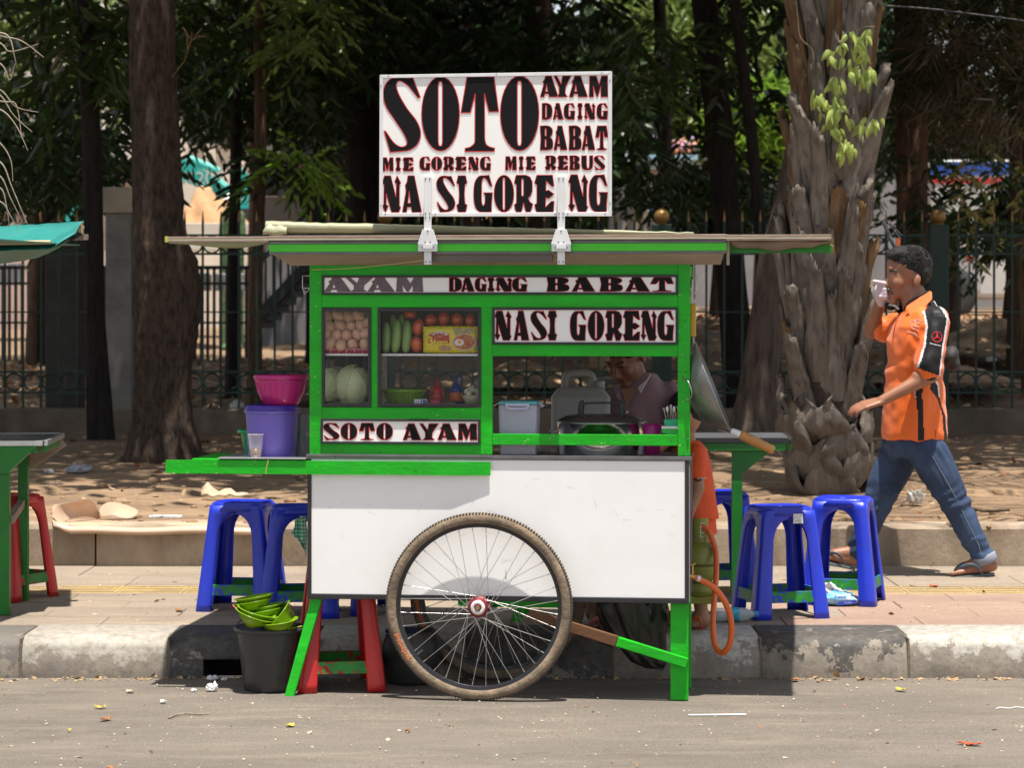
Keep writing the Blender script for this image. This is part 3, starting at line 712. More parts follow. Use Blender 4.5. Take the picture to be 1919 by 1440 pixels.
# the big sign above the roof
sg = empty('sign'); sg.parent = cart
VS = -.088
def quad(name, m, c4, v0, v1, parent, bev=.001):   # four pixel corners tl,tr,br,bl
    P = [Cp(x, y, v0) for x, y in c4]
    lo = [(P[3].x, v0, P[3].z), (P[2].x, v0, P[2].z), (P[2].x, v1, P[2].z), (P[3].x, v1, P[3].z)]
    hi = [(P[0].x, v0, P[0].z), (P[1].x, v0, P[1].z), (P[1].x, v1, P[1].z), (P[0].x, v1, P[0].z)]
    return MB().hexa(lo+hi).build(name, m, parent, bev=bev)
quad('board', W_board, [(716, 143), (1142, 137), (1141, 401), (715, 402)], VS, VS+.012, sg, bev=0)
quad('frame_strip', AluW, [(711.5, 140), (1146.5, 133), (1139.5, 139.5), (718, 146)], VS-.006, VS+.016, sg)
quad('frame_strip', AluW, [(717.5, 399), (1139.8, 397.5), (1146, 405), (710.5, 405.8)], VS-.006, VS+.016, sg)
quad('frame_strip', AluW, [(711.5, 140.4), (718, 146.4), (717, 398.6), (710.5, 405.2)], VS-.0055, VS+.0155, sg)
quad('frame_strip', AluW, [(1139.5, 140), (1146.5, 133.4), (1146, 404.6), (1139.8, 397.2)], VS-.0055, VS+.0155, sg)
its = [('S', 112, 93, 395, 660), ('O', 400, 92, 685, 652), ('T', 695, 93, 978, 655), ('O', 990, 87, 1280, 650)]
its = [(c, 690+a/3.998, 120+q/3.998, 690+e/3.998, 120+f/3.998) for c, a, q, e, f in its]
lettering(sg, its, VS-.0005, .0030)
its = row('AYAM', [(1288, 1425), (1392, 1520), (1505, 1645), (1655, 1797)], 88, 246, *z4) + \
  row('DAGING', [(1303, 1380), (1385, 1462), (1466, 1552), (1568, 1606), (1618, 1703), (1712, 1797)], 293, 415, *z4) + \
  row('BABAT', [(1288, 1385), (1390, 1492), (1503, 1598), (1600, 1700), (1702, 1797)], 462, 644, *z4) + \
  row('MIE', [(108, 190), (205, 245), (258, 340)], 700, 802, *z4)+row('GORENG', [(385, 468), (472, 555), (562, 645), (652, 736), (748, 830), (838, 922)], 694, 798, *z4) + \
  row('MIE', [(1028, 1113), (1128, 1165), (1180, 1255)], 692, 795, *z4)+row('REBUS', [(1325, 1410), (1418, 1498), (1508, 1586), (1598, 1684), (1692, 1775)], 686, 794, *z4) + \
  row('NA', [(105, 245), (255, 402)], 836, 1114, *z4)+row('SI', [(512, 652), (662, 742)], 836, 1112, *z4)+row('GORE', [(790, 935), (943, 1092), (1094, 1235), (1246, 1393)], 832, 1112, *z4) + \
  row('NG', [(1500, 1648), (1654, 1797)], 828, 1110, *z4)
lettering(sg, its, VS-.0005, .0021)
for xc in (801.5, 1051.5):
    st = part('strap', AluW, xc-7, 330, xc+7, 496, VS-.0375, VS-.0345, parent=sg, ref=xc)
    st2 = part('strap_spacer', AluW, xc-6, 333, xc+6, 404, VS-.034, VS-.0062, parent=sg, ref=xc)
    quad('bracket', AluW, [(xc-10, 430), (xc+10, 430), (xc+19, 457.5), (xc-19, 457.5)], VS-.044, VS-.038, sg)
    quad('clamp', Alu, [(xc-18, 458), (xc+18, 458), (xc+18, 471.5), (xc-18, 471.5)], VS-.048, VS-.015, sg)
    quad('clamp_plate', AluW, [(xc-9, 457.8), (xc+9, 457.8), (xc+9, 466), (xc-9, 466)], VS-.052, VS-.0482, sg)
    for (x, y) in ((-4, 335), (4, 335), (-4, 400), (4, 400), (-4, 408), (4, 408), (0, 433), (-5, 454), (5, 454), (-11, 464), (11, 464), (-4, 491), (4, 491)):
        p = Cp(xc+x, y, VS-.038-(0.0062 if 425 < y < 457 else (.0102 if y == 464 else 0)))
        MB().lathe([(.0028, -.0016), (.0028, .0)], 8, c=p, ax='y').build('rivet', AluD, sg)
for (x, y) in ((722, 401), (788, 401), (816, 401), (1040, 401), (1064, 401), (1134, 401), (728, 142), (930, 139), (1128, 136), (714, 160), (714, 385), (1143, 150), (1143, 380)):
    MB().lathe([(.0022, -.0014), (.0022, .0)], 8, c=Cp(x, y, VS-.006), ax='y').build('rivet', AluD, sg)

# rolled tarpaulin lying on the roof
b = MB(); pts = []; rad = []
A_ = Cp(497, 424, .0); B_ = Cp(1300, 440, .0); z0r = zr1
for i in range(60):
    t = i/59; x = lerp(A_.x, B_.x, t); r = lerp(.0235, .004, t)+.0015*nz(t*14)+.002*nz(t*40, 3)
    pts.append(Vector((x, .02+.01*sin(t*5), z0r+.004+r+.010*(1-t)))); rad.append(r)
b.tube(pts, rad, 14)
b.add([tuple(Vector(v)+Vector((0, 0, 0))) for v in []], [])
e = empty('rolled_tarpaulin', CW(700, 440, .02), -TH, 'olive rolled tarpaulin lying along the cart roof behind the big sign', 'tarpaulin')
M = e.matrix_basis.inverted() if False else (Matrix.Translation(CW(700, 440, .02)) @ Matrix.Rotation(-TH, 4, 'Z')).inverted() @ (Matrix.Translation((OX, OY, 0)) @ Matrix.Rotation(-TH, 4, 'Z'))
b.xf(M); b.build('roll', Olive, e)
b = MB(); vs = []
A1 = Cp(494, 431, .0)
for i in range(14):
    t = i/13; x = lerp(A1.x, A1.x+.09, t)
    vs += [(x, -.01, z0r+.006+.004*sin(t*8)), (x, -.014, z0r+.02+.003*sin(t*9+1)), (x-.0+.015*(1-t), .0, z0r+.038+.010*(1-t)+.003*sin(t*12)), (x, .03, z0r+.047)]
b.add(vs, [(i*4+k, (i+1)*4+k, (i+1)*4+k+1, i*4+k+1) for i in range(13) for k in range(3)], 0, True)
b.xf(M); b.build('loose_end', Olive, e, solid=.002)
# ------------------------------------------------------------------ goods in and on the cart (each a thing of its own)
def thing_at(name, px, py, v, label, cat, group=None, rz=0.):
    p = CW(px, py, v); return empty(name, p, -TH+rz, label, cat, group), p
def one(b, name, m, px, py, v, label, cat, group=None, rz=0., **k):
    o = b.build(name, m, None, CW(px, py, v), (0, 0, -TH+rz), **k); return tag(o, label, cat, group)
PX = OY/F                                  # metres per pixel at the cart front
M_egg = mat('egg_shell', (.74, .44, .31), .5, var=.14, scale=3)
def egg_prof(r, k=1.28): return [(r*sin(pi*i/8)*(1+.10*cos(pi*i/8)), -r*k*cos(pi*i/8)) for i in range(9)]
egg_me = MB().lathe([(max(0, a), z) for a, z in egg_prof(.0225)], 14).mesh('egg', M_egg)
rnd = random.Random(3)
eg = [(613, 594), (633, 592), (654, 595), (673, 592), (690, 606), (616, 612), (637, 611), (658, 613), (676, 610), (610, 628), (631, 629), (650, 629), (670, 628), (688, 625), (618, 645), (639, 647), (661, 646), (684, 645)]
for i, (x, y) in enumerate(eg):
    row_ = 0 if y > 640 else (1 if y > 620 else (2 if y > 603 else 3))
    o = link('egg', egg_me); o.location = CW(x, y, .052+.018*row_+rnd.uniform(-.004, .004)); o.rotation_euler = (rnd.uniform(-.9, .9), rnd.uniform(-.9, .9), rnd.uniform(0, 6))
    o.scale = [rnd.uniform(.90, 1.04)]*3
    tag(o, ['lowest row of brown eggs on the cloth, ', 'second row of brown eggs, ', 'third row of brown eggs, ', 'top row of brown eggs, '][row_]+['the egg at the far left', 'the egg left of the middle', 'the egg in the middle', 'the egg right of the middle', 'the egg at the far right'][min(4, int((x-604)/18.4))], 'egg', 'brown eggs in the upper left case')
# plastic crate side holding the eggs up behind, cloth below
cl = MB(); A_ = Cp(606, 645, .034); B_ = Cp(692, 655, .034); vs = []; n = 30
zb_ = zs+.001
for i in range(n+1):
    t = i/n; x = lerp(A_.x, B_.x, t); zt_ = lerp(A_.z-.004, B_.z+.003, t**.6)-.0+.003*sin(t*9)
    for k in range(5):
        q = k/4; vs.append((x, .036+.004*sin(t*22+k)+.004*q, lerp(zb_, zt_, q)))
    vs.append((x, .09, zt_-.008)); 
o_ = CW(649, 655, .036); inv = (Matrix.Translation(o_) @ Matrix.Rotation(-TH, 4, 'Z')).inverted() @ (Matrix.Translation((OX, OY, 0)) @ Matrix.Rotation(-TH, 4, 'Z'))
M_chk = mat('red_check_cloth', (.42, .03, .06), .9, var=.1, bump=.2)
_N = M_chk.node_tree.nodes; _L = M_chk.node_tree.links; _tc = _N.new('ShaderNodeTexCoord'); _br = _N.new('ShaderNodeTexBrick')
_mp = _N.new('ShaderNodeMapping'); _mp.inputs['Rotation'].default_value = (pi/2, 0, 0); _L.new(_tc.outputs['Object'], _mp.inputs[0]); _L.new(_mp.outputs[0], _br.inputs[0])
_br.offset = 0; _br.inputs['Scale'].default_value = 1; _br.inputs['Brick Width'].default_value = .030; _br.inputs['Row Height'].default_value = .02; _br.inputs['Mortar Size'].default_value = .0018
_br.inputs['Color1'].default_value = (.40, .02, .05, 1); _br.inputs['Color2'].default_value = (.33, .02, .05, 1); _br.inputs['Mortar'].default_value = (.55, .35, .36, 1)
_L.new(_br.outputs[0], _N['Principled BSDF'].inputs['Base Color'])
cl.add(vs, [(i*6+k, (i+1)*6+k, (i+1)*6+k+1, i*6+k+1) for i in range(n) for k in range(5)], 0, True); cl.xf(inv)
tag(cl.build('cloth', M_chk, None, o_, (0, 0, -TH), solid=.002), 'red and white checked cloth under the eggs in the window', 'cloth')

# cabbages
M_cab = mat('cabbage_leaf', (.52, .60, .30), .5, var=.12, scale=7, bump=.35, bscale=14, col2=(.72, .74, .50), amt=.4, ascale=9, asoft=.25, transl=.1)
def cabbage(px, py, v, r, seed, label, sq=1.):
    e, p = thing_at('cabbage', px, py, v, label, 'cabbage'); rn = random.Random(seed)
    b = MB(); b.ball((0, 0, 0), (r, r*.95, r*sq), 28, 18)
    for i, q in enumerate(b.v):
        d = Vector(q); f = 1+.03*fbm(d.x*22+seed, d.y*22, d.z*22, 3); b.v[i] = tuple(d*f)
    b.build('heart', M_cab, e)
    for k in range(7):                    # wrapping outer leaves with ribs
        b = MB(); vs = []; th0 = rn.uniform(0, 6.28); ph0 = rn.uniform(-.5, .9); nu, nv = 14, 12
        M = Euler((rn.uniform(-.6, .6), rn.uniform(-.6, .6), k*2*pi/7+rn.uniform(-.3, .3))).to_matrix()
        for i in range(nu+1):
            for j in range(nv+1):
                a = (i/nu-.5)*1.9; c_ = (j/nv-.45)*2.5; rim = max(abs(i/nu-.5)*2, abs(j/nv-.5)*2)
                rr = r*(1.02+.012*k/7+.05*rim**6*(1+.6*nz(a*5, c_*5, seed+k))+.012*exp(-(a/.07)**2)+.008*max(0, sin(c_*7+abs(a)*6))**8)
                d = Vector((sin(a)*cos(c_), -cos(a)*cos(c_), sin(c_)))
                q = M @ d; vs.append((q.x*rr, q.y*rr*.96, q.z*rr*sq))
        b.add(vs, [(i*(nv+1)+j, (i+1)*(nv+1)+j, (i+1)*(nv+1)+j+1, i*(nv+1)+j+1) for i in range(nu) for j in range(nv)], 0, True)
        b.build('leaf', M_cab, e, solid=.002)
    return e
cabbage(661, 722, .13, .066, 1, 'large pale green cabbage filling the lower left window', 1.1)
cabbage(617, 722, .15, .052, 2, 'smaller cabbage half hidden at the left edge of the window', 1.15)

# cucumbers
M_cuc = mat('cucumber_skin', (.16, .32, .05), .4, var=.2, scale=4, bump=.15, bscale=50, stretch=(1, 1, .35), col2=(.30, .42, .14), amt=.45, ascale=9, asoft=.2)
def cucumber(a, b_, v0, v1, r, label):
    A_ = CW(*a, v0); B_ = CW(*b_, v1); m_ = (A_+B_)/2; L_ = (B_-A_)/2; n = 16; pts = []; rad = []
    for i in range(n+1):
        t = -1+2*i/n; pts.append(L_*t+Vector((.004*(1-t*t), 0, 0))); rad.append(max(.0012, r*(1-abs(t)**3.4)**.5*(1-.06*t)))
    o = MB().tube(pts, rad, 14).build('cucumber', M_cuc, None, m_); return tag(o, label, 'cucumber', 'cucumbers in the upper window case')
cucumber((722, 662), (724, 603), .06, .085, .0165, 'leftmost cucumber standing in the window case')
cucumber((739, 662), (744, 598), .055, .085, .018, 'thick cucumber in the middle of the front three')
cucumber((759, 662), (763, 600), .055, .085, .018, 'cucumber standing next to the tomatoes, right one of the front three')
cucumber((735, 640), (736, 590), .11, .12, .013, 'thin cucumber behind the front ones, on the left')
cucumber((750, 640), (752, 589), .11, .12, .014, 'thin cucumber behind the front ones, near the orange tomato')
# tomatoes
M_tom = mat('tomato_skin', (.62, .055, .015), .22, var=.15, scale=5, spec=.6, coat=.3, col2=(.55, .13, .03), amt=.35, ascale=8, asoft=.3)
def tomato(px, py, v, rx, rz_, label, tilt=0.):
    e, p = thing_at('tomato', px, py, v, label, 'tomato', 'tomatoes in the window case'); e.rotation_euler = (0, tilt, -TH)
    MB().ball((0, 0, 0), (rx, rx, rz_), 20, 12).build('flesh', M_tom, e)
    b = MB()
    for k in range(5):
        a = 2*pi*k/5; d = Vector((cos(a), sin(a), 0)); s_ = Vector((-sin(a), cos(a), 0))
        b.add([d*.001+Vector((0, 0, rz_*1.0)), d*.007+s_*.002+Vector((0, 0, rz_*1.0)), d*.013+Vector((0, 0, rz_*.94)), d*.007-s_*.002+Vector((0, 0, rz_*1.0))], [(0, 1, 2, 3)])
    b.tube([(0, 0, rz_*.98), (.001, 0, rz_+.006)], .0015, 5).build('stalk', M_cuc, e)
for (x, y, v, rx, rz_, tl, lb) in ((769, 589, .12, .026, .020, .3, 'orange tomato lying on top, above the cucumbers'), (784, 614, .08, .023, .033, .1, 'long tomato standing left of the row of red ones'), (781, 646, .06, .023, .030, -.1, 'bright red tomato on the shelf between cucumber and noodle pack'),
        (808, 600, .10, .024, .024, 0, 'round orange-red tomato above the left end of the noodle pack'), (832, 598, .11, .023, .029, .1, 'dark red tomato above the middle of the noodle pack'), (857, 600, .10, .025, .028, 0, 'tomato with a pale highlight, second from the right'),
        (882, 602, .10, .022, .029, 0, 'rightmost tomato at the edge of the window'), (812, 622, .13, .024, .026, 0, 'tomato mostly hidden behind the noodle pack')):
    tomato(x, y, v, rx, rz_, lb, tl)

# noodle pack with print
npk = empty('noodle_pack', CW(845, 637, .036), -TH, 'yellow instant noodle pack with red label leaning before the tomatoes', 'noodle pack')
M_yel2 = mat('yellow_film', (.72, .58, .01), .25, var=.06, scale=5, bump=.2, bscale=14, coat=.4)
W_, H_ = 105*PX/2, 51*PX/2
b = MB(); vs = []; nu, nv = 26, 12
for sd in (-1, 1):
    for i in range(nu+1):
        for j in range(nv+1):
            x = -1+2*i/nu; z = -1+2*j/nv
            bul = (1-x**12)*(1-z**10); th_ = sd*(.001+.013*bul)+.0006*nz(x*4, z*4, sd)*(abs(x) > .9)
            zz = z*H_*(1-.05*abs(x)**5)+(.0012*sin(i*2.1) if abs(z) > .95 else 0); vs.append((x*W_+(.0015*sin(j*3) if abs(x) > .97 else 0), th_, zz))
K_ = (nu+1)*(nv+1)
for sd in (0, 1):
    fs = [(sd*K_+i*(nv+1)+j, sd*K_+(i+1)*(nv+1)+j, sd*K_+(i+1)*(nv+1)+j+1, sd*K_+i*(nv+1)+j+1) for i in range(nu) for j in range(nv)]
    if sd == 1: fs = [f[::-1] for f in fs]
    b.f += [f for f in fs]; b.m += [0]*len(fs); b.s += [True]*len(fs)
b.v = vs
b.build('wrapper', M_yel2, npk, bev=0)
def flatp(pts, y, m, name, parent, sx=W_, sz=H_, curve=.013):      # flat print that follows the wrapper
    b = MB(); P = [Vector((p[0]*sx, p[1]*sz, 0)) for p in pts]; tr = tessellate_polygon([P])
    b.add([(p.x, y-curve, p.y) for p in P], [tuple(t) for t in tr]); return b.build(name, m, parent)
Pr = mat('print_red', (.42, .02, .02), .3, coat=.3); Pw = mat('print_white', (.75, .72, .70), .4); Py = mat('print_yellow', (.85, .65, .03), .4); Po = mat('print_orange', (.55, .20, .05), .4, var=.3, scale=120, col2=(.35, .06, .02), amt=.5, ascale=150)
Pn_ = mat('print_noodle', (.60, .48, .25), .5, var=.4, scale=200, bump=.2, col2=(.25, .17, .07), amt=.4, ascale=130); Pg = mat('print_green', (.15, .35, .05), .4)
flatp([(-.78, .40), (-.60, .46), (-.40, .56), (-.22, .46), (-.05, .42), (-.02, -.25), (-.20, -.32), (-.55, -.30), (-.80, -.25)], -.0022, Pr, 'label', npk)
flatp([(-.72, .42), (-.58, .56), (-.38, .62), (-.20, .56), (-.08, .40), (-.12, .32), (-.38, .46), (-.64, .34)], -.0032, Pw, 'ribbon', npk)
flatp([(.10, .88), (.90, .82), (.88, .50), (.60, .40), (.20, .34), (.14, .50)], -.0022, Pn_, 'noodle_picture', npk)
flatp(ell(.50, -.18, .44, .64, 26), -.0026, mat('print_bowl', (.62, .45, .30), .4), 'bowl_picture', npk)
flatp(ell(.50, -.16, .38, .55, 26), -.0031, Po, 'soup_picture', npk)
flatp(ell(.32, -.20, .17, .26, 18), -.0036, Pw, 'egg_picture', npk); flatp(ell(.33, -.17, .07, .12, 12), -.0040, mat('print_yolk', (.75, .30, .02), .4), 'yolk_picture', npk)
flatp(ell(.66, -.34, .06, .09, 10), -.0036, Pr, 'tomato_picture', npk); flatp(ell(.74, -.05, .05, .08, 10), -.0036, Pg, 'leaf_picture', npk)
flatp(ell(-.18, -.62, .24, .22, 16), -.0026, mat('print_brown', (.45, .25, .12), .4, var=.3, scale=160), 'garnish_picture', npk)
flatp(ell(.90, -.62, .06, .10, 10), -.0026, Pg, 'halal_mark', npk); flatp([(.86, .1), (.97, .12), (.97, -.3), (.86, -.25)], -.0026, Pr, 'price_mark', npk)
def text(s_, size, loc, parent, m, rot=(pi/2, 0, 0), name='lettering', ext=.0, shear=0., align='CENTER', bold=.0, sx=1.):
    c = bpy.data.curves.new('t', 'FONT'); c.body = s_; c.size = size; c.align_x = align; c.align_y = 'CENTER'; c.extrude = ext; c.shear = shear; c.offset = bold; c.resolution_u = 2
    o = bpy.data.objects.new('t', c); COL.objects.link(o); dg = bpy.context.evaluated_depsgraph_get()
    me = bpy.data.meshes.new_from_object(o.evaluated_get(dg)); bpy.data.objects.remove(o); me.materials.clear(); me.materials.append(m)
    q = link(name, me, parent, loc, rot); q.scale = (sx, 1, 1); return q
text('3', .046, (-.075, -.0182, -.006), npk, Py, bold=.0010); text('Ayam', .026, (-.041, -.0184, -.009), npk, Py, shear=.25, bold=.0008)
text('MI TELUR CAP', .0085, (-.045, -.0186, .0235), npk, Pr, bold=.0002); text('CAP', .010, (-.040, -.0182, .012), npk, Py)

# lower case: colander, cigarette pack, squeeze bottles, garlic
M_lime = mat('lime_plastic', (.22, .42, .03), .35, var=.08, transl=.15)
e, p = thing_at('colander', 757, 757, .15, 'lime green plastic colander in the lower window case', 'colander')
R1, R0, Hc = .080, .056, .052
b = MB(); n = 40; rows_ = 7; vs = []
for j in range(rows_+1):
    t = j/rows_; r_ = lerp(R0, R1, t**.7)
    for i in range(n): vs.append((r_*cos(2*pi*i/n), r_*sin(2*pi*i/n), .004+Hc*.86*t))
for j in range(rows_):
    for i in range(n):                    # lattice: vertical and horizontal straps with holes between
        a, c_ = i, (i+1) % n
        A0, A1, B0, B1 = Vector(vs[j*n+a]), Vector(vs[j*n+c_]), Vector(vs[(j+1)*n+a]), Vector(vs[(j+1)*n+c_])
        b.add([A0, A0.lerp(A1, .42), B0.lerp(B1, .42), B0], [(0, 1, 2, 3)]); b.add([A0, A1, A1.lerp(B1, .3), A0.lerp(B0, .3)], [(0, 1, 2, 3)])
tag(b.build('lattice', M_lime, e, solid=.0018), kind='stuff')
MB().tube([(R1*cos(2*pi*i/40), R1*sin(2*pi*i/40), Hc-.002) for i in range(40)], .0045, 8, closed=True).build('rim', M_lime, e)
MB().lathe([(0, .0), (R0, .0), (R0, .004)], 32).build('base', M_lime, e)
e, p = thing_at('cigarette_pack', 789, 753, .045, 'small white cigarette pack lying in front of the colander', 'cigarette pack', rz=.1)
MB().box(-.026, .024, -.012, .010, -.011, .009).build('box', mat('white_card', (.66, .68, .72), .4), e, bev=.001)
MB().box(.0, .004, -.0126, -.012, -.0105, .0085).box(.007, .0225, -.0126, -.012, -.008, .007).build('print', mat('print_navy', (.05, .07, .16), .4), e)
text('Marlboro', .0095, (-.013, -.0128, -.001), e, mat('print_navy', (.05, .07, .16), .4))
one(MB().box(-.017, .017, -.01, .01, -.009, .008), 'lighter_box', mat('pink_card', (.45, .03, .08), .4), 816, 754, .05, 'small pink packet right of the white cigarette pack', 'packet', bev=.001)
def squeeze(px, py, v, mb_, mc, label, r=.024, h=.052):
    e, p = thing_at('sauce_bottle', px, py, v, label, 'bottle')
    MB().lathe([(0, 0), (r*.9, 0), (r, .004), (r, h*.55), (r*.92, h*.6)], 20).build('sauce', mb_, e)
    MB().lathe([(r*.94, h*.58), (r, h*.62), (r*.95, h*.8), (r*.5, h*1.05), (r*.25, h*1.15), (.003, h*1.75), (.001, h*1.78)], 20).build('cap', mc, e)
M_bl = mat('dark_blue_plastic', (.01, .03, .22), .35); M_or = mat('chilli_sauce', (.42, .09, .02), .4)
squeeze(819, 752, .17, mat('red_sauce', (.40, .03, .03), .35), mat('red_plastic', (.50, .02, .02), .35), 'red squeeze bottle in the lower window case', .027)
squeeze(855, 752, .15, M_or, M_bl, 'orange sauce bottle with dark blue cap in the lower case', .026, .058)
e, p = thing_at('ladle', 862, 742, .18, 'dark blue plastic ladle hanging by its hooked handle beside the sauce', 'ladle')
MB().tube(catmull([(0, 0, -.02), (.004, 0, .02), (.007, 0, .055), (.004, 0, .072), (-.006, 0, .074)], 5), .0045, 8, flat=.5).build('handle', M_bl, e)
MB().lathe([(0, -.035), (.014, -.032), (.022, -.02), (.024, -.008)], 18).build('bowl', M_bl, e, solid=.0015)
M_gar = mat('garlic_skin', (.62, .55, .45), .6, var=.15, scale=20, bump=.2)
e, p = thing_at('garlic_bowl', 886, 756, .14, 'shallow cream bowl heaped with garlic at the window edge', 'bowl')
MB().lathe([(.0, 0), (.026, .0), (.034, .012), (.042, .03)], 24).build('bowl', mat('cream_plastic', (.50, .45, .30), .45), e, solid=.002)
for k in range(9):
    a = k*2.4; r_ = .010*sqrt(k); g = MB().lathe([(0, -.012), (.009, -.009), (.012, 0), (.008, .009), (.002, .016), (.0008, .020)], 12)
    o = g.build('garlic', M_gar, None, CW(886+r_*cos(a)/PX*1.1, 741-4*(3-k/3.), .14+r_*sin(a)), (random.Random(k).uniform(-.8, .8), a, 0))
    tag(o, 'garlic bulb heaped in the cream bowl at the window edge', 'garlic', 'garlic bulbs in the bowl')

# right opening: cracker box with teal lid, pot, cup, dish rack with forks
e, p = thing_at('food_container', 973, 852, .10, 'clear food box with teal snap lid, half full of fried shallots', 'food container')
M_clr = mat('frosted_plastic', (.62, .62, .80), .25, var=.03, trans=.3, alpha=.72)
bw = 37*PX; H1 = 95*PX
b = MB(); b.hexa([(-bw*.93, -.055, 0), (bw*.93, -.055, 0), (bw*.93, .055, 0), (-bw*.93, .055, 0), (-bw, -.06, H1), (bw, -.06, H1), (bw, .06, H1), (-bw, .06, H1)])
b.build('body', M_clr, e, bev=.008, seg=3)
b = MB(); vs = []; n = 16
for i in range(n+1):
    for j in range(5):
        x = lerp(-bw*.9, bw*.9, i/n); y = lerp(-.05, .05, j/4); vs.append((x, y, max(.006, lerp(.072, .022, sstep(.2, .95, i/n))+.004*nz(i*.9, j))))
fs = [(i*5+j, (i+1)*5+j, (i+1)*5+j+1, i*5+j+1) for i in range(n) for j in range(4)]
b.add(vs, fs, 0, True); b.prism([(-bw*.9, .003)]+[(vs[i*5][0], vs[i*5][2]) for i in range(n+1)]+[(bw*.9, .003)], -.05, .05, 'y')
tag(b.build('contents', mat('fried_shallots', (.42, .27, .19), .8, var=.35, scale=90, bump=.8, bscale=120), e), kind='stuff')
Teal = mat('teal_plastic', (.08, .36, .38), .35, coat=.2); Lil = mat('clear_clip', (.50, .52, .72), .25)
b = MB(); b.hexa([(-bw-.004, -.064, H1+.001), (bw+.004, -.064, H1+.001), (bw+.004, .064, H1+.001), (-bw-.004, .064, H1+.001), (-bw+.004, -.056, H1+.013), (bw-.004, -.056, H1+.013), (bw-.004, .056, H1+.013), (-bw+.004, .056, H1+.013)])
lid = b.build('lid', Teal, e, bev=.003)
b = MB(); b.tube(catmull([(-.042, -.067, H1+.004), (-.036, -.069, H1-.012), (0, -.070, H1-.015), (.036, -.069, H1-.012), (.042, -.067, H1+.004)], 5), .004, 8, flat=.6)
b.box(-.040, .040, -.068, -.064, H1-.004, H1+.004); b.build('clip', Lil, lid)
for s_ in (-1, 1):
    b = MB(); b.hexa([(s_*(bw+.004), -.04, H1+.004), (s_*(bw+.020), -.04, H1-.008), (s_*(bw+.020), .04, H1-.008), (s_*(bw+.004), .04, H1+.004), (s_*(bw+.002), -.04, H1+.007), (s_*(bw+.020), -.04, H1-.004), (s_*(bw+.020), .04, H1-.004), (s_*(bw+.002), .04, H1+.007)])
    b.build('clip', Lil, lid)
e, p = thing_at('stock_pot', 1127, 852, .20, 'wide shiny steel stock pot with a dark domed lid', 'cooking pot')
Steel = mat('polished_steel', (.62, .60, .57), .09, 1., var=.05, scale=3); Steel.node_tree.nodes['Principled BSDF'].inputs['Roughness'].default_value = .48
Rp = 82*PX*9.2/9; Hp = 62*PX
MB().lathe([(0, 0), (Rp-.004, 0), (Rp, .004), (Rp, Hp*.35), (Rp+.0015, Hp*.37), (Rp, Hp*.40), (Rp, Hp-.004), (Rp+.004, Hp-.002), (Rp+.004, Hp)], 64).build('pot_body', Steel, e)
Ld = mat('dark_lid_steel', (.10, .10, .10), .28, .7, var=.1)
lid = MB().lathe([(Rp+.006, Hp), (Rp+.006, Hp+.005), (Rp-.004, Hp+.008), (Rp-.030, Hp+.022), (Rp-.05, Hp+.026), (.0, Hp+.029)], 64).build('lid', Ld, e)
hh = Hp+.024
MB().tube(catmull([(-.078, 0, hh), (-.074, 0, hh+.042), (-.060, 0, hh+.046), (0, 0, hh+.048), (.060, 0, hh+.046), (.074, 0, hh+.042), (.078, 0, hh)], 6), [.004 if 10 < i < 27 else .012 for i in range(37)], 10, flat=.5).build('lid_handle', K_trim, lid)
for s_ in (-1, 1): MB().tube(catmull([(s_*Rp, -.03, Hp*.7), (s_*(Rp+.025), -.02, Hp*.72), (s_*(Rp+.025), .02, Hp*.72), (s_*Rp, .03, Hp*.7)], 5), .0035, 8).build('handle', Alu, e)
one(MB().lathe([(0, 0), (.030, 0), (.036, .112), (.034, .112), (.028, .003), (0, .003)], 24), 'tumbler', mat('magenta_plastic', (.42, .02, .20), .3, transl=.2), 1222, 852, .12, 'magenta plastic tumbler right of the steel pot', 'tumbler')
e, p = thing_at('dish_rack', 1258, 800, .075, 'bright green plastic cutlery tray with a metal edge in the cart opening', 'dish rack')
Gp = mat('bright_green_plastic', (.01, .45, .06), .35, coat=.2)
MB().box(-.034, .032, -.05, .05, -.006, .004).build('metal_edge', Alu, e, bev=.001)
MB().prism([(-.032, -.0065), (.030, -.0065), (.030, -.052), (.010, -.050), (-.010, -.030), (-.018, -.024), (-.032, -.022)], -.045, .045, 'y').build('tray', Gp, e, bev=.002)
cup = MB(); cup.prism([(-.022, .0045), (.032, .0045), (.032, .030), (-.027, .026)], -.03, .03, 'y').build('cup', mat('mint_plastic', (.01, .42, .20), .4), e, bev=.003)
rn = random.Random(8)
for k in range(7):
    x = -.022+.008*k; q = Vector((x+rn.uniform(-.006, .004), rn.uniform(-.02, .02), .062+rn.uniform(-.012, .010))); a0 = Vector((x+.004, q.y*.5, .02))
    b = MB(); b.tube([a0, q], .0014, 6)
    d = (q-a0).normalized(); 
    if k % 2: b.ball(q+d*.010, (.006, .0015, .012), 8, 6)
    else:
        for s_ in (-1, 0, 1): b.tube([q, q+d*.018+Vector((s_*.004, 0, 0))], .0009, 4)
    b.xf(Matrix.Identity(4)); o = b.build('fork' if k % 2 == 0 else 'spoon', Alu, None, CW(1258, 800, .075), (0, 0, -TH))
    tag(o, 'steel fork standing in the green cutlery tray' if k % 2 == 0 else 'steel spoon standing in the green cutlery tray', 'fork' if k % 2 == 0 else 'spoon', 'forks in the cutlery tray' if k % 2 == 0 else 'spoons in the cutlery tray')
one(MB().box(-.04, .04, -.03, .03, 0, .052).box(-.012, -.006, -.0306, -.03, .005, .05), 'carton', [mat('carton_print', (.45, .36, .30), .6, var=.2, col2=(.5, .08, .02), amt=.2, ascale=30)], 1032, 843, .30, 'small printed carton between the food box and the pot', 'carton', bev=.002)

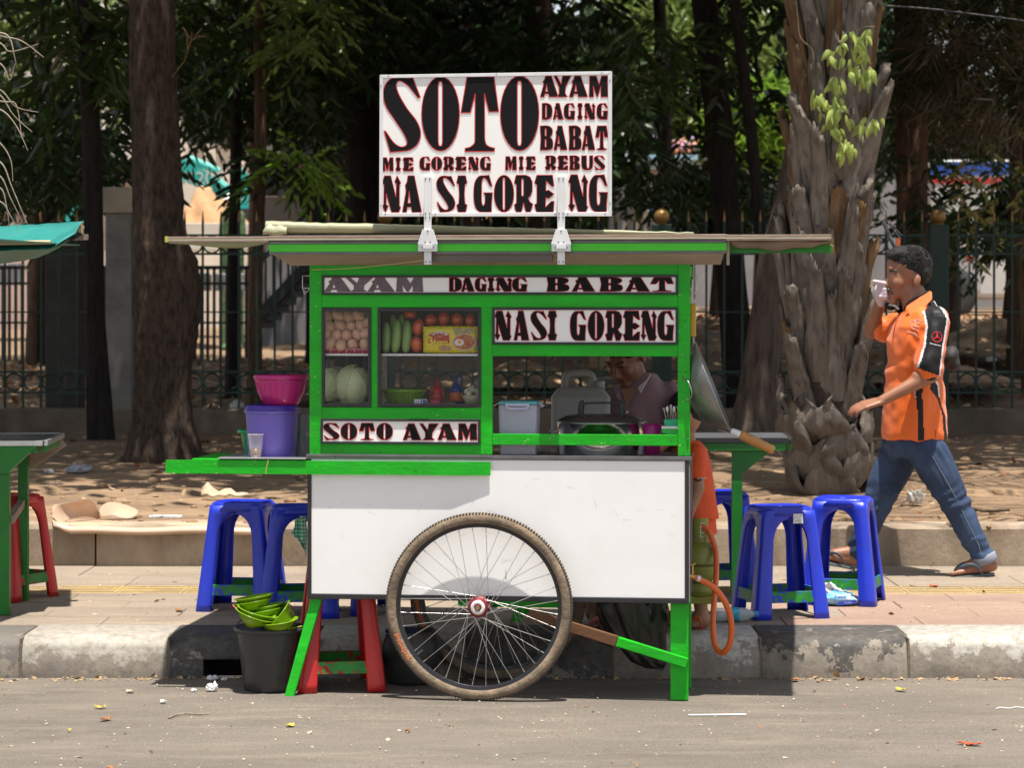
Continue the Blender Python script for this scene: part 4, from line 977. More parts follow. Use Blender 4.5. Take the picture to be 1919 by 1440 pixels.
# jerrycans standing behind the cart on the pavement side table
def jerrycan(px, py, Yd, s_, label, rz=0.):
    e = empty('jerrycan', at(px, py, Yd), rz, label, 'jerrycan', 'white jerrycans behind the counter')
    Jc = mat('milky_plastic', (.36, .365, .37), .45, var=.08, scale=3, bump=.15, bscale=5, transl=.15, grime=.3, gscale=3, gcol=(.3, .27, .22))
    w, d, h = .115*s_, .075*s_, .30*s_
    MB().hexa([(-w, -d, 0), (w, -d, 0), (w, d, 0), (-w, d, 0), (-w, -d, h*.80), (w, -d, h*.80), (w, d, h*.80), (-w, d, h*.80)]).hexa([(-w, -d, h*.80), (w, -d, h*.80), (w, d, h*.80), (-w, d, h*.80), (-w*.75, -d*.7, h*.93), (w*.75, -d*.7, h*.93), (w*.75, d*.7, h*.93), (-w*.75, d*.7, h*.93)]).build('body', Jc, e, bev=.018, seg=3, weld=True)
    MB().tube(catmull([(-w*.55, 0, h*.90), (-w*.50, 0, h*1.06), (-w*.3, 0, h*1.10), (w*.25, 0, h*1.10), (w*.42, 0, h*1.04), (w*.45, 0, h*.90)], 6), .016*s_, 10).build('handle', Jc, e)
    MB().lathe([(0, 0), (.026*s_, 0), (.026*s_, .03*s_), (.022*s_, .034*s_), (0, .034*s_)], 20, c=(w*.62, 0, h*.90)).build('cap', Jc, e)
    return e
jerrycan(1088, 858, 9.75, 1.02, 'white jerrycan with a moulded handle, nearest the steel pot'); jerrycan(1138, 862, 9.98, .98, 'white jerrycan half hidden behind the nearer one', .1)
tb = empty('side_table', at(1100, 872, 9.87), -TH, 'low table behind the cart carrying the two jerrycans', 'table')
MB().box(-.30, .22, -.16, .17, -.03, .0).build('tabletop', Beige, tb, bev=.003)
zl = at(1100, 872, 9.87).z-.17
for (x, y) in ((-.27, .14), (.19, .14), (-.27, -.12), (.19, -.12)): MB().box(x-.02, x+.02, y-.02, y+.02, -zl, -.0305).build('leg', G_paint, tb)
tb.location.z = at(1100, 862, 9.87).z-.003

# on the left shelf: purple bucket, pink bowl, green basin, plastic cup, clear jar
Purp = mat('purple_plastic', (.145, .105, .47), .38, var=.05, scale=2, coat=.15); Purd = mat('dark_purple_plastic', (.055, .02, .30), .38)
e, p = thing_at('bucket', 510, 858, .14, 'purple plastic bucket with a dark purple lid on the cart shelf', 'bucket')
s_ = PX*1.02
MB().lathe([(0, 0), (44*s_, 0), (45*s_, .004), (50*s_, 90*s_), (50*s_, 92*s_)], 40).build('bucket_body', Purp, e)
MB().lathe([(50*s_, 85*s_), (53*s_, 85*s_), (53*s_, 88*s_), (51*s_, 89.5*s_)], 40).build('rim', Purp, e)
lid = MB().lathe([(52*s_, 89.8*s_), (51*s_, 94*s_), (48*s_, 99*s_), (46*s_, 100*s_), (44*s_, 97*s_), (0, 97*s_)], 40).build('lid', Purd, e)
zt_ = CW(510, 858, .14).z+97*s_
Pink = mat('pink_plastic', (.60, .03, .24), .3, var=.06, scale=3, coat=.2, transl=.25)
e = empty('mixing_bowl', CW(527, 758, .14), -TH, 'bright pink ribbed mixing bowl resting on the purple bucket lid', 'bowl'); e.location.z = zt_+.001
MB().lathe([(0, 0), (28*s_, 0), (34*s_, 6*s_), (44*s_, 26*s_), (48.5*s_, 46*s_), (49*s_, 51*s_)], 48).build('bowl_body', Pink, e, solid=.0015)
MB().lathe([(48.5*s_, 50*s_), (52*s_, 51*s_), (52.5*s_, 56*s_), (50*s_, 59*s_), (47*s_, 58*s_)], 48).build('rim', Pink, e)
for k in range(24):
    a = 2*pi*k/24; pr = [(34.5, 7), (40, 17), (44.5, 27), (47.5, 38), (49, 47)]
    MB().tube([Vector((r_*s_*cos(a), r_*s_*sin(a), z*s_)) for r_, z in pr], .0012, 5).build('rib', Pink, e)
e, p = thing_at('basin', 512, 858, .27, 'green plastic basin standing behind the purple bucket', 'basin')
Gb = mat('sea_green_plastic', (.005, .30, .10), .35)
MB().lathe([(0, 0), (52*s_, 0), (62*s_, 48*s_), (62.5*s_, 50*s_)], 40).build('basin_body', Gb, e, solid=.0015)
MB().lathe([(62*s_, 47*s_), (68*s_, 48*s_), (68*s_, 53*s_), (63*s_, 54*s_)], 40).build('rim', Gb, e)
e, p = thing_at('plastic_cup', 479, 859, .0, 'clear plastic cup one third full of brown tea', 'cup')
Cpl = mat('clear_cup', (.62, .60, .62), .15, alpha=.35)
MB().lathe([(0, 0), (9.8*s_, 0), (14*s_, 42*s_), (15*s_, 43*s_), (15*s_, 45*s_), (13.6*s_, 44*s_)], 28).build('cup_wall', Cpl, e)
MB().lathe([(0, .001), (9.4*s_, .001), (11.3*s_, 17*s_), (0, 17*s_)], 28).build('tea', mat('brown_tea', (.16, .09, .05), .2), e)
e, p = thing_at('jar', 566, 858, .24, 'cloudy clear jar squeezed between the purple bucket and the cart', 'jar')
MB().lathe([(0, 0), (17*s_, 0), (18*s_, 3*s_), (18*s_, 66*s_), (13*s_, 80*s_), (12*s_, 84*s_), (0, 84*s_)], 24).build('jar_wall', mat('cloudy_plastic', (.40, .40, .42), .3, alpha=.6), e)

# wok hanging on the right side, with a yellow-handled turner behind it
M_wok = mat('wok_steel', (.30, .30, .29), .38, .7, var=.15, scale=8, bump=.1, bscale=14, grime=.3, gscale=7, gcol=(.12, .13, .12))
e, p = thing_at('wok', 1334, 712, .12, 'grey steel wok with a turned wooden handle hanging on the side of the cart', 'wok')
A_ = Cp(1301, 640, .12); B_ = Cp(1368, 806, .12); C0 = (A_+B_)/2; ax_ = (B_-A_); R_ = ax_.length/2; dn = ax_.normalized(); nrm = Vector((dn.z, 0, -dn.x))
if nrm.x < 0: nrm = -nrm
pc = Cp(1334, 712, .12); n = 40; prf_ = [(1.0, .0), (.985, .012), (.9, .055), (.72, .118), (.5, .165), (.25, .19), (.0, .198)]
vs = []
for (rr, dd) in prf_:
    for k in range(n):
        t = 2*pi*k/n; q = C0-pc+dn*(R_*rr*cos(t))+Vector((0, 1, 0))*(R_*rr*sin(t))-nrm*(dd*.52)
        vs.append(q)
b = MB().add(vs, [(i*n+k, i*n+(k+1) % n, (i+1)*n+(k+1) % n, (i+1)*n+k) for i in range(len(prf_)-1) for k in range(n)], 0, True)
b.build('bowl', M_wok, e, solid=.0018, weld=True)
MB().tube([C0-pc+dn*(R_*cos(2*pi*k/48))+Vector((0, R_*sin(2*pi*k/48), 0)) for k in range(48)], .0026, 8, closed=True).build('rim', M_wok, e)
MB().tube(catmull([C0-pc-nrm*.10+dn*.02+Vector((0, -.125, 0)), C0-pc-nrm*.075+dn*.0+Vector((0, -.155, 0)), C0-pc-nrm*.07-dn*.045+Vector((0, -.150, 0)), C0-pc-nrm*.085-dn*.07+Vector((0, -.120, 0))], 6), .003, 8).build('side_grip', M_wok, e)
h0 = Cp(1340, 796, .12)-pc; h1 = Cp(1370, 808, .12)-pc; h2 = Cp(1387, 815, .12)-pc; h3 = Cp(1451, 845, .12)-pc
MB().tube([h0, h1], .005, 8, flat=.6).tube([Cp(1345, 806, .12)-pc, Cp(1372, 812, .12)-pc], .003, 8).build('tang', M_wok, e)
MB().tube([h1, h1.lerp(h2, .3), h2], [.011, .013, .014], 16).build('ferrule', AluW, e)
pts = [h2.lerp(h3, t) for t in [0, .02, .06, .09, .11, .13, .4, .6, .62, .64, .66, .74, .76, .78, .80, .82, .9, .97, 1]]
rr = [.013, .0165, .0175, .0175, .0165, .0175, .0185, .018, .018, .0165, .018, .0175, .0165, .0175, .0165, .0175, .0175, .015, .009]
MB().tube(pts, rr, 20).build('handle', mat('varnished_wood', (.46, .20, .035), .3, var=.12, scale=5, coat=.5, stretch=(3, 3, 1)), e)
MB().tube([Cp(1296, 556, .10)-pc, Cp(1297, 600, .10)-pc, Cp(1301, 642, .12)-pc], .0022, 6).build('hanging_wire', Alu, e)
e, p = thing_at('turner', 1299, 600, .06, 'long steel turner with a yellow handle hanging on the side of the cart', 'turner')
MB().box(-.0105, .0105, -.006, .006, -.062, .062).build('handle', mat('yellow_plastic', (.62, .36, .03), .4), e, bev=.004, seg=3)
MB().tube([(0, 0, -.062), (.0, 0, -.17)], .004, 8).box(-.012, .012, -.002, .002, -.24, -.17).build('shaft', M_wok, e)
MB().tube(catmull([(.004, 0, .062), (.012, 0, .060), (.018, 0, .068), (.024, 0, .078)], 4), .0012, 5).build('loop', Alu, e)

# gas cylinder with orange hose
GC = empty('gas_cylinder', at(1313, 1104, 9.62), .2, 'small olive green gas cylinder beside the cart end', 'gas cylinder')
M_gas = mat('chipped_green_enamel', (.22, .25, .035), .38, var=.15, scale=8, bump=.15, coat=.2, col2=(.05, .05, .02), amt=.14, ascale=28, asoft=.03, grime=.4, gscale=6, gcol=(.08, .07, .03))
s_ = 9.62/F
MB().lathe([(0, 8*s_), (14*s_, 10*s_), (28*s_, 19*s_), (34*s_, 32*s_), (34.5*s_, 44*s_)], 36).build('lower_shell', M_gas, GC)
MB().lathe([(34.5*s_, 49*s_), (34*s_, 66*s_), (28*s_, 79*s_), (17*s_, 87*s_), (0, 90*s_)], 36).build('upper_shell', M_gas, GC)
MB().lathe([(34.6*s_, 44*s_), (35.4*s_, 45*s_), (35.4*s_, 48*s_), (34.6*s_, 49*s_)], 36).build('weld_seam', mat('weld', (.10, .09, .03), .6), GC)
MB().lathe([(24*s_, -12*s_), (27*s_, -12*s_), (27*s_, 12*s_), (24*s_, 12*s_)], 36).build('foot_ring', M_gas, GC)
b = MB()
for k in range(16):
    a0 = radians(150+k*12); a1 = radians(150+(k+1)*12)
    for r0_ in (13*s_,):
        z1 = 133*s_-(6*s_ if k in (0, 15) else 0)
        b.hexa([(r0_*cos(a0), r0_*sin(a0), 84*s_), ((r0_+.004)*cos(a0), (r0_+.004)*sin(a0), 84*s_), ((r0_+.004)*cos(a1), (r0_+.004)*sin(a1), 84*s_), (r0_*cos(a1), r0_*sin(a1), 84*s_),
                (r0_*cos(a0), r0_*sin(a0), z1), ((r0_+.004)*cos(a0), (r0_+.004)*sin(a0), z1), ((r0_+.004)*cos(a1), (r0_+.004)*sin(a1), z1), (r0_*cos(a1), r0_*sin(a1), z1)])
b.build('collar', M_gas, GC, weld=True)
MB().lathe([(5*s_, 88*s_), (5*s_, 108*s_), (7*s_, 110*s_), (7*s_, 120*s_), (3*s_, 122*s_)], 14).build('valve', mat('brass', (.45, .32, .12), .35, .9), GC)
text('12.22', .030, (-.003, -.0335, 112*s_), GC, mat('chalk_white', (.6, .6, .55), .8), rot=(pi/2, pi/2, 0), name='marking')
GC.location.z = at(1313, 1104, 9.62).z
# platform carrying the cylinder
e = empty('cylinder_stand', (at(1313, 1104, 9.62).x, 9.62, at(1313, 1104, 9.62).z-12*s_), -TH, 'yellow-green stand under the gas cylinder', 'stand')
MB().box(-.11, .064, -.05, .06, -.030, -.0005).build('platform', mat('ochre_paint', (.25, .26, .03), .5, grime=.5), e, bev=.003)
hz_ = e.location.z-.163
for (x, y) in ((-.09, .04), (-.09, -.03)): MB().box(x-.012, x+.012, y-.012, y+.012, -hz_, -.031).build('leg', G_paint, e)
M_hose = mat('orange_hose', (.72, .13, .02), .38, var=.06, scale=10, coat=.15, grime=.12, gscale=20)
P_ = lambda x, y, Y: at(x, y, Y)
hp = [P_(1314, 985, 9.60), P_(1330, 1000, 9.58), P_(1341, 1035, 9.55), P_(1342, 1080, 9.42), P_(1338, 1130, 9.30), P_(1336, 1180, 9.24), P_(1342, 1214, 9.2), P_(1355, 1224, 9.17), P_(1368, 1205, 9.14), P_(1370, 1165, 9.11), P_(1358, 1128, 9.08), P_(1335, 1100, 9.06), P_(1300, 1082, 9.04)]
e = empty('gas_hose', hp[7], 0, 'orange rubber gas hose hanging in a loop from the cylinder', 'hose')
MB().tube([q-hp[7] for q in catmull(hp, 8)], .0115, 14).build('tube', M_hose, e)
MB().tube([P_(1311, 1086, 9.045)-hp[7], P_(1305, 1084, 9.042)-hp[7]], .0135, 14).build('clamp', Alu, e)
MB().tube([P_(1303, 1083, 9.04)-hp[7], P_(1291, 1080, 9.03)-hp[7]], .0085, 10).tube([P_(1297, 1083, 9.035)-hp[7], P_(1297, 1058, 9.035)-hp[7]], .006, 8).tube([P_(1292, 1060, 9.03)-hp[7], P_(1304, 1057, 9.03)-hp[7]], .004, 8).build('tap', mat('brass', (.45, .32, .12), .35, .9), e)

# black plastic bag hanging below the cart
M_bag = mat('black_bin_bag', (.012, .012, .013), .22, var=.1, bump=.5, bscale=9, stretch=(3, 3, .7))
o_ = Cp(1195, 1130, .20)
b = MB(); prof_ = [(.125, .002), (.126, -.02), (.121, -.05), (.112, -.09), (.099, -.13), (.084, -.17), (.070, -.205), (.060, -.232), (.038, -.248), (.0, -.254)]
n = 48; vs = []
for (r_, z) in prof_:
    for k in range(n):
        t = 2*pi*k/n; q = r_*(1+.11*sin(t*9+z*14+2*nz(z*9))*(1 if r_ > .02 else 0)+.12*nz(cos(t)*2.5, sin(t)*2.5, z*9)+.05*nz(cos(t)*7, sin(t)*7, z*30))
        vs.append((q*cos(t)+.098-r_*.98, q*sin(t)*.6, z*(1+.06*nz(cos(t)*2, 5))))
b.add(vs, [(i*n+k, i*n+(k+1) % n, (i+1)*n+(k+1) % n, (i+1)*n+k) for i in range(len(prof_)-1) for k in range(n)], 0, True)
o = b.build('bin_bag', M_bag, None, CW(1195, 1126, .20), (0, 0, -TH)); tag(o, 'full black plastic bag hanging under the right end of the cart', 'plastic bag')

# checked green cloth hanging at the left edge of the cart
M_gchk = mat('green_check_cloth', (.03, .20, .10), .9, bump=.2)
_N = M_gchk.node_tree.nodes; _L = M_gchk.node_tree.links; _tc = _N.new('ShaderNodeTexCoord'); _br = _N.new('ShaderNodeTexBrick')
_mp = _N.new('ShaderNodeMapping'); _mp.inputs['Rotation'].default_value = (pi/2, .6, 0); _L.new(_tc.outputs['Object'], _mp.inputs[0]); _L.new(_mp.outputs[0], _br.inputs[0])
_br.offset = 0; _br.inputs['Scale'].default_value = 1; _br.inputs['Brick Width'].default_value = .014; _br.inputs['Row Height'].default_value = .014; _br.inputs['Mortar Size'].default_value = .0016
_br.inputs['Color1'].default_value = (.02, .17, .09, 1); _br.inputs['Color2'].default_value = (.03, .26, .14, 1); _br.inputs['Mortar'].default_value = (.40, .50, .42, 1)
_L.new(_br.outputs[0], _N['Principled BSDF'].inputs['Base Color'])
o_ = CW(572, 968, .10); b = MB(); vs = []; n = 14
for i in range(n+1):
    for j in range(7):
        t = i/n; w_ = .0+.050*sin(pi*min(1, t*.9+.1))**.7+.006*sin(t*14)
        vs.append((.004-w_*(j/6), .012*sin(j*1.5+t*4), -.155*t*(1-.25*j/6)+(.0)))
b.add(vs, [(i*7+k, (i+1)*7+k, (i+1)*7+k+1, i*7+k+1) for i in range(n) for k in range(6)], 0, True)
tag(b.build('dish_cloth', M_gchk, None, o_, (0, 0, -TH), solid=.002), 'green checked dish cloth hanging at the left edge of the cart', 'cloth')

# ------------------------------------------------------------------ stools
def stool_set(m, name='plastic_stool', H=.46, top=.115, bot=.165):
    e = empty(name, (0, 0, 0))
    def hw(z): return lerp(bot, top, z/H)
    za, zarch = .115, H-.045             # top of the cross bar, crown of the arch
    zz = [0, .03, .06, za]+[za+(zarch-za)*t for t in (.1, .25, .4, .55, .7, .8, .88, .94, .98, 1)]
    def inner(z):                        # half width of the opening at height z
        w = hw(z)
        if z < za-.048: return w*.58
        t = (z-za)/(zarch-za)
        return w*.58*(1-max(0, (t-.66)/.34)**2.2)**.5 if t > .66 else w*.58
    leg = MB(); th_ = .004
    for side in (0, 1):
        vs = []; nl = 0
        lev = zz+[H-.012]
        for z in lev:
            w = hw(z); q = inner(z) if z <= zarch else 0
            rc = .018                     # rounded corner
            row_ = [(w-rc*.3, w-rc*.3), (w-rc*.1, w-rc*.75), (w, w-rc*1.3), (w, q+.005), (w-.006, q)]
            for (o_u, o_s) in row_:
                vs.append((o_s, -o_u, z) if side == 0 else (o_u, -o_s, z))
        K = 5
        fs = [(i*K+k, i*K+k+1, (i+1)*K+k+1, (i+1)*K+k) for i in range(len(lev)-1) for k in range(K-1)]
        if side == 0: fs = [f[::-1] for f in fs]
        leg.add(vs, fs, 0, True)
    lm = leg.mesh('leg', m)
    for k in range(4): link('leg', lm, e, None, (0, 0, k*pi/2), solid=.005, weld=True)
    # cross bars with daubs of green paint
    bar = MB(); z0, z1 = za-.046, za
    w0, w1 = hw(z0), hw(z1)
    a0, a1 = w0*.60, w1*.60
    bar.hexa([(-a0, -w0+.001, z0), (a0, -w0+.001, z0), (a0, -w0+.006, z0), (-a0, -w0+.006, z0), (-a1, -w1+.001, z1), (a1, -w1+.001, z1), (a1, -w1+.010, z1), (-a1, -w1+.010, z1)])
    pm = mat(m.name+'_daubed', (.012, .20, .02), .5, var=.2, scale=20, col2=tuple(m['c']), amt=.45, ascale=28, asoft=.02)
    bm_ = bar.mesh('cross_bar', pm)
    for k in range(4): link('cross_bar', bm_, e, None, (0, 0, k*pi/2), bev=.001, seg=1)
    s = MB(); n = 32; vs = []
    def rr(t, w, r): # rounded square
        c, s_ = cos(t), sin(t); k_ = (abs(c)**5+abs(s_)**5)**(-1/5); return (w*c*k_, w*s_*k_)
    for (w, z) in ((hw(H-.05)+.002, H-.035), (top+.004, H-.016), (top+.002, H-.004), (top-.006, H), (top-.02, H), (top-.03, H-.003), (.02, H-.003), (.016, H-.008)):
        for k in range(n): vs.append((*rr(2*pi*(k+.5)/n, w, 0), z))
    s.add(vs, [(i*n+k, i*n+(k+1) % n, (i+1)*n+(k+1) % n, (i+1)*n+k) for i in range(7) for k in range(n)], 0, True)
    s.add(vs[-n:], [tuple(range(n))])
    s.build('seat', m, e, solid=.002)
    return e
def plast(name, c, **k):
    m = mat(name, c, .36, var=.10, scale=3, coat=.12, grime=.35, gscale=8, gcol=tuple(q*.35+.02 for q in c), bump=.12, bscale=25, **k); m['c'] = c; return m
M_blue = plast('blue_plastic', (.012, .034, .56)); M_red = plast('red_plastic', (.27, .005, .009))
PZ = .161
blue = stool_set(M_blue); red = stool_set(M_red)
def wat(px, Y): return (px-CX)/F*Y
def put(proto, px, Y, rz, z, label, group, first):
    loc = (wat(px, Y), Y, z)
    if first: e = proto; e.location = loc; e.rotation_euler = (0, 0, rz); e['label'] = label; e['group'] = group
    else: e = copy_tree(proto, None, loc, rz, label, group)
    e['category'] = 'stool'; return e
st1 = put(blue, 455, 10.45, radians(-9), PZ, 'leftmost blue plastic stool, beside the black bucket of bowls', 'blue plastic stools', True)
put(blue, 562, 10.22, radians(4), PZ, 'blue plastic stool half hidden by the left edge of the cart', 'blue plastic stools', False)
s3 = put(blue, 1461, 10.20, radians(14), PZ, 'blue plastic stool with a white sticker, in front of the green bench', 'blue plastic stools', False)
put(blue, 1580, 10.68, radians(-17), PZ, 'rightmost blue plastic stool, next to the tissue pack', 'blue plastic stools', False)
put(blue, 1346, 11.05, radians(8), PZ, 'blue plastic stool standing behind the leg of the green bench', 'blue plastic stools', False)
put(blue, 702, 10.35, radians(30), PZ, 'blue plastic stool whose legs show below the cart, left of the wheel', 'blue plastic stools', False)
put(red, 636, 9.27, radians(8), .004, 'dark red plastic stool on the road under the left end of the cart', 'red plastic stools', True)
put(red, 14, 10.83, radians(-28), PZ, 'red plastic stool behind the table at the left edge', 'red plastic stools', False)
b = MB(); b.add([(-.022, 0, -.020), (.022, 0, -.020), (.020, .0, .020), (-.020, 0, .020)], [(0, 1, 2, 3)])
hwz = lerp(.165, .115, .415/.46)
stk = b.build('sticker', mat('sticker_white', (.70, .70, .68), .5, var=.2, scale=90), s3, (.035, -hwz-.0055, .415), (-.10, 0, 0))
text('0321', .010, (.035, -hwz-.0065, .406), s3, K_trim, rot=(pi/2-.10, 0, 0))

# ------------------------------------------------------------------ tables left and right
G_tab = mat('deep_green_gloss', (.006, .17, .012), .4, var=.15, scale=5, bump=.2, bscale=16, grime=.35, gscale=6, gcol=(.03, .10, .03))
def tbl(name, label, corners, z, leg_pts, ap=.030):
    c = sum((Vector(q) for q in corners), Vector((0, 0, 0)))/4; e = empty(name, (c.x, c.y, PZ), 0, label, 'table')
    L_ = [Vector((q[0]-c.x, q[1]-c.y, 0)) for q in corners]; zt = z-PZ
    def slab(k, z0, z1): return [(q.x*k, q.y*k, z0) for q in L_]+[(q.x*k, q.y*k, z1) for q in L_]
    MB().hexa(slab(.995, zt-.008, zt)).build('tabletop', mat('slate_laminate', (.10, .105, .115), .3, var=.12, scale=4, grime=.3, gscale=5), e)
    for i in range(4):
        a, b_ = L_[i], L_[(i+1) % 4]; d = (b_-a).normalized()
        MB().beam(a+d*.011+Vector((0, 0, zt-.009)), b_-d*.011+Vector((0, 0, zt-.009)), .016, .022).build('edge_strip', Alu if 'left' in label else K_trim, e, bev=.001)
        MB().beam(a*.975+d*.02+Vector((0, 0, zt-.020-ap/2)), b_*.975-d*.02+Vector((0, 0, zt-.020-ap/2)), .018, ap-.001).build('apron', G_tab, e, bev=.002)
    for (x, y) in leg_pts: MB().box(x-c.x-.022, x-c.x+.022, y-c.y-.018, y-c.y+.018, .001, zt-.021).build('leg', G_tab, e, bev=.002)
    return e, c, zt
zT = at(85, 827, 10.18).z
fr = at(85, 827, 10.18); bk = at(118, 805, 10.85)
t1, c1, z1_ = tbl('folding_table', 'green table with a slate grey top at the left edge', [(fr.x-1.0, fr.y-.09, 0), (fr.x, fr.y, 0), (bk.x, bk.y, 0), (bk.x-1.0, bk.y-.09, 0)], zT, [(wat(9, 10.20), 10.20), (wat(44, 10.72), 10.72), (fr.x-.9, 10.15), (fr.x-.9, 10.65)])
x_ = wat(9, 10.20)-c1.x
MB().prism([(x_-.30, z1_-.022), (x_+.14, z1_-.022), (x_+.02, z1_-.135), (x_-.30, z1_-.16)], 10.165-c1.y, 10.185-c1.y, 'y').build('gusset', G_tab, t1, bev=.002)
MB().beam((x_+.02, 10.215-c1.y, .40), (wat(40, 10.70)-c1.x, 10.70-c1.y, .43), .03, .035).build('stretcher', Beige, t1, bev=.002)
MB().beam((wat(44, 10.72)-c1.x+.02, 10.74-c1.y, z1_-.13), (wat(44, 10.72)-c1.x+.17, 10.74-c1.y, z1_-.03), .02, .05).build('gusset', Beige, t1, bev=.002)
fr = at(1483, 822, 10.52); bk = at(1470, 799, 11.02)
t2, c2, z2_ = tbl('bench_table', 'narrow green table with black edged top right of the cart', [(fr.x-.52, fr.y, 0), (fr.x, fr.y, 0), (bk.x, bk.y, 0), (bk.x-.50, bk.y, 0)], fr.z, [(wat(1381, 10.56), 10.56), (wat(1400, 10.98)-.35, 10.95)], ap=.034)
x_ = wat(1381, 10.56)-c2.x
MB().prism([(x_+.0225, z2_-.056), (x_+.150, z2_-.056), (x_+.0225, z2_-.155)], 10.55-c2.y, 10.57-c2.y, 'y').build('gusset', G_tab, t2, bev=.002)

# ------------------------------------------------------------------ black bucket full of lime green bowls, dark tub
M_bb = mat('black_bucket_plastic', (.035, .035, .037), .36, var=.12, scale=6, grime=.3, gscale=6, gcol=(.08, .07, .06))
YB = 9.20; px_ = YB/F
e = empty('wash_bucket', (wat(507, YB), YB, .004), 0, 'black plastic bucket by the kerb, filled with lime green bowls', 'bucket')
MB().lathe([(0, 0), (48*px_, 0), (49*px_, .004), (63*px_, 112*px_), (63*px_, 116*px_)], 44).build('bucket_body', M_bb, e, solid=.002)
MB().lathe([(62*px_, 109*px_), (68*px_, 109*px_), (69*px_, 115*px_), (66*px_, 118*px_), (62*px_, 117*px_)], 44).build('rim', M_bb, e)
M_lb = mat('lime_bowl', (.23, .40, .012), .3, var=.06, scale=4, coat=.2, transl=.15)
bowl_me = MB().lathe([(0, 0), (.020, .0), (.022, .004), (.026, .005), (.050, .024), (.066, .045), (.072, .047), (.0725, .049), (.066, .049), (.048, .028), (.025, .010), (0, .009)], 36).mesh('bowl', M_lb)
bl = [(470, 1158, 9.11, .05, .34, 0), (474, 1151, 9.12, .05, .30, 0), (498, 1150, 9.19, -.02, -.16, 0), (500, 1142, 9.2, -.02, -.16, 0), (478, 1133, 9.18, -.02, -.17, 1), (480, 1125, 9.18, -.02, -.17, 1), (512, 1162, 9.16, .02, -.20, 0), (536, 1152, 9.15, .12, -.85, 0), (552, 1160, 9.2, .05, -1.15, 0), (524, 1170, 9.12, .08, -.12, 0)]
for i, (x, y, Y, rx, ry, g) in enumerate(bl):
    o = link('bowl', bowl_me, None, at(x, y+17, Y), (rx, ry, 0)); o.scale = (1.06, 1.06, 1.0)
    tag(o, ['lowest lime green bowl tilted over the left side of the bucket rim', 'lime green bowl nested in the lowest left one', 'lime green bowl in the middle of the pile, under the stack', 'lime green bowl lying second in the middle of the pile', 'lower of the two topmost lime green bowls', 'topmost lime green bowl of the bucket', 'lime green bowl lying flat in the heart of the bucket', 'lime green bowl standing on edge at the right of the pile', 'rightmost lime green bowl, standing on edge behind the other', 'lime green bowl sunk into the black bucket, mostly hidden'][i], 'bowl', 'lime green bowls in the black bucket')
o = MB().tube([at(436, 1135, 9.12)-at(436, 1135, 9.12), at(452, 1152, 9.09)-at(436, 1135, 9.12), at(490, 1172, 9.08)-at(436, 1135, 9.12)], .0028, 8).build('chopstick', mat('red_stick', (.40, .05, .03), .4), None, at(436, 1135, 9.12))
tag(o, 'thin red stick lying over the lime green bowls', 'stick')
p_ = at(540, 1180, 9.1)
o = MB().tube([Vector((0, 0, 0)), at(602, 1167, 9.22)-p_], .0026, 8).build('chopstick', mat('yellow_stick', (.42, .45, .06), .4), None, p_); tag(o, 'thin yellow-green stick poking out of the bucket to the right', 'stick')
YT = 9.38; s_ = YT/F
e = empty('wash_tub', (wat(770, YT), YT, .004), 0, 'dark grey tub standing behind the cart wheel', 'tub')
MB().lathe([(0, 0), (40*s_, 0), (44*s_, .01), (52*s_, 40*s_), (52*s_, 70*s_), (46*s_, 90*s_), (48*s_, 96*s_)], 40).build('tub_body', M_bb, e, solid=.003)
MB().tube(catmull([(-.06, -.10, .13), (-.02, -.125, .10), (.03, -.12, .075), (.08, -.10, .07)], 5), .006, 8).build('handle', M_bb, e)
# ------------------------------------------------------------------ people
def capsule(b, p0, p1, r0, r1, n=14, f0=1., up=None):
    """tapered limb with round ends; f0 flattens along the depth axis"""
    p0 = Vector(p0); p1 = Vector(p1); d = (p1-p0); L_ = d.length; d = d/L_ if L_ > 1e-6 else Vector((0, 0, 1))
    pts = []; rad = []
    for i in range(5): a = pi/2*(1-i/5); pts.append(p0-d*r0*sin(a)); rad.append(max(.0006, r0*cos(a)))
    for i in range(1, 8): t = i/8; pts.append(p0+d*L_*t); rad.append(lerp(r0, r1, t))
    for i in range(5): a = pi/2*i/5; pts.append(p1+d*r1*sin(a)); rad.append(max(.0006, r1*cos(a)))
    b.tube(pts, rad, n)
def eball(b, c, r, rot=(0, 0, 0), n=20, m=14):
    s_ = len(b.v); b.ball((0, 0, 0), r, n, m); M = Matrix.Translation(Vector(c)) @ Euler(rot).to_matrix().to_4x4(); b.xf(M, s_)
def loft(b, rings, n=28):
    """rings: (centre, half x, half y) closed stack of ellipses"""
    vs = []
    for (c, a, d) in rings:
        c = Vector(c)
        for k in range(n): t = 2*pi*k/n; vs.append(c+Vector((a*cos(t), d*sin(t), 0)))
    K = len(rings)
    b.add(vs, [(i*n+k, i*n+(k+1) % n, (i+1)*n+(k+1) % n, (i+1)*n+k) for i in range(K-1) for k in range(n)], 0, True)
    b.add(vs[:n], [tuple(range(n))[::-1]]); b.add(vs[-n:], [tuple(range(n))])
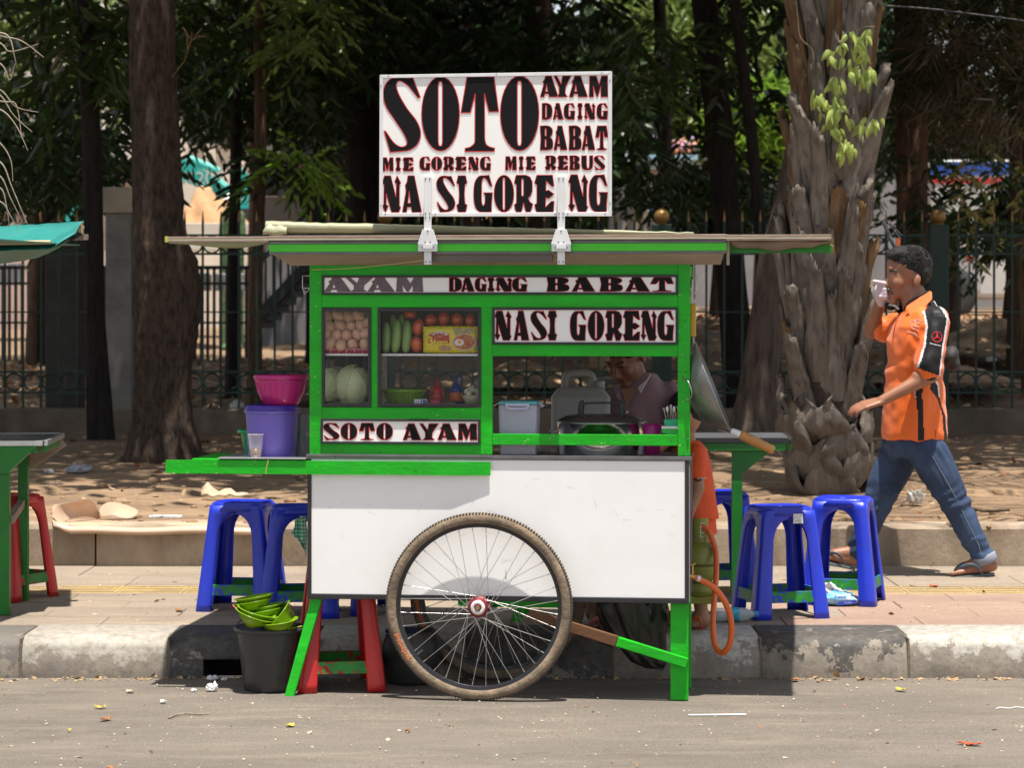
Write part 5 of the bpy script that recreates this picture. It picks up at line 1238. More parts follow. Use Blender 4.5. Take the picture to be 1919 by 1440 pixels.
def organic(b, name, mats, parent, vox=.008, smooth=4, fold=None, mfun=None):
    """merge the overlapping shapes of b into one continuous skin"""
    me = b.mesh('tmp', []); o = bpy.data.objects.new('tmp', me); COL.objects.link(o)
    r = o.modifiers.new('r', 'REMESH'); r.mode = 'VOXEL'; r.voxel_size = vox; r.use_smooth_shade = True
    if smooth: s_ = o.modifiers.new('s', 'SMOOTH'); s_.factor = .5; s_.iterations = smooth
    dg = bpy.context.evaluated_depsgraph_get(); me2 = bpy.data.meshes.new_from_object(o.evaluated_get(dg)); bpy.data.objects.remove(o)
    me2.name = name; me2.materials.clear()
    for m in (mats if isinstance(mats, (list, tuple)) else [mats]): me2.materials.append(m)
    if fold:
        nr = [v.normal.copy() for v in me2.vertices]
        for v, q in zip(me2.vertices, nr): v.co = v.co+q*fold(v.co, q)
    if mfun:
        for p in me2.polygons: p.material_index = mfun(p.center, p.normal)
    for p in me2.polygons: p.use_smooth = True
    me2.update()
    return link(name, me2, parent)
def inpoly(pt, poly):
    x, y = pt; c = False; n = len(poly)
    for i in range(n):
        (x0, y0), (x1, y1) = poly[i], poly[i-1]
        if (y0 > y) != (y1 > y) and x < (x1-x0)*(y-y0)/(y1-y0)+x0: c = not c
    return c
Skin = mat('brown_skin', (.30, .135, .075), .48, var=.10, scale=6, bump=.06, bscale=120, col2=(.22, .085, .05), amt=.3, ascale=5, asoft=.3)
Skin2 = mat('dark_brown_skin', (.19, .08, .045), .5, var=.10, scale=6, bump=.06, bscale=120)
Hair = mat('black_hair', (.005, .004, .004), .62, var=.3, scale=50, bump=.8, bscale=110, stretch=(1, 1, .35))
Nail = mat('nail', (.45, .27, .22), .35)
# --- walking man
YM = 11.8
man = empty('person', (wat(1705, YM), YM, .161), 0, 'man in an orange and black short sleeved shirt and jeans walking left, rubbing his nose', 'person')
MR = man.location.copy(); MS = YM/F
def mp(px, py, d=0.): return at(px, py, YM)+Vector((0, d, 0))-MR
def inv_m(p): q = p+MR; return ((q.x/YM*F)+CX, HOR-(q.z-EYE)/YM*F)
b = MB(); s = MS
# head, neck
eball(b, mp(1705, 503), (.094, .074, .098)); eball(b, mp(1688, 520), (.066, .060, .075)); eball(b, mp(1678, 552), (.030, .036, .024)); eball(b, mp(1697, 545), (.050, .050, .040)); eball(b, mp(1682, 545), (.034, .038, .040)); capsule(b, mp(1706, 548), mp(1716, 575), .056, .064); eball(b, mp(1676, 540), (.022, .030, .034))
capsule(b, mp(1673, 492), mp(1671, 512), .030, .026)
capsule(b, mp(1668, 512), mp(1660.5, 533), .0085, .013); eball(b, mp(1663, 536, -.008), (.011, .011, .009)); eball(b, mp(1663, 536, .008), (.011, .011, .009))
eball(b, mp(1668, 548), (.014, .022, .009)); eball(b, mp(1669.5, 555), (.014, .019, .007)); eball(b, mp(1672, 565), (.019, .022, .016))
eball(b, mp(1667.5, 503), (.014, .046, .008))
for sg_ in (-1, 1):
    eball(b, mp(1682, 530, sg_*.045), (.030, .018, .028)); eball(b, mp(1668, 527, sg_*.014), (.008, .008, .010))
    eball(b, mp(1714, 527, sg_*.074), (.018, .010, .031), (0, .25, 0))
capsule(b, mp(1708, 540), mp(1727, 580), .053, .062)
# torso core and limbs (one continuous body)
loft(b, [(mp(1716, 830), .085, .12), (mp(1715, 760), .09, .13), (mp(1716, 680), .09, .13), (mp(1722, 610), .085, .15), (mp(1727, 578), .05, .09)])
capsule(b, mp(1745, 602, -.165), mp(1733, 700, -.205), .048, .040); capsule(b, mp(1733, 700, -.205), mp(1640, 748, -.225), .041, .0255); eball(b, mp(1712, 708, -.21), (.050, .038, .040), (0, .45, 0))
capsule(b, mp(1710, 600, .165), mp(1645, 622, .200), .046, .038); capsule(b, mp(1645, 618, .200), mp(1655, 562, .075), .040, .027)
hands = MB()
def hand(bb, wrist, knuck, nrm, fingers, thumb, w=.038, th=.012, r=.0085):
    wrist, knuck = Vector(wrist), Vector(knuck); d = (knuck-wrist).normalized(); n_ = Vector(nrm); n_ = (n_-d*n_.dot(d)).normalized(); sd = d.cross(n_)
    for k in range(4):
        o_ = (k-1.5)/1.5*w*.78; capsule(bb, wrist+sd*o_*.55, knuck+sd*o_-d*abs(k-1.3)*.004, .0135, .0105, 10)
    for k, (l, cl) in enumerate(fingers):
        o_ = (k-1.5)/1.5*w*.78; p = knuck+sd*o_-d*abs(k-1.3)*.004; dd = d.copy(); an = 0
        for j, f in enumerate((.45, .32, .26)):
            an += cl*(.5+.5*j); q = p+(d*cos(an)+n_*sin(an))*l*f; capsule(bb, p, q, r*(1-.07*j), r*(.93-.07*j), 10); p = q
    p = wrist+sd*(-w*.55)+d*.012
    for j, (l, v) in enumerate(thumb): q = p+(d*v[0]+sd*v[1]+n_*v[2]).normalized()*l; capsule(bb, p, q, .0115-.001*j, .0105-.001*j, 10); p = q
hand(b, mp(1640, 748, -.225), mp(1604, 757, -.232), (0.25, .5, -1), [(.078, .32), (.086, .30), (.080, .36), (.064, .42)], [(.038, (.7, -.4, .45)), (.032, (.9, -.05, .4)), (.024, (1, .1, .25))])
# legs inside the trousers reach down to the feet
def foot(bb, heel, toe, ankle, z0, sgn, skinr=1.):
    heel, toe, ankle = Vector(heel), Vector(toe), Vector(ankle); d = (toe-heel); 
    capsule(bb, ankle, heel+Vector((0, 0, .030))+d*.08, .036, .032); capsule(bb, ankle+d*.06, heel+d*.55+Vector((0, 0, .036)), .034, .028); capsule(bb, heel+Vector((0, 0, .028)), heel+d*.62+Vector((0, 0, .022)), .028, .030)
    capsule(bb, heel+d*.55+Vector((0, -.016, .020)), heel+d*.78+Vector((0, -.020, .016)), .020, .015); capsule(bb, heel+d*.55+Vector((0, .016, .020)), heel+d*.76+Vector((0, .022, .016)), .020, .013)
    for k in range(5):
        y = (k-2)*.0155*sgn*-1; L2 = [1.0, .97, .94, .90, .85][k]; r_ = [.0125, .0095, .009, .0085, .0085][k]
        capsule(bb, heel+d*.72+Vector((0, y, .014)), heel+d*(L2-.02)+Vector((0, y, .010)), r_, r_*.85, 10)
fh, ft = mp(1603, 1064, .085), mp(1541, 1050, .085); fa = mp(1604, 1040, .085)
capsule(b, mp(1650, 950, .09), fa, .055, .036); foot(b, fh, ft, fa, 0, 1)
rh, rt = mp(1852, 1069, -.09), mp(1774, 1075, -.09); ra = mp(1838, 1046, -.09)
capsule(b, mp(1775, 930, -.09), ra, .055, .036); foot(b, rh, rt, ra, 0, -1)
capsule(b, mp(1712, 830, -.075), mp(1775, 930, -.09), .075, .055); capsule(b, mp(1700, 830, .075), mp(1650, 950, .09), .075, .055)
body = organic(b, 'body', [Skin], man, .0058, 4)
# eyes, brows, moustache, mouth
b = MB()
for sg_ in (-1, 1): b.ball(mp(1673.5, 519.5, sg_*.033), (.0095, .010, .0085), 12, 8)
b.build('eye', mat('eye_white', (.35, .30, .27), .3), man)
for sg_ in (-1, 1): MB().ball(mp(1671.6, 519.8, sg_*.036), (.0055, .0075, .0065), 10, 8).build('iris', mat('dark_iris', (.012, .008, .006), .2), man)
for sg_ in (-1, 1):
    MB().tube(catmull([mp(1665.5, 509.5, sg_*.016), mp(1670, 507.5, sg_*.036), mp(1678, 510.5, sg_*.056)], 6), [.0028+.0018*sin(pi*i/12) for i in range(13)], 8).build('eyebrow', Hair, man)
    MB().tube(catmull([mp(1667, 517.5, sg_*.024), mp(1672, 516.5, sg_*.040), mp(1680, 520, sg_*.047)], 4), .0022, 6).build('eyelid', mat('lid_shadow', (.06, .03, .02), .6), man)
    MB().tube(catmull([mp(1662.5, 543, sg_*.002), mp(1663.5, 544, sg_*.015), mp(1671, 551.5, sg_*.032)], 6), [.0045*(1-.035*i) for i in range(13)], 8).build('moustache', Hair, man)
MB().tube([mp(1665.6, 551.5, -.016), mp(1664.3, 551.2, 0), mp(1665.6, 551.5, .016)], .0022, 6).build('lips', mat('lip', (.22, .075, .055), .5), man)
# hair cap
b = MB(); eball(b, mp(1710, 495), (.098, .080, .092)); eball(b, mp(1718, 508), (.076, .074, .078)); eball(b, mp(1690, 478), (.070, .064, .046)); eball(b, mp(1682, 477), (.056, .056, .034), (0, -.2, 0))
def haircut(p, q):
    x, y = inv_m(p)
    return 0
hd = organic(b, 'hair', [Hair], man, .006, 2, fold=lambda p, q: .003*nz(p.x*40, p.y*40, p.z*80)+.002*nz(p.x*60, p.y*60, p.z*200))
# trim the hair to its outline: forehead, temple, ear
import bmesh as _bm
def trim(o, keep):
    bm = _bm.new(); bm.from_mesh(o.data); dl = [f for f in bm.faces if not keep(f.calc_center_median(), f.normal)]
    _bm.ops.delete(bm, geom=dl, context='FACES'); bm.to_mesh(o.data); bm.free()
def keep(p, n_):
    x, y = inv_m(p)
    lim = [(1650, 489), (1672, 489), (1686, 493), (1694, 508), (1702, 514), (1706, 512), (1712, 508), (1722, 514), (1725, 534), (1740, 545)]
    yy = ipl(lim, x); return y < yy+3
trim(hd, keep); hd.modifiers.new('s', 'SOLIDIFY').thickness = .004
# tufts over the hair for an uneven, ruffled surface
b = MB(); rn = random.Random(2)
for k in range(420):
    a = rn.uniform(-2.2, 2.2); e_ = rn.uniform(.05, 1.5); c0 = mp(1708, 497)
    d = Vector((-cos(e_)*cos(a) if rn.random() < .5 else cos(e_)*abs(cos(a)), -cos(e_)*abs(sin(a)) if rn.random() < .7 else cos(e_)*sin(a), sin(e_)))
    p = c0+Vector((d.x*.098, d.y*.079, d.z*.092)); x, y = inv_m(p)
    if not keep(p, d) or y > 505: continue
    t = Vector((-.6+rn.uniform(-.5, .5), rn.uniform(-.5, .5), rn.uniform(-.3, .3))); t = (t-d*t.dot(d)).normalized()
    b.tube([p, p+t*.014+d*.004, p+t*.034+d*.003], [.0022, .0018, .0004], 4)
tag(b.build('hair_tufts', Hair, man), kind='stuff')
# glove on the raised hand
M_glove = mat('pale_pink_glove', (.62, .50, .56), .85, var=.08, bump=.25, bscale=200)
b = MB(); W1 = mp(1656, 566, .075)
capsule(b, W1, mp(1654, 548, .045), .027, .031); eball(b, mp(1652, 545, .035), (.033, .028, .036)); eball(b, mp(1661, 553, .02), (.026, .022, .022))
capsule(b, mp(1650, 538, .02), mp(1648, 532, .005), .013, .012); capsule(b, mp(1660, 532, -.002), mp(1638, 527.5, .0), .0125, .0095)
for k in range(3): capsule(b, mp(1645, 541+7*k, .03), mp(1658, 543+6.5*k, -.004), .0125, .012); capsule(b, mp(1658, 543+6.5*k, -.004), mp(1663, 546+6*k, .02), .012, .011)
capsule(b, mp(1664, 560, .03), mp(1650, 556, .0), .012, .010)
organic(b, 'glove', [M_glove], man, .005, 2)
# shirt
S_o = mat('orange_shirt', (.80, .14, .008), .52, var=.07, scale=4, bump=.10, bscale=300, sheen=.2); S_k = mat('black_shirt', (.012, .012, .014), .55, var=.1, bump=.08, bscale=300, spec=.25); S_w = mat('white_piping', (.72, .68, .70), .6)
b = MB()
loft(b, [(mp(1714, 823), .155, .175), (mp(1714, 812), .158, .180), (mp(1714, 770), .150, .180), (mp(1713, 720), .138, .175), (mp(1714, 680), .135, .178), (mp(1716, 640), .136, .190), (mp(1720, 612), .130, .200), (mp(1728, 585), .098, .170), (mp(1731, 572), .060, .110), (mp(1731, 564), .052, .08)], 36)
capsule(b, mp(1744, 606, -.155), mp(1727, 688, -.205), .066, .070); capsule(b, mp(1716, 606, .15), mp(1668, 618, .19), .066, .064); eball(b, mp(1742, 592, -.12), (.070, .085, .045))
pl = {k: v for k, v in {}.items()}
sc_ = 3.789; zp = lambda pts: [(1520+x/sc_, 440+y/sc_) for x, y in pts]
blk = [zp([(765, 545), (835, 455), (862, 480), (915, 590), (905, 640), (870, 810), (845, 995), (760, 965), (690, 935), (745, 790), (770, 660)]),
       zp([(690, 1080), (705, 1030), (830, 1000), (875, 1060), (880, 1150), (845, 1090), (800, 1055), (755, 1070), (745, 1120), (752, 1300), (762, 1450), (715, 1450), (718, 1300), (700, 1150)]),
       zp([(820, 1045), (872, 1075), (885, 1180), (925, 1280), (948, 1450), (915, 1450), (900, 1280), (865, 1165), (800, 1085)])]
wht = [zp([(752, 545), (765, 540), (778, 650), (752, 790), (702, 938), (688, 938), (742, 780), (765, 650)]), zp([(795, 392), (830, 400), (900, 500), (925, 600), (915, 655), (880, 810), (855, 1000), (842, 998), (868, 800), (903, 640), (908, 595), (860, 478), (832, 440)]),
       zp([(835, 1000), (880, 1060), (882, 1150), (872, 1150), (868, 1068), (825, 1010)]), zp([(690, 1080), (697, 1030), (706, 1030), (699, 1090), (703, 1150), (695, 1150)])]
def shirtcol(c, n_):
    if n_.y > .35: return 0
    q = inv_m(c)
    for w in wht:
        if inpoly(q, w): return 2
    for k in blk:
        if inpoly(q, k): return 1
    return 0
def folds(p, n_):
    x, y = inv_m(p); d = 0
    low = sstep(640, 760, y); sl = sstep(.14, .17, -p.y)*(y < 700)
    d += .0062*low*sin((x-1650)*.115+2.2*nz(p.z*3.5, 1)+3*nz(p.x*5, p.z*4))*(.6+.4*nz(p.x*9, p.z*3, 3))
    d += .007*(1-low)*nz(p.x*16+p.z*9, p.z*7, p.y*5)+.0045*nz(p.x*34, p.z*20, p.y*14)
    d += .004*sin(y*.16+x*.07)*sstep(640, 690, y)*sstep(760, 700, y)
    return d
sh = organic(b, 'shirt', [S_o, S_k, S_w], man, .0062, 3, fold=folds, mfun=shirtcol)
# open the hem and the sleeve ends a little: dark lining seen from below
b = MB(); cl_ = zp([(645, 545), (655, 520), (820, 400), (832, 408), (830, 452), (690, 605)])     # collar leaf
b2 = []
def leafpt(x, y, k): return mp(x, y, -.086-.030*k)
P_c = [leafpt(1690.5, 580, .6), leafpt(1693, 574, .5), leafpt(1737, 546, .1), leafpt(1740, 549, .2), leafpt(1739, 561, .9), leafpt(1703, 599, 1.6)]
b.add(P_c, [(0, 1, 5), (1, 2, 5), (2, 4, 5), (2, 3, 4)]); b.build('collar', S_o, man, solid=.004)
P_c = [Vector((p.x-.012, -p.y, p.z-.004)) for p in P_c]; MB().add(P_c, [(0, 5, 1), (1, 5, 2), (2, 5, 4), (2, 4, 3)]).build('collar', S_k, man, solid=.004)
MB().tube(catmull([mp(1690, 580, -.07), mp(1700, 565, -.078), mp(1722, 552, -.078), mp(1737, 547, -.04), mp(1740, 547, .04)], 5), .006, 8).build('collar_band', S_k, man)
# opening of the shirt front (placket shadow line) and vest under it
MB().tube(catmull([mp(1681, 592, -.055), mp(1672, 612, -.075), mp(1668, 640, -.08)], 5), .0022, 6).build('placket', mat('dark_orange_seam', (.32, .05, .005), .7), man)
MB().ball(mp(1672, 574, .05), (.030, .035, .022), 12, 8).build('collar', S_k, man)
MB().tube(catmull([mp(1668, 571, .02), mp(1676, 573, -.01), mp(1683, 580, -.02)], 4), .006, 8).build('neck_stripe', mat('grey_white_stripe', (.45, .46, .48), .6), man)
# surface finder so that prints follow the shirt
from mathutils.bvhtree import BVHTree
def surf(o):
    me = o.data; return BVHTree.FromPolygons([v.co for v in me.vertices], [p.vertices for p in me.polygons])
T_ = surf(sh)
def onshirt(px, py, off=.002):
    p = mp(px, py, -.6); h = T_.ray_cast(p, Vector((0, 1, 0)))
    return (h[0] if h[0] else mp(px, py, -.25))-Vector((0, off, 0))
em = MB(); cx_, cy_ = 1520+833/sc_, 440+724/sc_; R_e = 9.2
em.tube([onshirt(cx_+R_e*cos(a), cy_+R_e*sin(a)) for a in [2*pi*k/28 for k in range(28)]], .0020, 6, closed=True)
for a in (-pi/2, pi/6, 5*pi/6): em.tube([onshirt(cx_, cy_), onshirt(cx_+R_e*.95*cos(a), cy_+R_e*.95*sin(a))], [.0038, .0010], 6)
em.build('sleeve_emblem', mat('red_embroidery', (.62, .02, .03), .6), man)
def curved_text(s_, size, px, py, dxy, m, name='lettering', bold=.0):
    o = text(s_, size, (0, 0, 0), man, m, name=name, bold=bold)
    for v in o.data.vertices:
        x = px+v.co.x/MS*dxy[0]; y = py+v.co.x/MS*dxy[1]-v.co.y/MS; q = onshirt(x, y, .0022); v.co = Vector((q.x, q.z, -q.y))
    o.rotation_euler = (pi/2, 0, 0)
curved_text('Mercedes-Benz', .0085, 1520+820/sc_, 440+776/sc_, (.97, .22), S_w, bold=.0002)
# crest and script on the chest
cr = MB(); rn = random.Random(4); M_cr = mat('pale_embroidery', (.72, .42, .36), .7)
for (a, b_, c_, d) in ((665, 620, 710, 598), (710, 598, 735, 610), (735, 610, 705, 640), (665, 625, 690, 650), (690, 650, 715, 655), (700, 605, 695, 635), (712, 625, 730, 635), (670, 660, 695, 672), (700, 668, 715, 690), (645, 688, 665, 694), (668, 694, 690, 702), (690, 700, 705, 715), (675, 640, 668, 655), (690, 612, 720, 618), (655, 690, 705, 720)):
    cr.tube([onshirt(1520+a/sc_, 440+b_/sc_), onshirt(1520+c_/sc_, 440+d/sc_)], .0017, 5)
cr.build('chest_crest', M_cr, man)
MB().tube([onshirt(1520+x/sc_, 440+y/sc_, .001) for x, y in ((628, 745), (640, 708), (725, 738), (712, 790))], .0013, 5).build('pocket_seam', mat('dark_orange_seam', (.32, .05, .005), .7), man)
MB().tube([onshirt(1520+x/sc_, 440+y/sc_, .001) for x, y in ((842, 1375), (843, 1400), (843, 1432))], .0016, 5).build('hem_slit', mat('dark_orange_seam', (.32, .05, .005), .7), man)
# trousers
Denim = mat('blue_denim', (.006, .017, .055), .8, var=.2, scale=8, bump=.25, bscale=260, col2=(.055, .105, .21), amt=.36, ascale=3.2, asoft=.22)
Denim2 = mat('turned_denim', (.22, .24, .30), .85, var=.1, bump=.3, bscale=260)
b = MB()
loft(b, [(mp(1712, 800), .125, .150), (mp(1712, 838), .135, .165), (mp(1712, 856), .12, .15)])
capsule(b, mp(1728, 838, -.072), mp(1765, 905, -.085), .100, .084); capsule(b, mp(1765, 905, -.085), mp(1787, 950, -.09), .084, .070); capsule(b, mp(1787, 950, -.09), mp(1833, 1036, -.09), .070, .056)
capsule(b, mp(1694, 838, .072), mp(1664, 910, .085), .102, .086); capsule(b, mp(1664, 910, .085), mp(1648, 955, .09), .086, .072); capsule(b, mp(1648, 955, .09), mp(1614, 1028, .088), .072, .058)
def dfold(p, n_):
    x, y = inv_m(p); kn = exp(-((y-935)/26)**2)+sstep(985, 1030, y)*1.1
    return .0042*kn*sin(y*.33+x*.16+5*nz(p.x*9, p.z*7))*(.4+.9*abs(nz(p.x*9, p.z*9, 5)))+.012*kn*nz(p.x*16, p.y*10, p.z*24)+.009*nz(p.x*11, p.y*9, p.z*6)+.003*sin(y*.2-x*.3)*sstep(890, 840, y)
jn = organic(b, 'jeans', [Denim], man, .0068, 3, fold=dfold)
Tj = surf(jn)
for pts in ([(1735, 850), (1752, 880), (1775, 920), (1795, 960), (1820, 1010), (1828, 1035)],):
    q = []
    for x, y in pts:
        h = Tj.ray_cast(mp(x, y, -.6), Vector((0, 1, 0)))
        if h[0]: q.append(h[0]-Vector((0, .001, 0)))
    MB().tube(catmull(q, 5), .0015, 5).build('side_seam', Denim2, man)
for (c_, d) in ((mp(1836, 1040, -.09), mp(1840, 1050, -.09)),):
    MB().tube([c_-(d-c_)*.3, c_, d, d+(d-c_)*.2], [.055, .060, .060, .055], 20, cap=False).build('turn_up', Denim2, man, solid=.004)
# flip flops
M_sole = mat('grey_green_sole', (.085, .115, .12), .7, var=.1); M_strap = mat('slate_strap', (.07, .09, .12), .5)
def flipflop(heel, toe, parent, sole=M_sole, strap=M_strap, w=.046, k=1., ssgn=1):
    heel, toe = Vector(heel), Vector(toe); d = toe-heel; n = 14; top = []; fl = empty('flip_flop'); fl.parent = parent
    pr = []
    for i in range(n+1):
        t = i/n; ww = w*(.62+.38*sstep(.1, .7, t))*(1-max(0, (t-.72)/.28)**2.5*.75)*(1-max(0, (.15-t)/.15)**2*.45); pr.append((t, ww))
    vs = []
    for (t, ww) in pr:
        c = heel-d*.05+d*1.10*t
        vs += [c+Vector((0, -ww, -.014)), c+Vector((0, ww, -.014)), c+Vector((0, ww, .0)), c+Vector((0, -ww, .0))]
    b = MB(); b.add(vs, [(i*4+q, i*4+(q+1) % 4, (i+1)*4+(q+1) % 4, (i+1)*4+q) for i in range(n) for q in range(4)]); b.add(vs[:4], [(3, 2, 1, 0)]); b.add(vs[-4:], [(0, 1, 2, 3)])
    b.build('sole', sole, fl, bev=.004)
    tp = heel+d*.86+Vector((0, -.008*ssgn, .022))
    for s_ in (-1, 1):
        pts = [tp-Vector((0, 0, .018)), tp+Vector((0, s_*.006, .006)), heel+d*.62+Vector((0, s_*.038, .050)), heel+d*.42+Vector((0, s_*.046, .042)), heel+d*.26+Vector((0, s_*.044, .0))]
        MB().tube(catmull(pts, 6), [.005+.006*sin(pi*min(1, i/22)) for i in range(25)], 8, flat=.45).build('strap', strap, fl)
flipflop(fh-Vector((0, 0, .008)), ft-Vector((0, 0, .006)), man); flipflop(rh+Vector((0, 0, -.004)), rt+Vector((0, 0, -.004)), man)
# shoulder bag behind the back, things strapped beside the trunk
b = MB(); eball(b, mp(1778, 668, -.02), (.042, .07, .055), (0, .5, 0)); eball(b, mp(1786, 682, -.02), (.030, .06, .040))
tag(organic(b, 'shoulder_bag', [mat('black_canvas', (.02, .02, .022), .7, bump=.3)], None, .008, 3), 'small black bag hanging behind the back of the walking man', 'bag').location = MR
o_ = at(1672, 470, 11.95); b = MB()
for (a, c_, w_) in (((1655, 415), (1676, 462), .010), ((1661, 414), (1688, 448), .007), ((1668, 418), (1690, 442), .006), ((1664, 440), (1682, 470), .014)):
    b.tube([at(*a, 11.95)-o_, at(*c_, 11.95)-o_], w_, 8, flat=.5)
fb = empty('feather_duster', o_, 0, 'dark striped umbrella-like bundle sticking up behind the man\'s head', 'bundle'); b.build('ribs', mat('grey_black_fabric', (.07, .075, .085), .6, var=.5, scale=60), fb)
MB().tube([at(1684, 446, 11.95)-o_, at(1682, 468, 11.95)-o_], .012, 8, flat=.5).build('tag_strip', mat('orange_blue_cloth', (.5, .10, .03), .6), fb)
MB().tube([at(1676, 462, 11.95)-o_, at(1684, 620, 12.05)-o_], .008, 8).build('shaft', mat('grey_black_fabric', (.07, .075, .085), .6), fb)

# --- the cook
YK = 9.86; KS = YK/F
cook = empty('person', (wat(1200, YK), YK, .161), 0, 'cook in a mauve striped shirt bending his head over the pots in the cart', 'person')
KR = cook.location.copy()
def kp(px, py, d=0.): return at(px, py, YK)+Vector((0, d, 0))-KR
b = MB()
# head bent forward, built straight in head space and then turned
Hm = Matrix.Translation(kp(1172, 668, .0)) @ Euler((radians(34), 0, radians(-38)), 'XYZ').to_matrix().to_4x4()
hb = MB()
eball(hb, (0, .015, .035), (.074, .092, .094)); eball(hb, (0, -.030, -.035), (.056, .056, .068)); eball(hb, (0, -.060, -.092), (.030, .026, .022)); eball(hb, (0, -.020, -.070), (.048, .050, .036))
capsule(hb, (0, -.082, .005), (0, -.100, -.032), .0075, .012); eball(hb, (-.010, -.094, -.038), (.009, .010, .008)); eball(hb, (.010, -.094, -.038), (.009, .010, .008))
eball(hb, (0, -.080, -.058), (.022, .013, .007)); eball(hb, (0, -.078, -.068), (.020, .013, .008)); eball(hb, (0, -.070, -.045), (.030, .022, .022))
for sx in (-1, 1):
    eball(hb, (sx*.026, -.078, .018), (.022, .010, .008)); eball(hb, (sx*.036, -.062, -.028), (.020, .022, .022)); eball(hb, (sx*.075, .012, -.012), (.010, .017, .030), (0, 0, sx*.3))
    eball(hb, (sx*.028, -.074, .003), (.013, .008, .006))
hb.xf(Hm); b.v += hb.v; n0 = len(b.v)-len(hb.v); b.f += [tuple(q+n0 for q in f) for f in hb.f]; b.m += hb.m; b.s += hb.s
capsule(b, kp(1185, 690, .03), kp(1200, 745, .06), .050, .062)
loft(b, [(kp(1205, 1000, .10), .13, .09), (kp(1200, 900, .08), .13, .10), (kp(1198, 800, .05), .14, .10), (kp(1198, 745, .05), .13, .08)])
for (x0, x1, hipx, d) in ((1118, 1112, 1180, .04), (1205, 1235, 1225, .10)):
    capsule(b, kp(hipx, 1000, .10), kp(x0, 1090, .04), .085, .055); capsule(b, kp(x0, 1090, .04), kp(x1, 1150, .0+d-.04), .052, .034)
fh1, ft1 = kp(1136, 1173, -.02), kp(1102, 1180, -.06); foot(b, fh1, ft1, kp(1130, 1148, .0), 0, 1)
fh2, ft2 = kp(1245, 1168, .08), kp(1225, 1178, .0); foot(b, fh2, ft2, kp(1240, 1145, .08), 0, 1)
for sx, pts in ((1, [kp(1256, 740, .05), kp(1272, 800, -.02), kp(1225, 835, -.22)]), (-1, [kp(1145, 755, .04), kp(1122, 820, -.02), kp(1150, 850, -.15)])):
    capsule(b, pts[0], pts[1], .048, .040); capsule(b, pts[1], pts[2], .038, .026)
    hand(b, pts[2], pts[2]+Vector((-.05*sx, -.05, 0)), (0, 0, -1), [(.07, .5)]*4, [(.035, (.8, -.5, .3)), (.03, (1, -.1, .4))])
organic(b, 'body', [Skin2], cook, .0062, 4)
b = MB(); eball(b, (0, .022, .050), (.082, .098, .092)); eball(b, (0, .055, .010), (.076, .070, .080)); b.xf(Hm); organic(b, 'hair', [Hair], cook, .0065, 2, fold=lambda p, q: .003*nz(p.x*70, p.y*70, p.z*70))
for sx in (-1, 1):
    MB().tube(catmull([(sx*.013, -.0845, .002), (sx*.028, -.085, .0035), (sx*.043, -.073, .000)], 4), .0022, 6).xf(Hm).build('eyelid', mat('lid_shadow', (.06, .03, .02), .6), cook)
    MB().tube(catmull([(sx*.012, -.090, .022), (sx*.028, -.088, .027), (sx*.046, -.074, .022)], 4), .0030, 6).xf(Hm).build('eyebrow', Hair, cook)
MB().tube([(-.018, -.086, -.063), (0, -.092, -.0625), (.018, -.086, -.063)], .0016, 6).xf(Hm).build('lips', mat('lip_dark', (.10, .035, .03), .5), cook)
M_mau = mat('mauve_striped_shirt', (.22, .12, .14), .75, var=.06, bump=.12, bscale=250)
_N = M_mau.node_tree.nodes; _L = M_mau.node_tree.links; _w = _N.new('ShaderNodeTexWave'); _w.inputs['Scale'].default_value = 60; _w.inputs['Distortion'].default_value = 1.2; _w.inputs['Detail Scale'].default_value = .4
_tc = _N.new('ShaderNodeTexCoord'); _L.new(_tc.outputs['Object'], _w.inputs[0]); _cr = _N.new('ShaderNodeValToRGB'); _L.new(_w.outputs[1], _cr.inputs[0]); _cr.color_ramp.elements[0].color = (.20, .115, .135, 1); _cr.color_ramp.elements[1].color = (.26, .16, .185, 1); _L.new(_cr.outputs[0], _N['Principled BSDF'].inputs['Base Color'])
b = MB()
loft(b, [(kp(1206, 985, .10), .165, .125), (kp(1200, 900, .08), .165, .13), (kp(1196, 830, .055), .165, .13), (kp(1198, 770, .05), .160, .125), (kp(1203, 735, .06), .130, .105), (kp(1206, 712, .07), .085, .085), (kp(1207, 700, .07), .060, .065)], 32)
capsule(b, kp(1248, 742, .055), kp(1270, 800, -.02), .062, .056); capsule(b, kp(1150, 757, .045), kp(1124, 815, -.02), .060, .055)
organic(b, 'shirt', [M_mau], cook, .0065, 3, fold=lambda p, q: .008*sin(p.x*48+p.z*26+3*nz(p.x*6, p.z*6))*sstep(-.05, .12, p.x)*sstep(.5, .75, p.z)+.006*nz(p.x*14, p.y*9, p.z*8))
Cl = mat('pale_collar', (.52, .48, .54), .7)
MB().add([kp(1194, 726, -.09), kp(1219, 700, -.055), kp(1213, 709, -.085), kp(1198, 735, -.100)], [(0, 3, 2, 1)]).build('collar', Cl, cook, solid=.004)
MB().add([kp(1150, 722, -.05), kp(1158, 728, -.085), kp(1168, 760, -.105), kp(1152, 742, -.09)], [(0, 3, 2, 1)]).build('collar', M_mau, cook, solid=.004)
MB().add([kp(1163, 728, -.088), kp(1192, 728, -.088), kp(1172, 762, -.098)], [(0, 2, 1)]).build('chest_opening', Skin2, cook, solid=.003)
MB().lathe([(0, -.003), (.006, -.002), (.006, .0), (0, .001)], 12, c=kp(1173, 771, -.095), ax='y').build('button', Cl, cook)
b = MB(); loft(b, [(kp(1206, 975, .10), .15, .12), (kp(1206, 1020, .10), .155, .12)])
for (x0, x1, hipx) in ((1118, 1114, 1180), (1205, 1230, 1225)): capsule(b, kp(hipx, 1010, .10), kp(x0, 1085, .05), .095, .075)
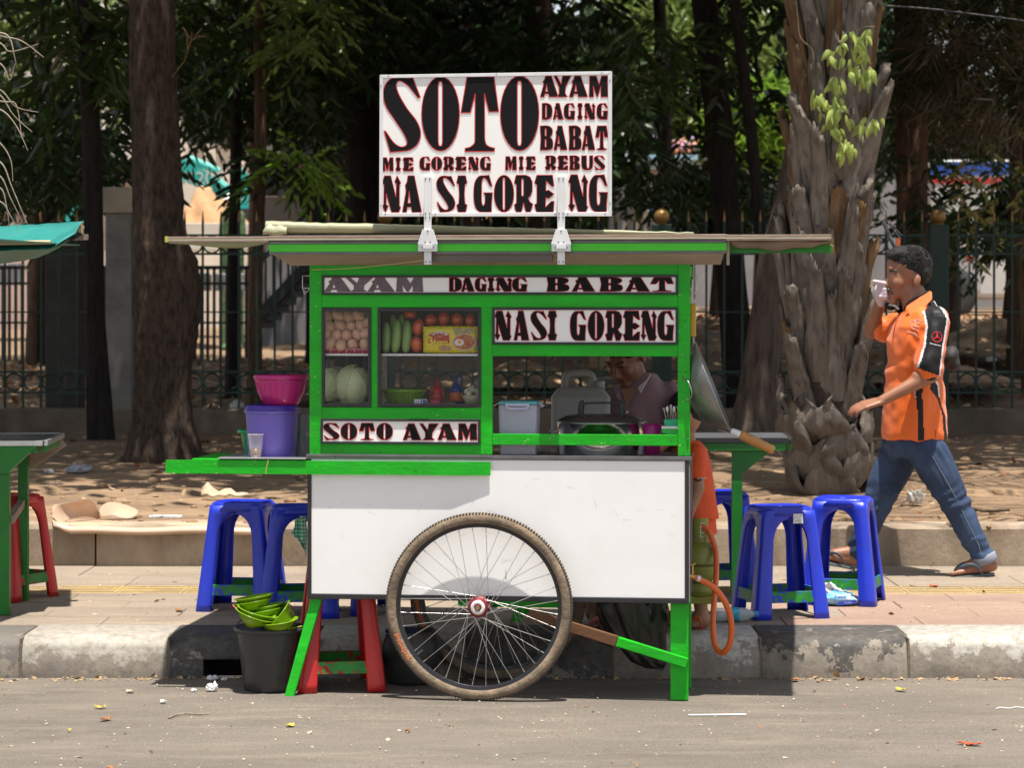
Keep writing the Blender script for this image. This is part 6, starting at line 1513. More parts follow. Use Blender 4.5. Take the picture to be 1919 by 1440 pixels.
organic(b, 'shorts', [mat('dark_shorts', (.03, .03, .04), .8)], cook, .008, 3)
Pk = mat('pink_red_sole', (.55, .06, .07), .6); Pk2 = mat('pink_strap', (.62, .16, .18), .5)
flipflop(fh1-Vector((0, 0, .004)), ft1-Vector((0, 0, .004)), cook, Pk, Pk2, .040); flipflop(fh2-Vector((0, 0, .004)), ft2-Vector((0, 0, .004)), cook, Pk, Pk2, .040)

# --- child in orange behind the end of the cart
YC = 9.78
kid = empty('person', (wat(1296, YC), YC, .161), 0, 'small child in an orange shirt and shorts half hidden behind the cart end', 'person')
DR = kid.location.copy()
def cp(px, py, d=0.): return at(px, py, YC)+Vector((0, d, 0))-DR
b = MB()
eball(b, cp(1284, 775), (.070, .078, .088)); capsule(b, cp(1284, 805), cp(1287, 830), .035, .04); eball(b, cp(1266, 785), (.012, .012, .012)); eball(b, cp(1288, 778, -.078), (.012, .008, .02))
loft(b, [(cp(1290, 1000), .07, .08), (cp(1290, 900), .07, .085), (cp(1290, 840), .07, .08)])
capsule(b, cp(1300, 850, -.08), cp(1305, 915, -.10), .030, .026); capsule(b, cp(1305, 915, -.10), cp(1285, 965, -.13), .025, .02)
hand(b, cp(1285, 965, -.13), cp(1276, 980, -.135), (0, 1, 0), [(.045, .4)]*4, [(.02, (.8, -.5, 0)), (.02, (1, 0, 0))], w=.022, r=.006)
capsule(b, cp(1276, 850, .09), cp(1270, 915, .10), .030, .026); capsule(b, cp(1270, 915, .10), cp(1262, 970, .06), .025, .02)
for (x, xx, d) in ((1306, 1313, -.045), (1280, 1275, .05)):
    capsule(b, cp(x-4, 1010, d), cp(x+3, 1085, d), .055, .040); capsule(b, cp(x+3, 1085, d), cp(xx, 1158, d), .038, .024)
    foot(b, cp(xx+9, 1174, d), cp(xx-24, 1175, d), cp(xx, 1156, d), 0, 1)
organic(b, 'body', [mat('child_skin', (.34, .17, .10), .5, var=.08)], kid, .0055, 4)
b = MB(); eball(b, cp(1288, 765), (.078, .083, .080)); organic(b, 'hair', [Hair], kid, .0065, 2)
So2 = mat('red_orange_shirt', (.72, .085, .012), .7, var=.06, bump=.12, bscale=250)
b = MB(); loft(b, [(cp(1300, 972), .105, .115), (cp(1298, 930), .095, .11), (cp(1294, 870), .082, .105), (cp(1292, 840), .070, .095), (cp(1290, 826), .045, .055)]); capsule(b, cp(1302, 850, -.075), cp(1300, 885, -.095), .042, .038); capsule(b, cp(1278, 850, .08), cp(1272, 885, .095), .042, .038)
organic(b, 'shirt', [So2], kid, .006, 3, fold=lambda p, q: .005*nz(p.x*22, p.y*9, p.z*7))
MB().tube([cp(1296, 893, -.137), cp(1300, 896, -.137), cp(1306, 897, -.13), cp(1311, 894, -.11)], .004, 6).build('sleeve_trim', S_k, kid)
text('SUKSES', .012, (cp(1311, 893).x, -.128, cp(1311, 893).z), kid, mat('print_white', (.75, .72, .70), .4))
b = MB(); loft(b, [(cp(1298, 965), .09, .10), (cp(1298, 1000), .10, .11)]); capsule(b, cp(1306, 995, -.045), cp(1307, 1055, -.045), .062, .062); capsule(b, cp(1284, 995, .045), cp(1282, 1055, .05), .062, .062)
organic(b, 'shorts', [So2], kid, .0065, 3, fold=lambda p, q: .004*nz(p.x*25, p.y*25, p.z*6))
Os = mat('orange_sandal', (.60, .13, .05), .6)
for (xx, d) in ((1313, -.045), (1275, .05)): flipflop(cp(xx+9, 1176, d), cp(xx-24, 1177, d), kid, Os, Os, .030)
# ------------------------------------------------------------------ fence with green posts, gold balls and rings
YF = 20.6; FS = YF/F
def fz(py): return EYE+(HOR-py)*FS
M_fen = mat('dark_green_metal', (.004, .028, .018), .5, .1, var=.15, scale=8, grime=.3, gscale=5, gcol=(.03, .05, .035))
M_gold = mat('bronze_gold_paint', (.30, .17, .05), .45, .4, var=.15, scale=12, grime=.3)
M_fw = mat('dark_plinth', (.13, .10, .075), .92, var=.25, scale=3, bump=.5, bscale=30, grime=.5, gscale=2)  # dark brown plinth colour with darker mottling
plinth = MB()
vs = []; n = 80
for i in range(n+1):
    x = lerp(-8, 8, i/n); vs += [(x, YF-.13, .30), (x, YF-.13+.01*nz(x), fz(767)+.01*nz(x*2)), (x, YF+.13, fz(766)), (x, YF+.13, .30)]
plinth.add(vs, [(i*4+q, i*4+(q+1) % 4, (i+1)*4+(q+1) % 4, (i+1)*4+q) for i in range(n) for q in range(4)])
tag(plinth.build('plinth', M_fw, bev=.01), 'low dark concrete wall under the green railing fence', 'wall')
fence = empty('railing_fence', (0, YF, 0), 0, 'dark green railing fence with ring rows and gold tipped bars', 'fence')
def fx(px): return (px-CX)*FS
posts = [-832, -314, 722, 1240, 1758, 2276]
ringm = MB().tube([(15.5*FS*cos(a), 0, 15.5*FS*sin(a)) for a in [2*pi*k/18 for k in range(18)]], .0085, 6, closed=True).mesh('ring', M_fen)
zb0, zt0 = fz(765), fz(415)
barm = MB().box(-.009, .009, -.009, .009, zb0, zt0).mesh('bar', M_fen)
tipm = MB().lathe([(.0095, 0), (.011, .006), (.004, .075), (.0, .10)], 8).mesh('spike', M_gold)
pitch = 33.7
xs_ = []
x = 1290-pitch*56
while x < 2400:
    if all(abs(x-p) > 22 for p in posts) and not (185 < x < 262): xs_.append(x)
    x += pitch
for x in xs_:
    o = link('bar', barm, fence, (fx(x), 0, 0)); link('spike', tipm, o, (0, 0, zt0))
for a, b_ in zip([-60]+xs_[:-1], xs_):
    pass
k = -60
for x in xs_:
    c = x+pitch/2
    if any(abs(c-p) < 26 for p in posts) or 190 < c < 258 or c > 2380: continue
    for zc in (fz(459), fz(716)): link('ring', ringm, fence, (fx(c), 0, zc))
for zc in (441, 476, 585, 697, 736):
    t = .006 if zc == 585 else .009
    for (a, b_) in ((-600, -333), (-295, 195), (252, 703), (741, 1221), (1259, 1739), (1777, 2257), (2295, 2400)):
        MB().box(fx(a), fx(b_), -.012, -.0095+.006, fz(zc)-t, fz(zc)+t).build('rail', M_fen, fence)
for p in posts[1:]:
    po = MB().box(fx(p)-.08, fx(p)+.08, -.08, .08, .3, fz(421)).build('post', M_fen, fence, bev=.006)
    MB().lathe([(.05, 0), (.045, .012), (.02, .016)], 16, c=(fx(p), 0, fz(421))).build('collar', M_gold, po)
    MB().ball((fx(p), 0, fz(406)), .066, 20, 14).build('ball', M_gold, po)
M_pil = mat('grey_render', (.21, .20, .18), .9, var=.18, scale=2.5, bump=.4, bscale=40, grime=.7, gscale=1.6, gcol=(.05, .045, .035))
e = empty('gate_pillar', (fx(226), YF, .38), 0, 'grey concrete gate pillar with a wider cap, beside the big tree', 'pillar')
MB().box(-24*FS, 24*FS, -.12, .12, 0, fz(401)-.38).build('shaft', M_pil, e, bev=.008)
MB().box(-29*FS, 29*FS, -.15, .15, fz(400.5)-.38, fz(352)-.38).build('cap', mat('pale_render', (.40, .34, .26), .9, var=.15, bump=.4, grime=.5), e, bev=.008)
e = empty('gate_pillar', (fx(70), YF+1.2, .38), 0, 'dark pillar behind the awning at the left', 'pillar')
MB().box(-30*FS, 38*FS, -.15, .15, 0, fz(430)-.38).build('shaft', mat('dark_render', (.07, .065, .055), .9, var=.2, bump=.4, grime=.4), e, bev=.008)  # dark grey-brown render with mottling

# ------------------------------------------------------------------ trees
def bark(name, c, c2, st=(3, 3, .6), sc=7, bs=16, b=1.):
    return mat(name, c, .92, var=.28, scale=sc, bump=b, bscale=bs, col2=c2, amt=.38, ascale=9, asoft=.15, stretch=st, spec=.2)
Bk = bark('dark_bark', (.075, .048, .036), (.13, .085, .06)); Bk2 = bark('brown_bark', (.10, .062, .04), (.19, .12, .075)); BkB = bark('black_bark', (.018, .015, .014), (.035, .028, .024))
def trunk_mesh(path, rad, n=36, rough=.10, seed=0, flute=.0):
    """path: points, rad: radii; bark ridges pushed into the mesh"""
    P = catmull(path, 14); m = len(P); vs = []; R = [ipl([(i/(len(rad)-1), r) for i, r in enumerate(rad)], j/(m-1)) for j in range(m)]
    for j, p in enumerate(P):
        for k in range(n):
            a = 2*pi*k/n; r = R[j]*(1+rough*(nz(cos(a)*3.2+seed, sin(a)*3.2, p.z*1.3)+.5*nz(cos(a)*9, sin(a)*9+seed, p.z*3.5)))*(1+flute*max(0, 1-j/(m*.16))*max(0, sin(a*5+seed)))
            vs.append((p.x+r*cos(a), p.y+r*sin(a), p.z))
    b = MB(); b.add(vs, [(i*n+k, i*n+(k+1) % n, (i+1)*n+(k+1) % n, (i+1)*n+k) for i in range(m-1) for k in range(n)], 0, True); b.add(vs[-n:], [tuple(range(n))]); return b
RNG = np.random.default_rng(7)
def leaf_mesh(name, C, D, L, Wd, m, up=None, fold=.25):
    """C centres, D directions, L lengths, Wd widths -> folded pointed leaves (two quads each)"""
    N = len(C); D = D/np.linalg.norm(D, axis=1, keepdims=True)
    U = RNG.normal(size=(N, 3)) if up is None else up+RNG.normal(size=(N, 3))*.45
    S = np.cross(D, U); S /= np.linalg.norm(S, axis=1, keepdims=True)+1e-9; Nn = np.cross(S, D)
    L = L[:, None]; Wd = Wd[:, None]
    V = np.empty((N, 6, 3))
    V[:, 0] = C; V[:, 1] = C+D*L*.32+S*Wd*.5-Nn*Wd*fold; V[:, 2] = C+D*L*.72+S*Wd*.36-Nn*Wd*fold*.8-np.array([0, 0, 1])*L*.05
    V[:, 3] = C+D*L-np.array([0, 0, 1])*L*.12; V[:, 4] = C+D*L*.72-S*Wd*.36-Nn*Wd*fold*.8-np.array([0, 0, 1])*L*.05; V[:, 5] = C+D*L*.32-S*Wd*.5-Nn*Wd*fold
    me = bpy.data.meshes.new(name); me.vertices.add(N*6); me.vertices.foreach_set('co', V.reshape(-1).astype(np.float32))
    base = (np.arange(N)*6)[:, None]; q = np.concatenate([base+np.array([[0, 1, 2, 3]]), base+np.array([[0, 3, 4, 5]])], axis=1).reshape(-1)
    me.loops.add(len(q)); me.loops.foreach_set('vertex_index', q.astype(np.int32)); nf = N*2
    me.polygons.add(nf); me.polygons.foreach_set('loop_start', (np.arange(nf)*4).astype(np.int32)); me.polygons.foreach_set('loop_total', np.full(nf, 4, np.int32))
    me.materials.append(m); me.update(calc_edges=True); return me
def lmat(name, c, c2, tr=.4, rough=.33):
    m = mat(name, c, rough, var=.25, scale=1.3, col2=c2, amt=.35, ascale=2.0, asoft=.2, transl=tr, spec=.4); return m
Lf = [lmat('dark_leaf', (.038, .070, .018), (.07, .11, .028)), lmat('deep_leaf', (.028, .056, .020), (.055, .09, .026)), lmat('sunlit_pale_leaf', (.13, .20, .045), (.24, .30, .08), .45), lmat('olive_leaf', (.035, .05, .016), (.07, .08, .03)), lmat('bright_leaf', (.16, .30, .03), (.30, .45, .06), .45)]  # third and last are paler: sunlight on foliage put into the leaf colour
def clusters(box, K, per, spread, droop=.5, seed=0):
    r = np.random.default_rng(abs(seed)); x0, x1, y0, y1, z0, z1 = box
    cc = np.stack([r.uniform(x0, x1, K), r.uniform(y0, y1, K), r.uniform(z0, z1, K)], 1)
    C = np.repeat(cc, per, 0)+r.normal(size=(K*per, 3))*np.array([spread, spread, spread*.75]); D = r.normal(size=(K*per, 3)); D[:, 2] = D[:, 2]*.5-droop
    # sprig direction shared inside a cluster
    sd = np.repeat(r.normal(size=(K, 3))*.6, per, 0); return C, D+sd
def sprays(box, K, per, L, Wd, m, name, seed=0, ln=.5, droop=.35):
    """drooping twigs carrying pairs of leaves"""
    r = np.random.default_rng(abs(seed)); x0, x1, y0, y1, z0, z1 = box
    o = np.stack([r.uniform(x0, x1, K), r.uniform(y0, y1, K), r.uniform(z0, z1, K)], 1); d = r.normal(size=(K, 3)); d[:, 2] = d[:, 2]*.4-droop; d /= np.linalg.norm(d, axis=1, keepdims=True)
    t = (np.arange(per)+.5)/per; C = (o[:, None]+d[:, None]*t[None, :, None]*ln); C[..., 2] -= (t**2*ln*.25)[None]; C = C.reshape(-1, 3)
    s_ = np.cross(d, np.array([0, 0, 1.])); s_ /= np.linalg.norm(s_, axis=1, keepdims=True)+1e-9
    sg_ = np.where(np.arange(per) % 2 == 0, 1, -1)
    D = (d[:, None]*.9+s_[:, None]*sg_[None, :, None]*.9).reshape(-1, 3)+r.normal(size=(K*per, 3))*.18; D[:, 2] -= .30
    N = K*per; return leaf_mesh(name, C, D, L*r.uniform(.7, 1.15, N), Wd*r.uniform(.8, 1.2, N), m)
def tree(px, Y, r0, label, top_px=None, leafm=0, crown=None, H=7.5, bk=None, seed=0, group='trees in the park behind the cart', box_hang=None, K=330, name='shade_tree', lean_y=0., limbs=5):
    X = (px-CX)/F*Y; z0 = ground_z(X, Y)-.05; e = empty(name, (X, Y, z0), 0, label, 'tree', group); Xt = X if top_px is None else (top_px-CX)/F*Y
    zt = EYE+HOR/F*Y-z0                    # height at the top edge of the picture
    sl_ = (Xt-X)/max(.1, zt)
    P = [Vector((0, 0, 0)), Vector((sl_*H*.15, 0, H*.15)), Vector((sl_*H*.35+.03, .02, H*.35)), Vector((sl_*H*.6, lean_y*.6, H*.6)), Vector((sl_*H*.8, lean_y, H*.85))]
    trunk_mesh(P, [r0*1.45, r0*1.02, r0, r0*.85, r0*.6], 28, .10, seed, .12).build('trunk', bk or Bk, e)
    rn = random.Random(seed); top = P[-1]
    for k in range(limbs):
        a = 2*pi*k/limbs+rn.uniform(-.5, .5); s0 = P[3].lerp(P[4], rn.uniform(0, .9)); L_ = rn.uniform(1.3, 2.4)
        q = [s0, s0+Vector((cos(a)*L_*.4, sin(a)*L_*.4, .5)), s0+Vector((cos(a)*L_, sin(a)*L_, rn.uniform(.5, 1.2)))]
        MB().tube(catmull(q, 5), [r0*.42, r0*.38, r0*.34, r0*.3, r0*.26, r0*.22, r0*.2, r0*.17, r0*.14, r0*.10, r0*.06], 8).build('limb', bk or Bk, e)
    bx = crown or (-3.1, 3.1, -2.9, 2.9, H*.72, H*1.12)
    C, D = clusters(bx, K, 15, .30, .5, seed+11); N = len(C); r = np.random.default_rng(seed)
    link('crown', leaf_mesh('crown', C, D, r.uniform(.20, .34, N), r.uniform(.08, .13, N), Lf[leafm]), e)
    for hb in (box_hang or []):            # lower sprays of foliage seen in the picture: (px0, py0, px1, py1, Y0, Y1, count, leaf, L, W)
        x0, y0, x1, y1, Ya, Yb, cnt, lm, L_, Wd = hb; Ym = (Ya+Yb)/2
        bxx = ((x0-CX)/F*Ym-X, (x1-CX)/F*Ym-X, Ya-Y, Yb-Y, EYE+(HOR-y1)/F*Ym-z0, EYE+(HOR-y0)/F*Ym-z0)
        link('foliage', sprays(bxx, cnt, 9, L_, Wd, Lf[lm], 'foliage', seed+int(x0)), e)
    return e

# big tree with a burl, left of the cart
e = empty('shade_tree', (wat(300, 16.5), 16.5, .40), 0, 'big dark tree trunk with a bulge on its right side, left of the cart', 'tree')
SS = 16.5/F
prof_t = [(868, 240, 384), (850, 243, 371), (825, 246, 366), (790, 250, 360), (740, 253, 357), (690, 254, 358), (640, 253, 366), (590, 252, 374), (540, 251, 376), (490, 251, 368), (455, 251, 350), (410, 252, 342), (330, 250, 339), (230, 247, 335), (120, 245, 328), (0, 243, 322), (-200, 238, 316), (-600, 230, 300), (-900, 232, 290)]
n = 120; rows_ = []; 
for (y0, a0, b0), (y1, a1, b1) in zip(prof_t, prof_t[1:]):
    for q in range(14 if y0 > -200 else 3):
        t = q/(14 if y0 > -200 else 3); rows_.append((lerp(y0, y1, t), lerp(a0, a1, t), lerp(b0, b1, t)))
vs = []; base = Vector((wat(300, 16.5), 0, 0))
for (y, a, b_) in rows_:
    cx = ((a+b_)/2-CX)*SS-base.x; rx = (b_-a)/2*SS; z = EYE+(HOR-y)*SS-.40
    core = min(rx, .185 if y > 400 else .17)
    for k in range(n):
        t = 2*pi*k/n; fl = sstep(760, 868, y)
        rr = 1+.055*nz(cos(t)*3, sin(t)*3, z*1.5)+.10*abs(nz(cos(t)*8+.5*nz(z*4), sin(t)*8, z*3.0))+.06*nz(cos(t)*16, sin(t)*16, z*12)+fl*.10*max(0, sin(t*4+1.1))
        vs.append((cx+rx*rr*cos(t), core*rr*(1+.5*fl)*sin(t), z))
b = MB(); b.add(vs, [(i*n+k, i*n+(k+1) % n, (i+1)*n+(k+1) % n, (i+1)*n+k) for i in range(len(rows_)-1) for k in range(n)], 0, True)
b.build('trunk', bark('ridged_bark', (.050, .035, .026), (.088, .062, .045), (4, 4, 1.3), 9, 22), e)
for k, (a, L_) in enumerate(((-.3, .55), (.5, .5), (2.6, .45), (-1.9, .35), (-1.1, .40), (.1, .6))):      # surface roots
    q = [Vector((.16*cos(a), .14*sin(a), .06)), Vector((L_*.6*cos(a), L_*.5*sin(a), .02)), Vector((L_*cos(a+.2), L_*sin(a+.2), -.02))]
    MB().tube(catmull(q, 5), [.075*(1-.07*i) for i in range(11)], 10).build('root', MATS['ridged_bark'], e)
b = MB(); p0 = at(325, 138, 16.4)-e.location
for q in ([at(322, 145, 16.4), at(345, 115, 16.35), at(358, 75, 16.35), at(360, 60, 16.35)], [at(352, 95, 16.35), at(350, 62, 16.35)], [at(356, 80, 16.35), at(378, 52, 16.35)], [at(356, 78, 16.35), at(372, 68, 16.35), at(385, 68, 16.35)], [at(357, 72, 16.35), at(342, 50, 16.35)]):
    b.tube([p-e.location for p in q], .0045, 6)
b.build('twig', bark('twig_bark', (.16, .09, .05), (.22, .14, .08)), e)
C, D = clusters((-3.6, 3.0, -3.4, 3.0, 4.6, 7.6), 560, 15, .32, .5, 91); N = len(C)
link('crown', leaf_mesh('crown', C, D, RNG.uniform(.22, .36, N), RNG.uniform(.09, .14, N), Lf[0]), e)

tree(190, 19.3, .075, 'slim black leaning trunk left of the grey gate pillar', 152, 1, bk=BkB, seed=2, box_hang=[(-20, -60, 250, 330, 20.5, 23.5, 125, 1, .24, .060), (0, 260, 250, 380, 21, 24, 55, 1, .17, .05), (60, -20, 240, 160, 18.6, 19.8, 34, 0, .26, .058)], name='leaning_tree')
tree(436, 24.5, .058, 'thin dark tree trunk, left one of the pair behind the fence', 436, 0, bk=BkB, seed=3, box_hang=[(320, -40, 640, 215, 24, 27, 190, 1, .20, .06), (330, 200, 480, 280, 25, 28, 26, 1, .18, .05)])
tree(477, 23.0, .060, 'thin brown tree trunk, right one of the pair behind the fence', 484, 0, seed=4, bk=Bk2, box_hang=[(520, -20, 640, 100, 21.5, 23, 46, 2, .16, .045), (330, -40, 640, 190, 22.5, 25, 130, 0, .20, .055), (500, 270, 600, 330, 21.5, 22.5, 20, 4, .14, .045), (470, 300, 570, 335, 22.5, 23.5, 18, 1, .18, .05)])
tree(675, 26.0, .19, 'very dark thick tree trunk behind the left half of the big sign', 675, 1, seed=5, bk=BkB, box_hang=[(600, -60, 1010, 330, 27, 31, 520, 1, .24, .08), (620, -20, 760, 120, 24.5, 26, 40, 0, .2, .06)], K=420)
tree(1006, 27.5, .15, 'dark reddish trunk rising behind the top of the big sign', 1006, 0, seed=6, bk=Bk, box_hang=[(1010, -40, 1170, 160, 25, 29, 70, 1, .22, .07), (840, 60, 990, 330, 24.5, 26.5, 120, 1, .22, .07)])
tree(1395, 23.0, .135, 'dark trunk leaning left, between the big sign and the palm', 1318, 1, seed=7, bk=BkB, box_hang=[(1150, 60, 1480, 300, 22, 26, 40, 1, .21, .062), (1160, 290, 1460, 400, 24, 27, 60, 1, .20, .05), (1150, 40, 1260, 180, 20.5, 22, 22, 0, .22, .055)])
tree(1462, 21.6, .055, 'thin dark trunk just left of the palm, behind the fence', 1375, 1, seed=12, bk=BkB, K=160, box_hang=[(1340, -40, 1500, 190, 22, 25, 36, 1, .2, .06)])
tree(1712, 23.5, .15, 'reddish brown trunk behind the walking man, right of the palm', 1700, 3, seed=8, bk=bark('red_brown_bark', (.10, .055, .035), (.17, .10, .065)), K=420)
tree(1912, 24.5, .10, 'brown trunk at the right edge of the park', 1902, 3, seed=9, bk=Bk2)
tree(95, 30, .10, 'dark trunk far behind the left fence', 80, 1, seed=31, bk=BkB); tree(310, 32.5, .12, 'tree hidden behind the big trunk', 300, 1, seed=32); tree(590, 31, .09, 'thin dark trunk beside the stair', 600, 1, seed=33, bk=BkB); tree(880, 31.5, .12, 'tree hidden by the big sign', 880, 1, seed=34); tree(1250, 31, .09, 'thin dark trunk far right of the big sign', 1235, 1, seed=35, bk=BkB); tree(2300, 19, .15, 'tree whose shade falls from the right', 2300, 0, seed=21); tree(-300, 18, .16, 'tree whose shade falls from the left', -300, 0, seed=22)
# hidden neighbours would not be seen: remove them again unless their crowns shade the scene
# second thick trunk with a split, right of the cart
e = empty('forked_tree', (wat(1425, 18.3), 18.3, .36), 0, 'dark flared tree trunk seen under the right wing of the cart roof', 'tree')
S8 = 18.3/F; P8 = [(1418, 812, 50), (1420, 780, 43), (1425, 700, 36), (1432, 620, 32), (1442, 540, 29), (1454, 470, 27), (1478, 380, 26), (1510, 200, 25), (1545, -100, 24), (1560, -500, 20)]
path = [Vector(((x-1425)*S8, 0, EYE+(HOR-y)*S8-.36)) for x, y, r in P8]
trunk_mesh(path, [r*S8 for _, _, r in P8], 40, .13, 5, .2).build('trunk', bark('grey_dark_bark', (.075, .055, .045), (.13, .10, .08)), e)
C, D = clusters((-3.0, 3.4, -3.4, 3.0, 4.4, 7.4), 480, 15, .32, .5, 191); N = len(C)
link('crown', leaf_mesh('crown', C, D, RNG.uniform(.22, .36, N), RNG.uniform(.09, .14, N), Lf[1]), e)

# feathery olive foliage at the right (casuarina-like), thin strands
def strands(name, box, K, m, seed, L=.5):
    r = np.random.default_rng(abs(seed)); x0, x1, y0, y1, z0, z1 = box; per = 26
    o = np.stack([r.uniform(x0, x1, K), r.uniform(y0, y1, K), r.uniform(z0, z1, K)], 1); C = np.repeat(o, per, 0)+r.normal(size=(K*per, 3))*.09
    D = np.repeat(r.normal(size=(K, 3))*np.array([.7, .7, .2]), per, 0)+r.normal(size=(K*per, 3))*.45; D[:, 2] -= .75; N = K*per
    return leaf_mesh(name, C, D, L*r.uniform(.5, 1.1, N), r.uniform(.006, .012, N), m)
e = empty('casuarina_tree', (wat(1850, 22.6), 22.6, .7), 0, 'olive brown feathery tree hanging over the right side', 'tree')
bx = lambda x0, y0, x1, y1, Ya, Yb: ((x0-1850)*(Ya+Yb)/2/F, (x1-1850)*(Ya+Yb)/2/F, Ya-22.6, Yb-22.6, EYE+(HOR-y1)*(Ya+Yb)/2/F-.7, EYE+(HOR-y0)*(Ya+Yb)/2/F-.7)
link('foliage', strands('foliage', bx(1680, -30, 1960, 200, 21.6, 24), 105, Lf[3], 5, .40), e)
link('foliage', strands('foliage', bx(1690, 60, 1860, 260, 21.4, 22.4), 36, lmat('dry_strand', (.13, .10, .055), (.2, .15, .08)), 6, .34), e)
link('foliage', sprays(bx(1740, 150, 1960, 290, 24, 27), 70, 9, .18, .05, Lf[1], 'foliage', 8), e)
link('foliage', sprays(bx(1720, 290, 1960, 480, 22, 24), 70, 9, .15, .045, Lf[1], 'foliage', 9), e)
link('foliage', sprays(bx(1760, 215, 1960, 480, 22, 23), 34, 8, .12, .035, lmat('yellow_leaf', (.42, .38, .10), (.55, .48, .2)), 'foliage', 10, .3), e)
MB().tube(catmull([Vector((.4, 0, 0)), Vector((.45, .1, 1.8)), Vector((.2, .0, 3.6)), Vector((-.1, 0, 5.5))], 6), [.09, .085, .085, .08, .08, .08, .07, .07, .07, .06, .06, .06, .05, .05, .05, .05, .05, .05, .05], 12).build('trunk', Bk2, e)

# ------------------------------------------------------------------ the palm with its cut leaf bases
YP = 14.2; PS = YP/F
palm = empty('palm_tree', (wat(1553, YP), YP, .37), 0, 'thick palm trunk covered in cut leaf bases with a leafy vine', 'palm tree')
axis_tab = [(-300, 1575), (0, 1572), (200, 1563), (400, 1560), (600, 1549), (800, 1547), (925, 1553)]
half_tab = [(-300, 74), (0, 76), (200, 84), (400, 80), (600, 76), (800, 79), (870, 76), (925, 56)]
def pz(y): return EYE+(HOR-y)*PS-.37
def pax(y): return (ipl(axis_tab, y)-1553)*PS
rows_ = [(y, pax(y), ipl(half_tab, y)*PS*.80) for y in range(925, -1500, -25)]
n = 32; vs = []
for (y, cx, r_) in rows_:
    r_ = r_ if y > -300 else r_*.85
    for k in range(n): t = 2*pi*k/n; q = r_*(1+.06*nz(cos(t)*5, sin(t)*5, y*.02)); vs.append((cx+q*cos(t), q*sin(t), pz(y)))
Pm = mat('palm_fibre', (.06, .042, .03), .95, var=.3, scale=12, bump=1., bscale=40, stretch=(3, 3, 1))
MB().add(vs, [(i*n+k, i*n+(k+1) % n, (i+1)*n+(k+1) % n, (i+1)*n+k) for i in range(len(rows_)-1) for k in range(n)], 0, True).build('trunk', Pm, palm)
M_boot = mat('weathered_leaf_base', (.150, .124, .102), .9, var=.38, scale=9, bump=1., bscale=22, col2=(.25, .222, .195), amt=.38, ascale=12, asoft=.15, stretch=(2.4, 2.4, .8), grime=.8, gscale=6, gcol=(.05, .034, .022), spec=.2)
M_boot2 = mat('brown_leaf_base', (.15, .080, .035), .88, var=.3, scale=7, bump=1., bscale=26, col2=(.22, .15, .09), amt=.35, ascale=9, asoft=.2, stretch=(2.2, 2.2, .5), spec=.25)
def boot(kind, seed, m):
    rn = random.Random(seed); sk = rn.uniform(-.7, .7); hk = rn.uniform(-.6, 1.2); nu, nv = 13, 14; vs = []
    for side in (0, 1):
        for j in range(nv+1):
            t = j/nv
            if kind == 'low': w = .135*(1-.62*sstep(.30, .95, t)+.12*sstep(.9, 1, t))*(.72+.28*sstep(0, .25, t)); o_ = .030+.060*sin(pi*min(1, t*1.1))*(1-t*.5)+.035*t**3; L_ = .34
            else: w = lerp(.080, .040, t**.7)*(.8+.2*sstep(0, .15, t))+.006*nz(t*9, seed); o_ = .006+.018*sin(pi*min(1, t*1.6)*.9)+.065*t**2.0+.008*nz(t*5, seed, 3); L_ = .56
            for i in range(nu+1):
                s_ = -1+2*i/nu; 
                tip = (.07*(1-abs(s_+sk))*hk+rn.uniform(-.022, .022)) if kind == 'high' else (-.10*(1-abs(s_))+rn.uniform(-.012, .012))
                z = t*L_+(tip*sstep(.72, 1, t))
                x = s_*w+.004*nz(t*14, s_*2, seed); rad = o_+(.022 if kind == 'low' else .016)*(1-s_*s_)*(1-.3*t)+.012*nz(s_*3.5+seed, t*4)+.007*nz(s_*8+seed, t*3)+.004*nz(s_*9, t*22)-.010*abs(s_)**3
                vs.append((x, -(rad-(0 if side == 0 else .020+.012*t)), z))
    K = (nv+1)*(nu+1); fs = []
    g = lambda sd, j, i: sd*K+j*(nu+1)+i
    for j in range(nv):
        for i in range(nu): fs += [(g(0, j, i), g(0, j, i+1), g(0, j+1, i+1), g(0, j+1, i)), (g(1, j, i), g(1, j+1, i), g(1, j+1, i+1), g(1, j, i+1))]
    for j in range(nv): fs += [(g(0, j, 0), g(0, j+1, 0), g(1, j+1, 0), g(1, j, 0)), (g(0, j, nu), g(1, j, nu), g(1, j+1, nu), g(0, j+1, nu))]
    for i in range(nu): fs += [(g(0, nv, i), g(0, nv, i+1), g(1, nv, i+1), g(1, nv, i))]
    return MB().add(vs, fs, 0, True).mesh('leaf_base', m)
hi = [boot('high', k, M_boot if k % 5 else M_boot2) for k in range(10)]; lo = [boot('low', 20+k, M_boot) for k in range(5)]
rn = random.Random(6); zc = .0; i = 0
while zc < 4.4:
    y = HOR-(zc+.37-EYE)/PS; low = zc < .46; r_ = ipl(half_tab, y)*PS*(.62 if low else .74); a = i*radians(137.5)
    me = (lo if low else hi)[rn.randrange(5 if low else 10)]
    o = link('leaf_base', me, palm, (pax(y)+r_*sin(a)*.98, -r_*cos(a)*.98, zc-.06+rn.uniform(-.02, .02)))
    tl = rn.uniform(-.03, .10)+(0.14 if rn.random() < .12 else 0) if not low else rn.uniform(.05, .28)
    o.rotation_euler = (tl, rn.uniform(-.14, .14), a+rn.uniform(-.12, .12)); o.scale = (rn.uniform(.8, 1.3), rn.uniform(.8, 1.2), rn.uniform(.7, 1.2))
    zc += .030 if low else .0235; i += 1
